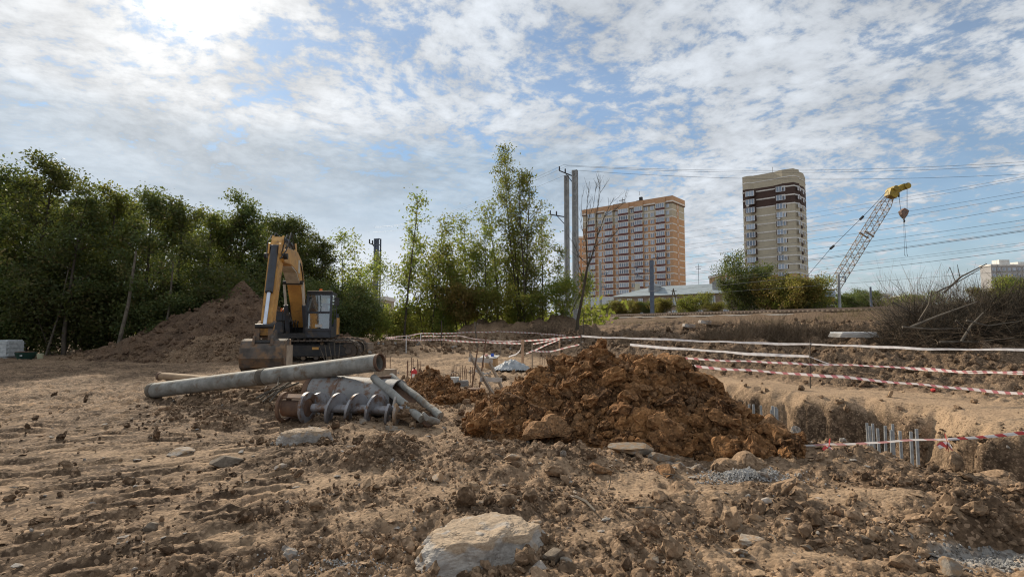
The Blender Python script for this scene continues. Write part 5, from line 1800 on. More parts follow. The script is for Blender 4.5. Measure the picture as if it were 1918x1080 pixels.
# bare forked tree
def bare_tree(name, base, seed, H, r, lab, mt, spread=.6, n=5, lean=0.0, sub=6, stems=2, cr=1.7, lo=.35, up=1.6):
    mb, tips = branch_tree(seed, H, trunk_r=r, crown_lo=lo, crown_r=cr, n_limb=n, stems=stems, splay=spread, lean=lean, sub=sub, up=up)
    rn = random.Random(seed)
    for tp, q in tips:
        d = Vector((rn.uniform(-1, 1), rn.uniform(-1, 1), 1.1)).normalized()
        mb.tube([tp, tp + d * .35, tp + d * .8 + Vector((rn.uniform(-.1, .1), 0, 0))], [.012, .008, .004], 3, caps=False)
    o = mb.build(name, mt); o.location = base
    tag(o, lab, 'bare tree')
    return o


b0 = AT(1080, 632, 34); b0.z = gh(b0.x, 34) - .1
t = thing('bare_tree', b0, 'bare forked tree with a black leaning trunk in front of the orange block', 'bare tree')
Yb = 34
def seg(pts, r0, r1, n=7):
    P3 = [AT(x_, y_, Yb + dy_) for x_, y_, dy_ in pts]
    return [p_ - b0 for p_ in P3], [r0 + (r1 - r0) * i / (len(P3) - 1) for i in range(len(P3))]
a_, r_ = seg([(1080, 640, 0), (1082, 600, 0), (1090, 560, 0), (1100, 500, .1), (1108, 482, .1)], .12, .055)
MB().tube(a_, r_, 9).build('trunk', M['twig_dark'], t, smooth=True)
rn = random.Random(5)
for pts, r0 in (([(1100, 497, 0), (1108, 480, .2), (1120, 440, .3), (1132, 405, .5), (1150, 370, .6)], .055), ([(1100, 495, 0), (1098, 450, -.2), (1098, 400, -.3), (1104, 340, -.2)], .05),
                ([(1119, 445, .3), (1117, 400, .2), (1124, 360, 0), (1121, 335, 0)], .03), ([(1132, 405, .5), (1150, 395, .5), (1172, 378, .4)], .02), ([(1098, 455, -.2), (1088, 420, -.3), (1090, 370, -.4)], .022),
                ([(1112, 462, .2), (1135, 455, 0), (1160, 428, 0)], .022), ([(1094, 530, 0), (1085, 500, .2), (1080, 470, .3)], .03), ([(1098, 420, -.3), (1112, 385, -.4), (1116, 350, -.5)], .018), ([(1100, 495, 0), (1085, 480, -.2), (1072, 450, -.3)], .02)):
    a_, r_ = seg(pts, r0, .010)
    m = MB().tube(a_, r_, 6, caps=False)
    for q in range(len(a_) - 1):
        for k2 in range(5):
            p_ = a_[q].lerp(a_[q + 1], rn.random())
            d = ((a_[q + 1] - a_[q]).normalized() + Vector((rn.uniform(-1, 1), rn.uniform(-.7, .7), rn.uniform(-.1, .5))) * .7).normalized()
            L = rn.uniform(.35, 1.1)
            e_ = p_ + d * L
            m.tube([p_, p_ + d * L * .5 + Vector((0, 0, .04)), e_ + Vector((0, 0, .10))], [.011, .008, .004], 3, caps=False)
            m.tube([p_ + d * L * .5, p_ + d * L * .8 + Vector((rn.uniform(-.3, .3), 0, .25))], [.006, .004], 3, caps=False)
    m.build('limb', M['twig_dark'], t)

# dry scrub and brushwood
def scrub(name, cx, cy, rx, ry, n, hmin, hmax, r_, mt, label, cat, lean=.5, seed=1, core=0.0, kind=None, zoff=0.0, dome=True):
    rr_ = np.random.default_rng(seed)
    a = rr_.uniform(0, 6.283, n); q = np.sqrt(rr_.random(n))
    x = cx + np.cos(a) * q * rx; y = cy + np.sin(a) * q * ry
    z = ground_h(x, y) + zoff
    if core:
        z = z + core * np.sqrt(np.clip(1 - q ** 2, 0, 1)) * rr_.random(n)
    L = rr_.uniform(hmin, hmax, n)
    d = np.stack([rr_.normal(0, lean, n), rr_.normal(0, lean, n), np.abs(rr_.normal(.8, .3, n)) if core == 0 else rr_.normal(.18, .45, n)], -1)
    d /= np.linalg.norm(d, axis=1)[:, None]
    P0 = np.stack([x, y, z - .03], -1)
    V = []; F = []; b = 0
    segs = 3
    bend = rr_.normal(0, .25, (n, 3))
    side = np.cross(d, np.array([[0, 0, 1.0]])); side /= (np.linalg.norm(side, axis=1)[:, None] + 1e-9)
    up = np.cross(side, d)
    rings = []
    for i in range(segs + 1):
        t_ = i / segs
        c = P0 + d * (L * t_)[:, None] + bend * (L * t_ * t_)[:, None] * .5
        w = r_ * (1 - .75 * t_) * (.6 + .8 * ((np.arange(n) * 7) % 10) / 10)
        tri = [c + side * w[:, None], c - side * w[:, None] * .5 + up * w[:, None] * .87, c - side * w[:, None] * .5 - up * w[:, None] * .87]
        rings.append(np.stack(tri, 1))
    V = np.stack(rings, 1).reshape(n, -1, 3)
    fs = []
    for i in range(segs):
        for k2 in range(3):
            k3 = (k2 + 1) % 3
            fs.append((i * 3 + k2, i * 3 + k3, i * 3 + 3 + k3, i * 3 + 3 + k2))
    F = np.array(fs)[None] + (np.arange(n) * (segs + 1) * 3)[:, None, None]
    o0 = Vector((cx, cy, float(z.mean())))
    me = np_mesh(name, V.reshape(-1, 3) - np.array(o0), F.reshape(-1, 4), False)
    o = new_obj(name, me, mt); o.location = o0
    tag(o, label, cat, kind=kind)
    return o


for j, (px, Y, rx, ry, n, h0, h1, lab) in enumerate((
        (1370, 44, 2.2, 1.6, 420, .5, 1.5, 'leftmost dry brown shrub on the slope below the railway'), (1440, 40, 2.6, 1.8, 520, .6, 1.7, 'widest dry brown shrub on the slope below the railway'),
        (1510, 37, 2.0, 1.6, 420, .6, 1.5, 'dry brown shrub right of the widest one, near the white frames'), (1200, 40, 1.6, 1.2, 180, .3, .8, 'small dry weeds left on the tossed soil'),
        (1640, 36, 2.6, 1.6, 300, .5, 1.2, 'thin dry weeds between the white frames and the brushwood'), (1010, 33, 1.3, 1.0, 140, .3, .8, 'dry weeds on the reddish mound'))):
    p = GY(px, 634 if px > 1100 else 612, 12) if px != 1010 else AT(px, 600, Y)
    k_ = p.y / Y
    scrub('dry_shrub', p.x, p.y + .5, rx * 1.25 * k_, ry * k_, int(n * 2.2), h0 * .5 * k_, h1 * 1.15 * k_, .016 * k_, M['twig'], lab, 'dry shrub', .85, seed=300 + j)
p = AT(1760, 560, 27)
scrub('grey_shrub', p.x, 27.5, 2.4, 1.4, 1100, 1.0, 3.1, .010, M['twig_grey'] if 'twig_grey' in M else mat('grey_twig', (.24, .195, .15), (.15, .12, .09), .9, 1.5), 'leafless grey shrub rising above the brushwood heap', 'dry shrub', .35, seed=401)
bp = GY(1850, 642, 12); KB = bp.y / 22.5
bw = thing('brushwood_heap', tuple(bp), 'big dark heap of cut branches at the right edge', 'brushwood heap')
for (cx, cy, rx, ry, n, h0, h1, r_, core, mt, sd) in ((.8, .4, 3.5, 2.0, 4600, .6, 2.3, .013, 1.6, M['twig_dark'], 1), (.5, 0, 4.0, 2.2, 2000, .5, 1.6, .011, 1.3, M['twig'], 2), (4.0, 0, 3.2, 2.2, 3000, .6, 1.8, .013, 2.0, M['twig_dark'], 3)):
    o = scrub('branches', bp.x + cx * KB, bp.y + 1.2 + cy * KB, rx * KB, ry * KB, n, h0 * KB, h1 * KB, r_ * KB, mt, None, None, .75, seed=500 + sd, core=core * KB, kind='stuff')
    o.location = o.location - bw.location; o.parent = bw
for (pts, r0) in (([(1768, 548), (1800, 518), (1848, 494)], .05), ([(1706, 612), (1760, 590), (1830, 565)], .05), ([(1722, 600), (1740, 570), (1745, 545)], .045), ([(1672, 566), (1700, 580), (1730, 600)], .035), ([(1800, 640), (1818, 610), (1842, 585)], .06),
                  ([(1796, 545), (1779, 500), (1775, 510)], .02), ([(1752, 548), (1790, 530), (1842, 500)], .03), ([(1798, 520), (1793, 495)], .02), ([(1810, 600), (1850, 610), (1918, 600)], .04), ([(1760, 640), (1830, 640), (1900, 632)], .05), ([(1690, 612), (1740, 616), (1800, 615)], .05), ([(1790, 600), (1815, 622), (1822, 640)], .035)):
    P3 = [AT(x_, y_, bp.y - .6 + .3 * math.sin(x_)) - bw.location for x_, y_ in pts]
    MB().tube(P3, [KB * r0 * (1 - .6 * i / (len(P3) - 1)) for i in range(len(P3))], 6).build('limb', M['bark_pale'] if r0 > .035 else M['bark'], bw)
# far mass of scrub hugging the ground beyond the trench at left and right
o = scrub('dead_grass', 24, 52, 14, 5, 5000, .2, .6, .012, M['drygrass'] if 'drygrass' in M else mat('dry_grass', (.26, .20, .10), (.15, .13, .06), .9, 1), 'dry grass and weeds along the foot of the embankment', 'grass', .4, seed=77, kind='stuff')
# ================================================================ excavator
def excavator():
    C0 = Vector((-9.0, 22.9, 0)); C0.z = gh(C0.x, C0.y) + .02
    hd = math.atan2(-.978, .205)
    t = thing('excavator', C0, 'yellow crawler excavator with a dark cab and an operator inside, bucket resting on the ground', 'excavator', rz=hd)
    # ---- undercarriage, turned against the upper body
    U = Matrix.Rotation(R(9) - hd, 4, 'Z') @ Matrix.Translation((.38, 0, 0))

    def ub():
        m = MB(); m.M = U; return m
    L = 2.2
    for s in (-1, 1):
        yc = s * 1.18
        out = []
        N = 26
        for i in range(N + 1):
            a = -math.pi / 2 + math.pi * i / N
            out.append((L - .42 + .42 * math.cos(a), .43 + .42 * math.sin(a)))
        for i in range(N + 1):
            a = math.pi / 2 + math.pi * i / N
            out.append((-L + .42 + .42 * math.cos(a), .43 + .42 * math.sin(a)))
        # frame
        m = ub()
        m.prism([(-L + .5, .22), (L - .5, .22), (L - .4, .45), (L - .7, .68), (-L + .7, .68), (-L + .4, .45)], yc - .2, yc + .2)
        m.build('track_frame', M['dkmetal'], t, bev=.03)
        m = ub()
        m.bx(-1.45, -1.2, yc - .215, yc + .215, .50, .60).bx(.35, .6, yc - .215, yc + .215, .50, .60)
        m.build('warning_decal', M['yellow'], t)
        # shoes along the loop
        per = []
        tot = 0
        loop = out + [out[0]]
        for a, b in zip(loop[:-1], loop[1:]):
            per.append((tot, a, b)); tot += math.hypot(b[0] - a[0], b[1] - a[1])
        ns = 44
        sh = ub()
        for k in range(ns):
            q = tot * k / ns
            for (t0, a, b) in per:
                l = math.hypot(b[0] - a[0], b[1] - a[1])
                if l > 1e-6 and t0 <= q <= t0 + l:
                    f = (q - t0) / l
                    x, z = a[0] + (b[0] - a[0]) * f, a[1] + (b[1] - a[1]) * f
                    ang = math.atan2(b[1] - a[1], b[0] - a[0]); break
            sag = 0
            rot = Matrix.Rotation(-ang, 3, 'Y')
            sh.box((x, yc, z), (tot / ns * .90, .60, .05), rot)
            sh.box(Vector((x, yc, z)) + rot @ Vector((-.03, 0, -.045)), (.025, .60, .05), rot)
        o = sh.build('track_shoes', M['track'], t)
        o['kind'] = 'stuff'
        m = ub()
        for x in (-L + .44, L - .44):
            m = ub(); m.tube([(x, yc - .17, .43), (x, yc + .17, .43)], .33, 20)
            m.tube([(x, yc - .24, .43), (x, yc + .24, .43)], .12, 12)
            m.build('drive_wheel', M['track'], t)
        m = ub()
        for i in range(7):
            x = -1.5 + i * .5
            m.tube([(x, yc - .16, .17), (x, yc + .16, .17)], .09, 10)
        for x in (-.7, .7):
            m.tube([(x, yc - .12, .74), (x, yc + .12, .74)], .07, 10)
        m.build('rollers', M['track'], t)['kind'] = 'stuff'
    ub().bx(-.9, .9, -1.0, 1.0, .35, .75).build('cross_frame', M['dkmetal'], t, bev=.05)
    MB().tube([(0, 0, .72), (0, 0, .96)], .62, 28).build('slewing_ring', M['dkmetal'], t)
    # ---- upper body
    MB().bx(-2.3, 1.15, -1.28, 1.32, .95, 1.16).build('deck', M['dkmetal'], t, bev=.02)
    cw = MB()
    pr = [(-2.75 + .35 * (1 - math.cos(a)), 1.3 * math.sin(a)) for a in [(-math.pi / 2 + math.pi * i / 14) for i in range(15)]]
    cwp = [(-2.0, -1.3)] + [(-2.0 - .75 * math.cos(a), 1.3 * math.sin(a)) for a in [(-math.pi / 2 + math.pi * i / 14) for i in range(15)]] + [(-2.0, 1.3)]
    vs = [(a, b, .92) for a, b in cwp] + [(a, b, 2.0) for a, b in cwp]; k = len(cwp)
    cw._add(vs, [tuple(range(k)), tuple(range(2 * k - 1, k - 1, -1))] + [(i, i + k, (i + 1) % k + k, (i + 1) % k) for i in range(k)])
    cw.build('counterweight', M['slate'], t)
    MB().bx(-2.0, -.55, -1.25, 1.3, 1.16, 1.78).build('engine_hood', M['slate'], t, bev=.05)
    MB().tube([(-1.5, -.5, 1.78), (-1.5, -.5, 2.15), (-1.58, -.5, 2.25)], .06, 10).build('exhaust', M['hose'], t)
    MB().bx(-1.75, -.6, 1.30, 1.36, 1.05, 1.80).build('side_panel', M['yellow'], t)
    MB().bx(-.5, .35, -1.28, -.48, 1.16, 2.02).build('hydraulic_tank', M['slate'], t, bev=.04)
    MB().bx(.38, 1.12, -1.28, -.50, 1.16, 1.62).build('tool_box', M['slate'], t, bev=.03)
    MB().bx(.45, 1.0, -1.20, -.56, 1.622, 1.64).build('tread_plate', M['cream'], t)
    MB().bx(.37, 1.16, -1.30, -.49, 1.66, 1.70).bx(-.45, .3, -1.2, -.55, 2.022, 2.05).build('step', M['dkmetal'], t)
    MB().tube([(.2, -.75, 2.03), (.2, -.75, 2.2)], .07, 12).build('side_beacon', M['orange'], t, smooth=True)
    m = MB()
    for y in (-1.22, -.55):
        m.tube([(1.1, y, 1.16), (1.12, y, 2.1), (.6, y, 2.3), (.3, y, 2.2), (.3, y, 2.0)], .02, 6)
    m.build('handrail', M['dkmetal'], t)
    m = MB()
    for i in range(5):
        m.tube([(.5, -.45 + i * .1, 1.2), (.85, -.43 + i * .1, 1.5 + .1 * (i % 2)), (.5, -.40 + i * .1, 1.95), (.2, -.38 + i * .1, 2.1)], .028, 6)
    m.bx(-.5, .25, -.45, .32, 1.16, 1.5)
    m.build('hydraulic_lines', M['hose'], t)
    # ---- cab
    cx0, cx1, cy0, cy1, z0, z1 = -.55, 1.22, .36, 1.36, 1.02, 2.84
    fr = MB()
    prof = [(cx0, z0), (cx1 - .05, z0), (cx1, 1.30), (cx1 - .02, 2.0), (cx1 - .22, z1 - .06), (cx0 + .05, z1 - .06), (cx0, 2.4)]
    for y in (cy0 + .04, cy1 - .04):
        ppts = [(a, y, b) for a, b in prof]
        for a, b in zip(ppts, ppts[1:] + ppts[:1]):
            fr.beam(a, b, .085, .085)
        fr.beam((.25, y, z0), (.22, y, z1 - .06), .07, .07)
    for a, b in prof:
        fr.beam((a, cy0 + .04, b), (a, cy1 - .04, b), .085, .085)
    fr.build('cab_frame', M['slate'], t)
    MB().bx(cx0, cx1 - .04, cy0 + .02, cy1 - .02, z0 - .04, z0 + .05).build('cab_floor', M['slate'], t)
    MB().bx(cx1 - .08, cx1 - .0, cy0 + .05, cy1 - .05, z0, 1.34).build('front_panel', M['slate'], t)
    MB().bx(cx0 + .02, .2, cy1 - .04, cy1 - .0, z0, 1.72).bx(cx0 + .02, cx1 - .1, cy0, cy0 + .03, z0, 1.35).bx(.24, cx1 - .06, cy1 - .04, cy1 - .002, z0, 1.42).build('side_panels', M['slate'], t)
    MB().bx(cx0 - .03, cx1 - .14, cy0 - .02, cy1 + .02, z1 - .06, z1 + .03).build('cab_roof', M['slate'], t, bev=.03)
    MB().bx(cx1 - .45, cx1 - .12, cy0 + .02, cy1 - .02, z1 + .031, z1 + .055).build('roof_visor', M['cream'], t)
    g_ = MB(); g_._add([(cx1 - .005, cy0 + .07, 1.35), (cx1 - .005, cy1 - .07, 1.35), (cx1 - .02, cy1 - .07, 2.0), (cx1 - .02, cy0 + .07, 2.0)], [(0, 1, 2, 3)])
    g_._add([(cx1 - .025, cy0 + .07, 2.0), (cx1 - .025, cy1 - .07, 2.0), (cx1 - .21, cy1 - .07, z1 - .1), (cx1 - .21, cy0 + .07, z1 - .1)], [(0, 1, 2, 3)])
    g_.build('windscreen', M['glass'], t)
    g_ = MB()
    g_._add([(cx0 + .05, cy0 + .015, 1.4), (cx1 - .05, cy0 + .015, 1.4), (cx1 - .2, cy0 + .015, z1 - .1), (cx0 + .05, cy0 + .015, z1 - .1)], [(0, 1, 2, 3)])
    g_._add([(cx0 + .05, cy1 - .012, 1.74), (cx1 - .05, cy1 - .012, 1.44), (cx1 - .2, cy1 - .012, z1 - .1), (cx0 + .05, cy1 - .012, z1 - .1)], [(0, 1, 2, 3)])
    g_._add([(cx0 + .01, cy0 + .08, 1.9), (cx0 + .01, cy1 - .08, 1.9), (cx0 + .01, cy1 - .08, 2.7), (cx0 + .01, cy0 + .08, 2.7)], [(0, 1, 2, 3)])
    g_.build('side_glass', M['glass'], t)
    MB().bx(-.40, .12, .62, 1.08, 1.2, 1.48).bx(-.5, -.36, .62, 1.08, 1.4, 2.15).bx(-.46, -.36, .72, .98, 2.15, 2.34).bx(-.3, .2, .52, .60, 1.48, 1.6).bx(-.3, .2, 1.10, 1.18, 1.48, 1.6).build('driver_seat', M['hose'], t, bev=.03)
    MB().tube([(cx1 - .5, .85, z1 + .03), (cx1 - .5, .85, z1 + .16)], [.07, .055], 14).build('roof_beacon', M['orange'], t, smooth=True)
    MB().tube([(cx1 - .1, cy1, 2.4), (cx1 + .12, cy1 + .18, 2.45)], .015, 6).bx(cx1 + .08, cx1 + .13, cy1 + .12, cy1 + .30, 2.28, 2.62).build('mirror', M['hose'], t)
    MB().tube([(cx1 - .02, cy0 + .1, 1.5), (cx1 - .04, cy0 + .4, 1.95)], .012, 5).build('wiper', M['hose'], t)
    MB().bx(cx1 + .0, cx1 + .012, .72, 1.0, 1.40, 1.52).build('door_plate', M['ply'], t)
    # ---- boom (side profile, x forward, z up)
    bw_ = .25
    boom = [(.15, 1.45), (.52, 1.38), (1.15, 2.15), (1.95, 3.05), (2.75, 3.52), (3.9, 3.66), (5.05, 3.62), (5.2, 3.82), (5.02, 4.02), (3.9, 4.22), (2.6, 4.28), (1.75, 4.02), (.95, 3.1), (.25, 2.05), (.05, 1.7)]
    MB().prism(boom, -bw_, bw_).build('boom', M['yellow'], t, bev=.02)
    MB().prism([(2.6, 4.285), (3.9, 4.225), (3.9, 4.24), (2.6, 4.30)], -.2, .2).bx(2.2, 2.55, .252, .262, 3.5, 4.0).build('boom_plate', M['cream'], t)
    MB().prism([(2.0, 3.10), (2.76, 3.515), (3.7, 3.632), (3.7, 3.60), (2.78, 3.48), (2.02, 3.06)], -.24, .24).build('boom_belly_plate', M['cream'], t)
    MB().prism([(1.75, 4.02), (2.6, 4.28), (2.62, 4.30), (1.74, 4.05)], -.22, .22).build('boom_top_plate', M['cream'], t)
    for p_, r_ in (((.32, 1.6), .10), ((2.05, 3.15), .08), ((5.08, 3.82), .10)):
        MB().tube([(p_[0], -.38, p_[1]), (p_[0], .36, p_[1])], r_, 14).build('pivot_pin', M['dkmetal'], t)
    for s in (-1, 1):
        y = s * .34
        MB().tube([(1.05, y, 1.15), (1.62, y, 2.28)], .085, 12).build('boom_cylinder', M['slate'], t, smooth=True)
        MB().tube([(1.62, y, 2.28), (2.05, y, 3.15)], .05, 10).build('boom_rod', M['cream'], t, smooth=True)
    # ---- stick (arm)
    st = [(4.62, 4.30), (4.86, 4.52), (5.10, 4.35), (5.50, 3.72), (6.20, 1.60), (6.22, 1.18), (6.02, 1.10), (5.80, 1.5), (4.85, 3.55), (4.62, 3.9)]
    MB().prism(st, -.17, .17).build('stick', M['yellow'], t, bev=.015)
    for y in (-.19, .13):
        MB().prism([(4.60, 4.22), (4.86, 4.56), (5.02, 4.40), (4.9, 4.1)], y, y + .06).build('stick_lug', M['yellow'], t)
    MB().tube([(4.82, -.2, 4.42), (4.82, .2, 4.42)], .09, 14).build('stick_pin', M['hose'], t)
    MB().tube([(2.55, 0, 4.50), (3.9, 0, 4.56)], .10, 12).build('stick_cylinder', M['slate'], t, smooth=True)
    MB().tube([(3.9, 0, 4.56), (4.82, 0, 4.44)], .055, 10).build('stick_rod', M['chrome'], t, smooth=True)
    for y0, y1 in ((-.17, -.12), (.12, .17)):
        MB().prism([(2.35, 4.2), (2.75, 4.2), (2.6, 4.62), (2.5, 4.62)], y0, y1).build('cylinder_lug', M['yellow'], t)
    # bucket cylinder down the front of the stick
    MB().tube([(5.36, 0, 4.10), (5.98, 0, 2.55)], .12, 14).tube([(5.36, -.16, 4.10), (5.36, .16, 4.10)], .07, 10).build('bucket_cylinder', M['slate'], t, smooth=True)
    MB().tube([(5.98, 0, 2.55), (6.42, 0, 1.48)], .058, 12).build('bucket_rod', M['chrome'], t, smooth=True)
    for y0, y1 in ((-.19, -.14), (.14, .19)):
        MB().prism([(5.14, 4.05), (5.5, 3.85), (5.42, 4.2), (5.30, 4.24)], y0, y1).build('cylinder_lug', M['yellow'], t)
    for y in (-.22, .17):
        MB().beam((6.0, y + .02, 1.62), (6.44, y + .02, 1.46), .05, .12, up=(0, 1, 0)).beam((6.44, y + .02, 1.48), (6.48, y + .02, .98), .05, .14, up=(0, 1, 0)).build('bucket_link', M['bucket'], t)
    MB().tube([(6.44, -.26, 1.47), (6.44, .26, 1.47)], .07, 12).tube([(6.12, -.27, 1.2), (6.12, .27, 1.2)], .08, 12).tube([(6.48, -.27, .98), (6.48, .27, .98)], .07, 12).build('link_pin', M['dkmetal'], t)
    # hoses
    for (y, k_) in ((-.2, 0), (-.12, .1), (.12, .05), (.2, .12)):
        MB().tube([(3.0, y, 4.35), (3.7, y * 1.2, 4.5 + k_), (4.4, y * 1.6, 4.62 + k_), (4.85, y * 1.7, 4.35), (5.1, y * 1.5, 4.0), (5.45, y, 3.7)], .022, 6).build('hose', M['hose'], t)
    for y in (-.27, .27):
        MB().tube([(2.2, y, 3.9), (1.7, y, 3.55), (1.1, y, 2.6), (.6, y * 1.3, 2.0), (.4, y * 1.4, 1.5)], .022, 6).build('hose', M['hose'], t)
    # ---- bucket
    bk = [(5.78, 1.02), (6.10, 1.08), (6.46, 1.02), (6.66, .80), (6.72, .50), (6.60, .22), (6.34, .06), (5.95, .01), (5.60, .02)]
    th = .04
    inner = [(5.80, .98), (6.10, 1.04), (6.43, .97), (6.61, .78), (6.67, .5), (6.56, .25), (6.32, .10), (5.95, .05), (5.60, .06)]
    HB = .62
    m = MB()
    n = len(bk)
    vs = []
    for y in (-HB, HB):
        vs += [(a, y, b) for a, b in bk] + [(a, y, b) for a, b in inner]
    fs = []
    for i in range(n - 1):
        fs.append((i, i + 1, 2 * n + i + 1, 2 * n + i)); fs.append((n + i + 1, n + i, 3 * n + i, 3 * n + i + 1))
    fs.append((0, 2 * n, 3 * n, n)); fs.append((n - 1, 2 * n - 1, 4 * n - 1, 3 * n - 1))
    m._add(vs, fs)
    m.build('bucket_shell', M['bucket'], t)
    for s in (-1, 1):
        m = MB(); m.prism(bk, s * HB - .02, s * HB + .03 if s > 0 else s * HB + .02); m.build('bucket_side', M['bucket'], t)
        MB().prism([(5.56, 0.02), (5.80, 1.03), (5.72, 1.05), (5.46, .02)], s * HB - .03, s * HB + .03).build('side_cutter', M['woodfresh'] if s > 0 else M['bucket'], t)  # right cutter coloured pale for the light falling on that side
    for y in (-.30, .22):
        MB().prism([(5.92, 1.0), (6.02, 1.34), (6.24, 1.34), (6.56, 1.12), (6.62, .9), (6.3, 1.0)], y, y + .07).build('bucket_ear', M['bucket'], t)
    for i in range(5):
        y = -.52 + i * .26
        MB().prism([(5.66, .0), (5.66, .10), (5.40, .05), (5.36, .02)], y - .05, y + .05).build('tooth', M['bucket'], t)
    for z in (.32,):
        MB().prism([(6.50, .16), (6.60, .21), (6.745, .50), (6.70, .52)], -.56, .56).build('wear_plate', M['bucket'], t)
    return t, C0, hd


exc, C0, hd = excavator()
# operator, seated
def person_in_cab():
    me = bpy.data.meshes.new('person')
    vs = [(0, 0, .0), (0, 0, .22), (0, 0, .42), (0, 0, .52), (0.02, 0, .60), (0.03, 0, .72),
          (.0, .17, .46), (.12, .22, .22), (.38, .17, .20), (.45, .16, .21),
          (.0, -.17, .46), (.12, -.22, .22), (.38, -.17, .20), (.45, -.16, .21),
          (.05, .09, -.02), (.48, .11, .04), (.55, .11, -.32), (.66, .11, -.35),
          (.05, -.09, -.02), (.48, -.11, .04), (.55, -.11, -.32), (.66, -.11, -.35), (0.03, 0, .80)]
    es = [(0, 1), (1, 2), (2, 3), (3, 4), (4, 5), (5, 22), (2, 6), (6, 7), (7, 8), (8, 9), (2, 10), (10, 11), (11, 12), (12, 13), (0, 14), (14, 15), (15, 16), (16, 17), (0, 18), (18, 19), (19, 20), (20, 21)]
    rad = [.14, .13, .15, .055, .06, .10, .07, .05, .035, .04, .07, .05, .035, .04, .095, .07, .045, .04, .095, .07, .045, .04, .08]
    me.from_pydata(vs, es, [])
    o = bpy.data.objects.new('person', me); COL.objects.link(o)
    md = o.modifiers.new('skin', 'SKIN')
    for i, r_ in enumerate(rad):
        me.skin_vertices[0].data[i].radius = (r_, r_ * (.8 if i in (0, 1, 2) else 1))
    me.skin_vertices[0].data[0].use_root = True
    sb = o.modifiers.new('sub', 'SUBSURF'); sb.levels = 2; sb.render_levels = 2
    me.materials.append(M['cloth'])
    Rm = Matrix.Rotation(hd, 4, 'Z')
    o.location = C0 + Rm @ Vector((-.12, .85, 1.50)); o.rotation_euler = (0, 0, hd)
    tag(o, 'person in dark work clothes sitting behind the windscreen of the excavator cab', 'person')
    f = MB().tube([(.035, 0, .62), (.04, 0, .70), (.04, 0, .80)], [.06, .088, .078], 12).box((.135, 0, .71), (.04, .03, .045)).build('face', M['skin'], o, smooth=True)
    MB().tube([(.02, 0, .755), (.015, 0, .83), (.01, 0, .875)], [.108, .10, .05], 14).box((.12, 0, .77), (.09, .15, .015)).build('cap', M['hose'], o, smooth=True)
person_in_cab()

# ================================================================ pipes, drum, auger
a = Vector((AT(284, 736, 11.2))); a.z = gh(a.x, a.y) + .14
b = AT(713, 678, 9.35)
t = thing('grey_pipe', a, 'long grey steel pipe lying slanted across the rusty drum', 'pipe')
MB(a).pipe(a, b, .152, .012, 36, segs=14, wob=.004).build('tube', M['galv'], t, smooth=True)
d_ = (b - a).normalized()
MB(a).pipe(b - d_ * .05, b + d_ * .004, .158, .02, 36).build('end_ring', M['rust'], t, smooth=True)
MB(a).pipe(a - d_ * .004, a + d_ * .10, .158, .022, 36).build('end_ring', M['bark_pale'], t, smooth=True)
MB(a).pipe(a.lerp(b, .52), a.lerp(b, .545), .160, .012, 36).build('weld_band', M['bark_pale'], t, smooth=True)

a = G(300, 712); a.z = gh(a.x, a.y) + .12; b = AT(575, 724, 11.9); b.z = .16
t = thing('tan_pipe', a, 'tan mud covered pipe lying behind the long grey one', 'pipe')
MB(a).pipe(a, b, .115, .012, 28, segs=6, wob=.006).build('tube', M['tanpipe'], t, smooth=True)
MB(a).pipe(a, a + (b - a).normalized() * .10, .128, .02, 28).build('flange', M['rust'], t, smooth=True)

a = AT(588, 728, 9.95); a.z = .33; b = AT(748, 738, 9.35); b.z = .30
t = thing('steel_drum', a, 'wide grey casing with peeling rusty paint under the long pipe', 'casing')
MB(a).pipe(a, b, .325, .02, 44, segs=4).build('shell', M['drum'], t, smooth=True)
MB(a).pipe(a, a + (b - a).normalized() * .10, .335, .03, 44).build('rim', M['rust'], t, smooth=True)
MB(a).pipe(a.lerp(b, .36), a.lerp(b, .385), .332, .02, 44).build('rim', M['drum'], t, smooth=True)
MB(a).tube([a.lerp(b, .12), a.lerp(b, .13)], .31, 30).build('end_plate', M['rust'], t)


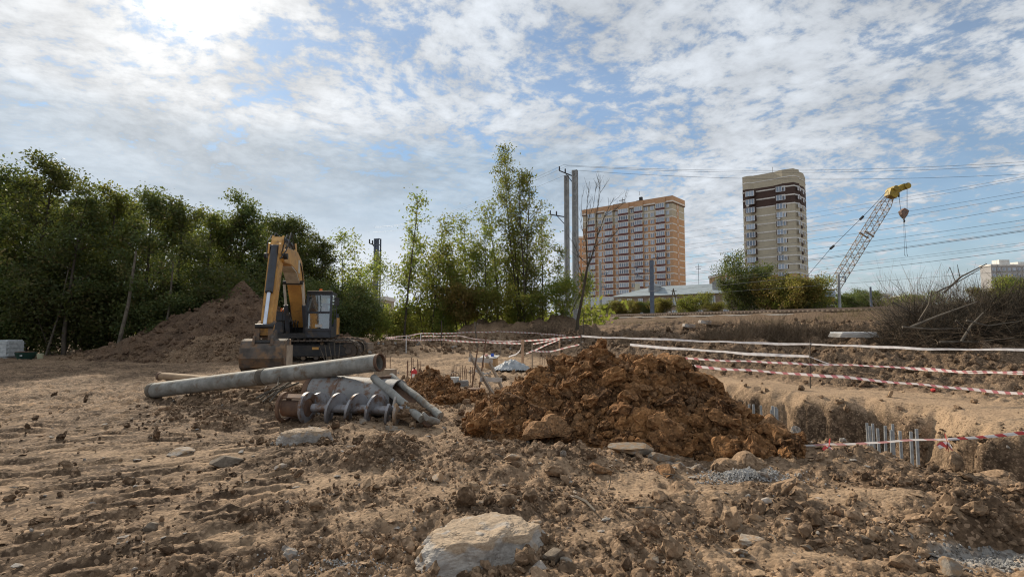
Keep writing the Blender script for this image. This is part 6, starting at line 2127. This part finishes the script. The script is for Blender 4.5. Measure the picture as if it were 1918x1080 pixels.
def auger():
    a = AT(532, 748, 8.95); a.z = .25 + gh(a.x, a.y); b = AT(768, 757, 8.55); b.z = .24 + gh(b.x, b.y)
    t = thing('auger', a, 'steel drilling auger with worn flights lying in front of the casing', 'auger')
    ax = (b - a); L = ax.length; ax.normalize()
    u = ax.cross(Vector((0, 0, 1))).normalized(); w = u.cross(ax)
    MB(a).tube([a + ax * .52, b - ax * .1], .068, 18).build('shaft', M['shaft'], t, smooth=True)

    def flight(s0, s1, turns, R_, ph, mt, name='flight', flip=1):
        m = MB(a); n = int(30 * turns)
        vs = []; fs = []
        for i in range(n + 1):
            q = i / n; an = ph + flip * 2 * math.pi * turns * q; c = a + ax * (s0 + (s1 - s0) * q)
            dr = u * math.cos(an) + w * math.sin(an)
            for (rr_, dx) in ((.06, -.008), (R_, -.019), (R_, .019), (.06, .012)):
                vs.append(c + dr * rr_ + ax * dx)
        for i in range(n):
            for k in range(4):
                k2 = (k + 1) % 4
                fs.append((i * 4 + k, i * 4 + k2, i * 4 + 4 + k2, i * 4 + 4 + k))
        fs.append((0, 1, 2, 3)); e = n * 4; fs.append((e + 3, e + 2, e + 1, e))
        m._add(vs, fs); return m.build(name, mt, t, smooth=True)
    flight(.62, L * .88, 3.9, .25, 1.2, M['shaft'])
    # cutting head on the left: ring, plates with a square hole
    for s_ in (.0, .40):
        c = a + ax * s_
        MB(a).pipe(c, c + ax * .05, .25, .10 if s_ else .05, 34).build('ring_plate', M['shaft' if s_ else 'rust'], t, smooth=True)
    m = MB(a)
    for an in (1.2, 2.6, 4.0):
        dr = u * math.cos(an) + w * math.sin(an)
        m.beam(a + dr * .2, a + ax * .42 + dr * .2, .13, .022, up=tuple(dr))
    m.build('rust_plate', M['rust'], t)
    m = MB(a)
    dr = -u
    c0_ = a + ax * .20 + dr * .155
    for sx, sz, wx, wz in ((-.13, 0, .10, .24), (.13, 0, .10, .24), (0, .09, .17, .07), (0, -.09, .17, .07)):
        rot = Matrix((ax, dr, w)).transposed()
        m.box(c0_ + ax * sx + w * sz, (wx, .02, wz), rot)
    m.build('holed_plate', M['drum'], t)
    MB(a).tube([a + ax * .02, a + ax * .44], .15, 18).build('hub', M['rust'], t, smooth=True)
    v_, f_, a_ = clods(np.zeros((1, 3)), np.array([1.0]), 4, (.9, .9), .5, freq=1.8, tilt=False, colour=np.array([[.5, 0, 0]]), sink=.5)
    tip_ = new_obj('mud_clogged_tip', np_mesh('mud_clogged_tip', v_ * [.24, .13, .13], f_, False, {'soil': a_}), M['clod'], t); tip_.location = b - a + Vector((.02, 0, -.04))
    flight(L * .86, L * .93, .75, .24, 2.2, M['concrete'], 'end_flight')
auger()


def trough():
    a = AT(716, 716, 9.5); b = AT(808, 752, 8.45)
    a.z = .66; b.z = gh(b.x, b.y) + .16
    t = thing('split_pipe', a, 'grey pipe cut open into a narrow trough, leaning against the casing', 'split pipe')
    d = (b - a).normalized(); u = d.cross(Vector((0, 0, 1))).normalized(); w = u.cross(d)
    MB(a).pipe(a, b, .165, .016, 22, segs=8, wob=.012, a0=math.pi * .98, a1=2 * math.pi * 1.01).build('shell', M['rust'], t, smooth=True)
    for s in (-1, 1):
        pts = [a.lerp(b, i / 9) + u * s * .175 + Vector((0, 0, random.uniform(-.012, .012))) for i in range(10)]
        MB(a).tube(pts, [.062 * random.uniform(.88, 1.1) for _ in pts], 10).build('rolled_edge', M['galv'], t, smooth=True)
    MB(a).tube([b + u * -.12 + Vector((0, 0, -.08)), b + d * .08 + u * .05, b + d * .12 + u * .16 + Vector((0, 0, .06)), b + d * .08 + u * .21 + Vector((0, 0, .14))], [.05, .06, .045, .02], 9).build('bent_end', M['galv'], t, smooth=True)
    MB(a).box(a.lerp(b, .03) + Vector((0, 0, -.04)), (.05, .28, .16), Matrix((d, u, w)).transposed()).build('end_web', M['rust'], t)
trough()

# timbers and scraps
def plank(name, pts, w, h, mt, label, cat='plank', up=(0, 0, 1), org=None):
    a, b = pts
    o = MB(a).beam(a, b, w, h, up).build(name, mt, bev=.004)
    o.location = a
    return tag(o, label, cat)


plank('timber_block', (AT(706, 698, 10.3), AT(738, 700, 10.0)), .14, .17, M['wood'], 'short squared timber block under the right end of the long pipe')
plank('timber_block', (AT(540, 706, 11.3), AT(578, 712, 10.8)), .16, .13, M['woodfresh'], 'short pale timber propping the pipe left of the casing')
plank('stake', (AT(541, 700, 11.6), AT(543, 646, 11.7)), .12, .05, M['wood'], 'rough wooden stake standing upright behind the long pipe', 'stake')
plank('beam', (AT(645, 634, 30), AT(688, 638, 29)), .32, .25, M['woodfresh'], 'upper squared beam lying right of the excavator track', 'beam')
plank('beam', (AT(655, 644, 29), AT(695, 648, 28)), .34, .32, M['wood'], 'lower darker beam under the pale one by the excavator track', 'beam')
for i, (x0, y0, x1, y1, r_) in enumerate(((487, 748, 540, 708, .018), (492, 752, 548, 712, .022), (500, 744, 560, 716, .02), (480, 745, 520, 728, .02), (505, 752, 535, 722, .016), (520, 722, 524, 702, .014))):
    a = AT(x0, y0, 10.1 - .1 * i); b = AT(x1, y1, 10.5 - .1 * i); a.z = max(a.z, gh(a.x, a.y) + .05)
    o = MB(a).tube([a, a.lerp(b, .5) + Vector((0, 0, .02)), b], r_, 6).build('stick', M['bark_pale']); o.location = a
    tag(o, ORD[i] + ' dry stick of the small pile left of the auger', 'stick', 'sticks piled left of the auger')
o = MB(); p = G(520, 742); p.z = gh(p.x, p.y)
t = thing('wood_crate', p, 'broken crate of grey boards half buried left of the auger', 'crate', rz=.5)
for i in range(4):
    MB().box((0, -.05 + i * .01, .06 + i * .07), (.55, .02, .055), Matrix.Rotation(.12 * (i - 1.5), 3, 'Y')).build('board', M['wood'], t)
MB().box((-.22, .05, .14), (.04, .12, .30), Matrix.Rotation(.4, 3, 'Y')).build('corner_post', M['wood'], t)

# thin saplings in front of the crawler
for i, (x0, y0, x1, y1, lab) in enumerate(((612, 676, 598, 648, 'leftmost leaning bare twig in front of the crawler track'), (613, 676, 608, 645, 'second bare twig in front of the crawler track'), (622, 676, 616, 642, 'third bare twig in front of the crawler track'), (627, 675, 626, 640, 'upright bare twig in front of the crawler track'), (631, 675, 637, 641, 'rightmost bare twig leaning right in front of the crawler track'))):
    a = AT(x0, y0, 20); b = AT(x1, y1, 20); a.z = gh(a.x, 20) - .02
    o = MB(a).tube([a, a.lerp(b, .5) + Vector((.02, 0, 0)), b], [.022, .016, .008], 5).build('twig', M['bark_pale']); o.location = a
    tag(o, lab, 'twig')

# ================================================================ the small gear in the middle
def ladder():
    a1 = AT(880, 664, 12.6); b1 = AT(925, 727, 11.7); b1.z = gh(b1.x, b1.y)
    a2 = AT(912, 668, 12.9); b2 = AT(946, 714, 12.3); b2.z = gh(b2.x, b2.y)
    t = thing('wooden_trestle', b1, 'leaning wooden ladder-like trestle of planks left of the clay heap', 'trestle')
    MB(b1).beam(a1, b1, .10, .04, up=(1, .3, 0)).build('rail', M['wood'], t)
    MB(b1).beam(a2, b2, .10, .04, up=(1, .3, 0)).build('rail', M['wood'], t)
    for q in (.12, .62):
        MB(b1).beam(a1.lerp(b1, q) + Vector((-.08, 0, 0)), a2.lerp(b2, q) + Vector((.08, 0, 0)), .045, .10).build('rung', M['ply'], t)
ladder()


def rod(x0, y0, x1, y1, Y, r_, lab, name='rebar_stake', mt=None, cat='metal rod', grp=None):
    a = AT(x0, y0, Y); b = AT(x1, y1, Y); zg = gh(a.x, Y)
    if a.z < zg or a.z > zg + .15: a.z = zg - .02
    o = MB(a).tube([a, b], r_, 6).build(name, mt or M['rebar']); o.location = a
    return tag(o, lab, cat, grp)


rod(882, 718, 895, 651, 12.2, .018, 'leaning rusty rod left of the wooden trestle')
rod(897, 718, 911, 630, 12.4, .018, 'tall rusty rod standing behind the wooden trestle')
rod(731, 690, 731, 668, 13.5, .010, 'thin rusty rod right of the long pipe mouth')
rod(724, 684, 722, 664, 14.5, .010, 'shorter thin rod behind the pipe mouth')
p = AT(890, 722, 11.9); p.z = gh(p.x, p.y)
m = MB(); v = []
t = thing('rubber_tub', p, 'dark shallow tub of mortar standing at the feet of the rusty rods', 'tub')
MB().tube([(0, 0, 0), (0, 0, .12), (0, 0, .14)], [.11, .16, .17], 18).build('tub', M['rust'], t, smooth=True)
p = AT(893, 725, 11.2); p.z = gh(p.x, p.y)
v_, f_, _ = clods(np.zeros((1, 3)), np.array([1.]), 2, (.4, .4), .3, tilt=False, colour=np.zeros((1, 3)))
o = new_obj('plastic_bag', np_mesh('plastic_bag', v_ * .13, f_, False), M['whiteplast']); o.location = p; tag(o, 'crumpled white plastic bag on the sand by the dark tub', 'bag')

# plywood table
p = G(917, 690); p.z = gh(p.x, p.y)
t = thing('plywood_table', p, 'low plywood table with a tilted white top beside the trestle', 'table', rz=-.25)
MB().box((0, 0, .42), (.62, .45, .02), Matrix.Rotation(.16, 3, 'X')).build('table_top', M['ply'], t)
MB().bx(-.12, .26, -.14, .16, 0, .36).build('box_base', M['plyedge'], t)
MB().bx(-.26, -.2, -.1, -.04, 0, .38).bx(.2, .25, .14, .19, 0, .42).build('leg', M['wood'], t)
o = MB().tube([(0, 0, 0), (0, 0, .11)], .055, 14).build('paint_tin', M['blue'], smooth=True)
o.location = p + Vector((.10, -.02, .43)); tag(o, 'small blue tin with a dark rim standing on the plywood table', 'tin')
MB().tube([(0, 0, .111), (0, 0, .125)], .058, 14).build('lid', M['hose'], o)
o = MB().tube([(0, 0, 0), (0, 0, .03), (0, 0, .07), (0, 0, .09)], [.045, .065, .055, .02], 14).build('pink_bottle', M['pink'], smooth=True)
o.location = p + Vector((-.11, .02, .42)); tag(o, 'rounded pink container standing on the plywood table left of the blue tin', 'container')

# grey sheet heap
p = G(958, 693); p.z = gh(p.x, p.y)
n = 60
X, Y_ = np.meshgrid(np.linspace(-1, 1, n), np.linspace(-1, 1, n))
q = np.hypot(X * (1 + .2 * np.sin(3 * Y_)), Y_)
Z = .32 * np.clip(1 - q, 0, 1) ** .7 * (1 + .6 * fbm(X * 1.6, Y_ * 1.6, 3, 12)) + .05 * np.abs(fbm(X * 4, Y_ * 4, 3, 5)) - .05 * (q > 1)
V = np.stack([X * .62, Y_ * .55, Z], -1).reshape(-1, 3)
i = np.arange(n - 1)[:, None] * n; k = np.arange(n - 1)[None]
F = np.stack([i + k, i + k + 1, i + n + k + 1, i + n + k], -1).reshape(-1, 4)
F = F[(q.reshape(-1)[F] < 1.0).all(1)]
o = new_obj('plastic_sheet', np_mesh('plastic_sheet', V, F, False), M['greytarp']); o.location = p
tag(o, 'crumpled grey plastic sheet over a pile between trestle and clay heap', 'plastic sheet')
gravel(G(905, 700).x, G(905, 700).y, .25, .2, 60, .02, .05, 'few grey broken pieces by the plywood table', name='rubble_pieces')

# red canister with steel bars round it
def bars(px, ybase, Y, w, h, n, lab, lean=.08, top_ring=False, r_=.010):
    p = AT(px, ybase, Y); p.z = gh(p.x, Y)
    t = thing('rebar_cage', p, lab, 'rebar cage')
    for i in range(n):
        a = 2 * math.pi * i / n + .3
        MB().tube([(math.cos(a) * w * .5, math.sin(a) * w * .5, -.05), (math.cos(a) * w * (.5 - lean), math.sin(a) * w * (.5 - lean), h * (.85 + .15 * ((i * 7) % 3) / 2))], r_, 5).build('bar', M['rebar'], t)
    return t


bars(775, 690, 15.5, .38, .62, 7, 'steel bars sticking up in a ring around the red canister', -.03, r_=.012)
p = AT(776, 690, 15.2); p.z = gh(p.x, p.y)
t = thing('red_canister', p, 'red gas canister standing among the steel bars', 'canister')
MB().tube([(0, 0, 0), (0, 0, .03), (0, 0, .26), (0, 0, .31), (0, 0, .33)], [.075, .085, .085, .06, .03], 18).build('body', M['red'], t, smooth=True)
MB().tube([(0, 0, .33), (0, 0, .37)], .022, 10).bx(-.05, .05, -.012, .012, .37, .385).build('valve', M['hose'], t)
MB().bx(-.05, .05, -.09, -.075, .10, .2).build('label_patch', M['white'], t)
bars(858, 692, 14.2, .42, .55, 6, 'steel bars left of the trestle, with a bucket between them', .12)
p = AT(852, 694, 14.0); p.z = gh(p.x, p.y)
t = thing('pale_bucket', p, 'pale dirty bucket among the bars left of the trestle', 'bucket')
MB().tube([(0, 0, 0), (0, 0, .2)], [.09, .12], 18).build('pail', M['whiteplast'], t, smooth=True)
MB().tube([(-.12, 0, .2), (-.09, 0, .3), (0, 0, .34), (.09, 0, .3), (.12, 0, .2)], .006, 5).build('handle', M['dkmetal'], t)
p = AT(868, 695, 13.9); p.z = gh(p.x, p.y)
o = MB().box((0, 0, .07), (.26, .2, .16), Matrix.Rotation(.2, 3, 'Z')).build('cement_block', M['rubble'], bev=.015); o.location = p; tag(o, 'pale block beside the dirty bucket', 'block')
bars(880, 690, 14.6, .3, .5, 5, 'steel bars just left of the trestle top', .05)
bars(1018, 672, 21.0, .3, .5, 4, 'steel bars behind the plywood table near the wooden post', .05)

# left edge gear
p = AT(8, 668, 24.3); p.z = gh(p.x, p.y)
t = thing('white_container', p, 'white woven bulk container at the left edge under the trees', 'container', rz=.05)
MB().bx(-.75, .46, -.4, .5, 0, .80).build('body', M['whiteplast'], t, bev=.06)
for z in (.08, .26, .44, .62):
    MB().bx(-.76, .47, -.41, .51, z, z + .02).build('band', M['greytarp'], t)
p = AT(48, 672, 24.0); p.z = gh(p.x, p.y)
t = thing('dark_tub', p, 'dark tub with a rusty board on top right of the white container', 'tub')
MB().tube([(0, 0, 0), (0, 0, .32)], [.28, .40], 20).build('tub', M['greenp'], t, smooth=True)
MB().box((-.05, 0, .35), (.62, .3, .03)).build('board', M['rust'], t)
MB().box((.12, -.37, .2), (.10, .02, .05)).build('sticker', M['whiteplast'], t)
p = AT(75, 672, 24.0); p.z = gh(p.x, p.y)
o = MB().tube([(0, 0, 0), (0, 0, .25)], [.10, .13], 16).build('tan_pail', M['tan'], smooth=True); o.location = p; tag(o, 'small tan pail right of the dark tub', 'pail')

# white frames on the bank at right
p = GY(1598, 634, 14); p.z += .04
t = thing('window_frames', p, 'white window frames stacked flat on the bank before the brushwood', 'window frames', rz=-.1)
for k_, dz in ((0, 0), (1, .10), (2, .2)):
    m = MB()
    w_, d2 = (1.75 - .1 * k_) * p.y / 26, .9
    m.bx(-w_ / 2, w_ / 2, -d2 / 2, -d2 / 2 + .1, dz, dz + .09).bx(-w_ / 2, w_ / 2, d2 / 2 - .1, d2 / 2, dz, dz + .09)
    for x in (-w_ / 2, -w_ / 6, w_ / 6, w_ / 2 - .1):
        m.bx(x, x + .1, -d2 / 2 + .1, d2 / 2 - .1, dz, dz + .09)
    m.build('frame', M['white'] if k_ == 2 else M['ply'], t)
t.scale = (1, 1, p.y / 30)
p = AT(1640, 636, 26); 
for i in range(2):
    a = GY(1625, 636 + i * 4, 14); b = GY(1668, 639 + i * 3, 14); b = a + (b - a).normalized() * min(1.3, (b - a).length); b.z = gh(b.x, b.y) + .1; a.z += .08
    plank('board', (a, b), .2, .03, M['ply'], ('pale board right of the white frames', 'second pale board, nearer than the first one, by the white frames')[i], 'board')
# pale concrete slab pieces on the far bank
for i, (px_, py_, Y) in enumerate(((1330, 612, 36), (1300, 615, 35))):
    p = GY(px_, py_, 14)
    o = MB().box((0, 0, .12), (1.2, .5, .2), Matrix.Rotation(.1, 3, 'Y')).build('concrete_slab', M['concrete'], bev=.03); o.location = p; tag(o, ('grey slab lying on the bank left of the dry shrubs', 'second slab left of the first one on the bank')[i], 'slab')

# pile tubes in the pit
def tube_pile(px, ytop, Y, hgt, lab, r_=.020):
    p = AT(px, ytop, Y); z0 = min(gh(p.x, Y), p.z - hgt) - .05
    t = thing('pile_tube', (p.x, Y, z0), lab, 'steel tube', 'steel tubes sticking up from the pit', rz=0)
    H = p.z - z0
    lx = random.uniform(-.04, .04)
    MB().pipe((0, 0, 0), (lx, 0, H), r_, .006, 12).build('tube', M['pile'], t, smooth=True)
    MB().pipe((lx, 0, H - .03), (lx, 0, H + .01), r_ + .008, .012, 12).build('collar', M['pile'], t, smooth=True)


ord_ = ['leftmost', 'second', 'third', 'fourth', 'fifth', 'sixth', 'seventh', 'eighth', 'ninth', 'tenth', 'eleventh', 'twelfth']
for i, (x, y) in enumerate(((1389, 760), (1393, 758), (1401, 757), (1413, 757), (1427, 759))):
    tube_pile(x, y, 10.2, .5, ord_[i] + ' steel tube of the far group behind the clay heap')
for i, (x, y) in enumerate(((1442, 760), (1446, 767), (1451, 762), (1455, 765))):
    tube_pile(x, y, 8.3, .55, ord_[i] + ' steel tube of the middle group above the grey rubble')
for i, (x, y, Y) in enumerate(((1627, 792, 8.6), (1633, 798, 8.4), (1638, 793, 8.8), (1648, 802, 7.7), (1654, 797, 8.2), (1667, 805, 7.4), (1673, 794, 8.0), (1689, 807, 7.5), (1706, 808, 7.2), (1718, 803, 7.1))):
    tube_pile(x, y, Y, .75, ord_[i] + ' steel tube of the near group in front of the pit wall', .019)

# ================================================================ barrier tape
def tape_mat(name, red, white, dirt=.0):
    m = bpy.data.materials.new(name); m.use_nodes = True
    g = NG(m.node_tree); b = m.node_tree.nodes['Principled BSDF']
    al = g.n('ShaderNodeAttribute', attribute_name='along').outputs['Fac']
    fr = g.m('FRACT', al)
    k = g.m('GREATER_THAN', fr, .56)
    c = g.mix(k, white, red)
    m.node_tree.links.new(c, b.inputs['Base Color'])
    b.inputs['Roughness'].default_value = .35
    tl = g.n('ShaderNodeBsdfTranslucent'); m.node_tree.links.new(c, tl.inputs[0])
    mx = g.n('ShaderNodeMixShader', {0: .45, 1: b.outputs[0], 2: tl.outputs[0]})
    out = [n_ for n_ in m.node_tree.nodes if n_.type == 'OUTPUT_MATERIAL'][0]
    m.node_tree.links.new(mx.outputs[0], out.inputs[0])
    return m


M['tape'] = tape_mat('striped_tape', (.50, .07, .07), (.72, .70, .70))
M['tapefar'] = tape_mat('striped_tape_worn', (.44, .17, .19), (.66, .61, .61))
M['tapepale'] = tape_mat('faded_tape', (.55, .30, .30), (.70, .67, .66))
M['tapewhite'] = tape_mat('white_tape', (.66, .63, .64), (.74, .73, .74))


def tape(pts, width, label, mt='tape', twist=.5, period=.22, sag=.045, grp='runs of barrier tape'):
    """pts: (px, py, Y) fixing points; the tape sags a little between them"""
    W_ = [AT(*p_) for p_ in pts]
    L = 0; P = []; S_ = []; px0 = pts[0][1] + pts[0][0] * .37
    for a, b in zip(W_[:-1], W_[1:]):
        l = (b - a).length; n = max(6, int(l / .12))
        for i in range(n):
            q = i / n
            wg = math.sin(q * math.pi) * (.012 * math.sin(2.1 * (L + l * q) + px0) + .006 * math.sin(6.3 * (L + l * q) + 2 * px0))
            P.append(a.lerp(b, q) - Vector((0, 0, 4 * sag * l / 6 * q * (1 - q) + wg))); S_.append(L + l * q)
        L += l
    P.append(W_[-1]); S_.append(L)
    vs = []; al = []
    ph = random.uniform(0, 9)
    for i, p_ in enumerate(P):
        d = (P[min(i + 1, len(P) - 1)] - P[max(i - 1, 0)]).normalized()
        s = d.cross(Vector((0, 0, 1))).normalized(); u = s.cross(d)
        an = twist * math.sin(S_[i] * .9 + ph) + .25 * math.sin(S_[i] * 3.1 + ph)
        ww = width * (.82 + .18 * math.sin(S_[i] * 2.3 + ph))
        dr = (u * math.cos(an) + s * math.sin(an)) * ww / 2
        for q in (-1, 0, 1):
            vs.append(p_ + dr * q + (s * .006 if q == 0 else Vector((0, 0, 0)))); al.append(S_[i] / period + q * .1)
    fs = []
    for i in range(len(P) - 1):
        for q in (0, 1):
            k_ = i * 3 + q
            fs.append((k_, k_ + 1, k_ + 4, k_ + 3))
    o0 = W_[0]
    V_ = np.array([tuple(v_ - o0) for v_ in vs])
    o = new_obj('barrier_tape', np_mesh('barrier_tape', V_, np.array(fs), True, {'along': np.array(al)}), M[mt]); o.location = o0
    return tag(o, label, 'barrier tape', grp)


tape([(1089, 629, 17), (1250, 635, 15.5), (1515, 644, 13.5), (1960, 655, 12)], .062, 'upper white tape crossing the right half above all others', 'tapewhite', .25)
tape([(1180, 645, 14.8), (1515, 667, 13.5)], .075, 'white tape below the upper one, ending at the thin stake', 'tapewhite', .2)
tape([(1515, 667, 13.5), (1556, 682, 13.0)], .03, 'loose thin end of white tape hanging right of the stake', 'tapewhite', .8)
tape([(1268, 669, 10.6), (1600, 683, 11.0), (1960, 697, 11.2)], .044, 'red and white tape running just above the lowest long one', 'tapefar', .5)
tape([(1700, 690, 11.2), (1960, 701, 11.4)], .04, 'second thin tape doubling the red and white one at the right edge', 'tapepale', .5)
tape([(1268, 682, 9.6), (1580, 705, 9.6), (1960, 739, 9.6)], .052, 'lowest long red and white tape behind the pit', 'tapefar', .3)
tape([(1505, 834, 6.6), (1551, 831, 6.5), (1650, 828, 6.3), (1776, 822, 6.0)], .028, 'thin twisted tape in front of the pit, left of the knot', 'tapepale', .9, grp=None)
tape([(1776, 822, 6.0), (1960, 806, 5.5)], .045, 'bright red and white tape leaving the pit edge at right', 'tape', .3, period=.16, grp=None)
# knots
def knot(px, py, Y, s, lab, mt):
    p = AT(px, py, Y)
    m = MB()
    rr_ = random.Random(px)
    for i in range(9):
        d = Vector((rr_.uniform(-.5, .5), rr_.uniform(-.4, .4), rr_.uniform(-1, -.1) if i else 1)).normalized()
        s1 = d.orthogonal().normalized() * s * .35
        q = [Vector((0, 0, 0)) + s1 * .3, -s1 * .3, d * s * .6 - s1, d * s * rr_.uniform(.9, 1.3) - s1 * .5, d * s * rr_.uniform(.8, 1.2) + s1, d * s * .5 + s1 * 1.2]
        m._add(q, [(0, 1, 2, 5), (2, 3, 4, 5)])
    me_ = m.mesh('tape_knot'); at_ = me_.attributes.new('along', 'FLOAT', 'POINT')
    at_.data.foreach_set('value', [rr_.choice([.2, .7, .8]) for _ in me_.vertices])
    o = new_obj('tape_knot', me_, M[mt]); o.location = p
    tag(o, lab, 'tape knot')
knot(1553, 835, 6.45, .09, 'loose pink and white knot of tape hanging at the left part of the pit edge', 'tape')
knot(1774, 827, 5.95, .09, 'red knot of tape before the pit wall where the bright tape begins', 'tape')
p = G(1748, 734); p.z = gh(p.x, p.y)
v_, f_, _ = clods(np.zeros((1, 3)), np.array([1.]), 2, (.7, .7), .3, tilt=False, colour=np.zeros((1, 3)))
o = new_obj('red_rag', np_mesh('red_rag', v_ * .055, f_, False), M['red']); o.location = p + Vector((0, 0, .0)); tag(o, 'small red rag lying on the sand strip under the lowest tape', 'rag')

# tapes and posts of the fence in the middle distance
T2 = 'runs of faded tape round the middle excavation'
tape([(722, 632, 26), (788, 624, 31), (880, 622, 31), (930, 621, 31)], .07, 'faded tape rising from the far left corner of the middle enclosure', 'tapepale', .3, grp=T2)
tape([(722, 633, 26), (830, 636, 22), (976, 643, 20)], .065, 'lower faded tape sloping down to the pale post', 'tapepale', .3, grp=T2)
tape([(790, 629, 30), (860, 628, 30), (905, 636, 26), (978, 638, 20)], .055, 'inner faded tape between the two longer ones', 'tapepale', .3, grp=T2)
tape([(930, 620, 31), (1000, 623, 30), (1060, 628, 28)], .055, 'thin tape before the tallest middle tree', 'tapepale', .3, grp=T2)
tape([(978, 638, 20), (1046, 633, 20), (1088, 630, 20)], .055, 'tape between the pale post and the stake by the bare tree', 'tapepale', .3, grp=T2)
tape([(996, 644, 18), (1048, 633, 19), (1088, 630, 19)], .05, 'tape rising from the short stake towards the bare tree', 'tapepale', .3, grp=T2)
tape([(985, 662, 18), (1048, 635, 19)], .05, 'slanting tape crossing below the others near the pale post', 'tapepale', .3, grp=T2)
tape([(996, 656, 17), (1030, 658, 16), (1085, 645, 16)], .055, 'lowest tape of the middle enclosure beside the clay heap top', 'tapepale', .3, grp=T2)
tape([(977, 645, 20), (974, 656, 19.5), (965, 664, 19), (953, 668, 18.5)], .045, 'white tape end drooping in a curve from the pale post to the ground', 'tapewhite', .3, grp=T2)


def post(px, yb, yt, Y, w, lab, mt=None, name='wooden_post', lean=0):
    a = AT(px, yb, Y); b = AT(px + lean, yt, Y); a.z = min(a.z, gh(a.x, Y)) - .03 if a.z < gh(a.x, Y) + .3 else a.z
    a.z = gh(a.x, Y) - .03
    o = MB(a).beam(a, b, w, w).build(name, mt or M['woodfresh']); o.location = a
    return tag(o, lab, 'post')


post(979, 673, 636, 20, .10, 'pale squared post holding the tapes left of the clay heap')
post(997, 677, 642, 18, .045, 'short dark stake right of the pale squared post', M['wood'])
post(1048, 650, 629, 19.5, .05, 'stake behind the top of the clay heap holding two tapes')
post(1088, 640, 627, 17, .03, 'thin stake where the long white tape starts by the bare tree', M['bark'])
post(788, 636, 624, 30.5, .05, 'white stake left in the far row of the enclosure', M['white'])
post(812, 636, 625, 30.5, .04, 'second white stake in the far row of the enclosure', M['white'])
post(827, 634, 600, 29.5, .05, 'thin dark pole in the far row of the enclosure', M['bark'])
post(895, 634, 602, 28.5, .08, 'brown leaning pole standing on the bank behind the trestle', M['bark_pale'], lean=-6)
post(937, 636, 618, 28, .05, 'thin stake before the tallest middle tree', M['wood'])
post(761, 636, 628, 28, .04, 'low stake near the left corner of the enclosure', M['white'])
post(1517, 700, 636, 13.5, .022, 'thin dark stake carrying the white tapes on the right bank', M['bark'])
post(1093, 630, 588, 32, .035, 'thin dark pole right of the bare tree trunk', M['bark'])

# twigs and sticks on the foreground soil
for (x0, y0, x1, y1, r_, lab) in ((1078, 943, 1115, 974, .014, 'stout stick lying right of the big concrete lump'), (1190, 970, 1240, 966, .008, 'thin dark twig at the right of the stout stick'), (963, 845, 968, 870, .006, 'pale thin root standing on the dark soil ridge'), (920, 872, 946, 876, .008, 'short twig lying on the dark soil ridge'),
                                  (1242, 898, 1278, 906, .006, 'thin pale twig beside the grey gravel patch'), (1440, 1000, 1455, 1022, .005, 'pale straw on the mud flakes'), (1140, 930, 1144, 955, .005, 'thin pale root sticking out of the soil')):
    a = G(x0, y0); b = G(x1, y1)
    if abs(x0 - x1) < 8: b = a + Vector((.02, .0, (y1 - y0) / FPX * a.y)); b.z += .0
    a.z = gh(a.x, a.y) + .03; b.z = (gh(b.x, b.y) + .03) if abs(x0 - x1) >= 8 else a.z + .12
    mid = a.lerp(b, .5) + Vector((.01, 0, .015))
    o = MB(a).tube([a, mid, b], [r_, r_ * .85, r_ * .5], 6).build('stick', M['bark_pale']); o.location = a
    tag(o, lab, 'stick')
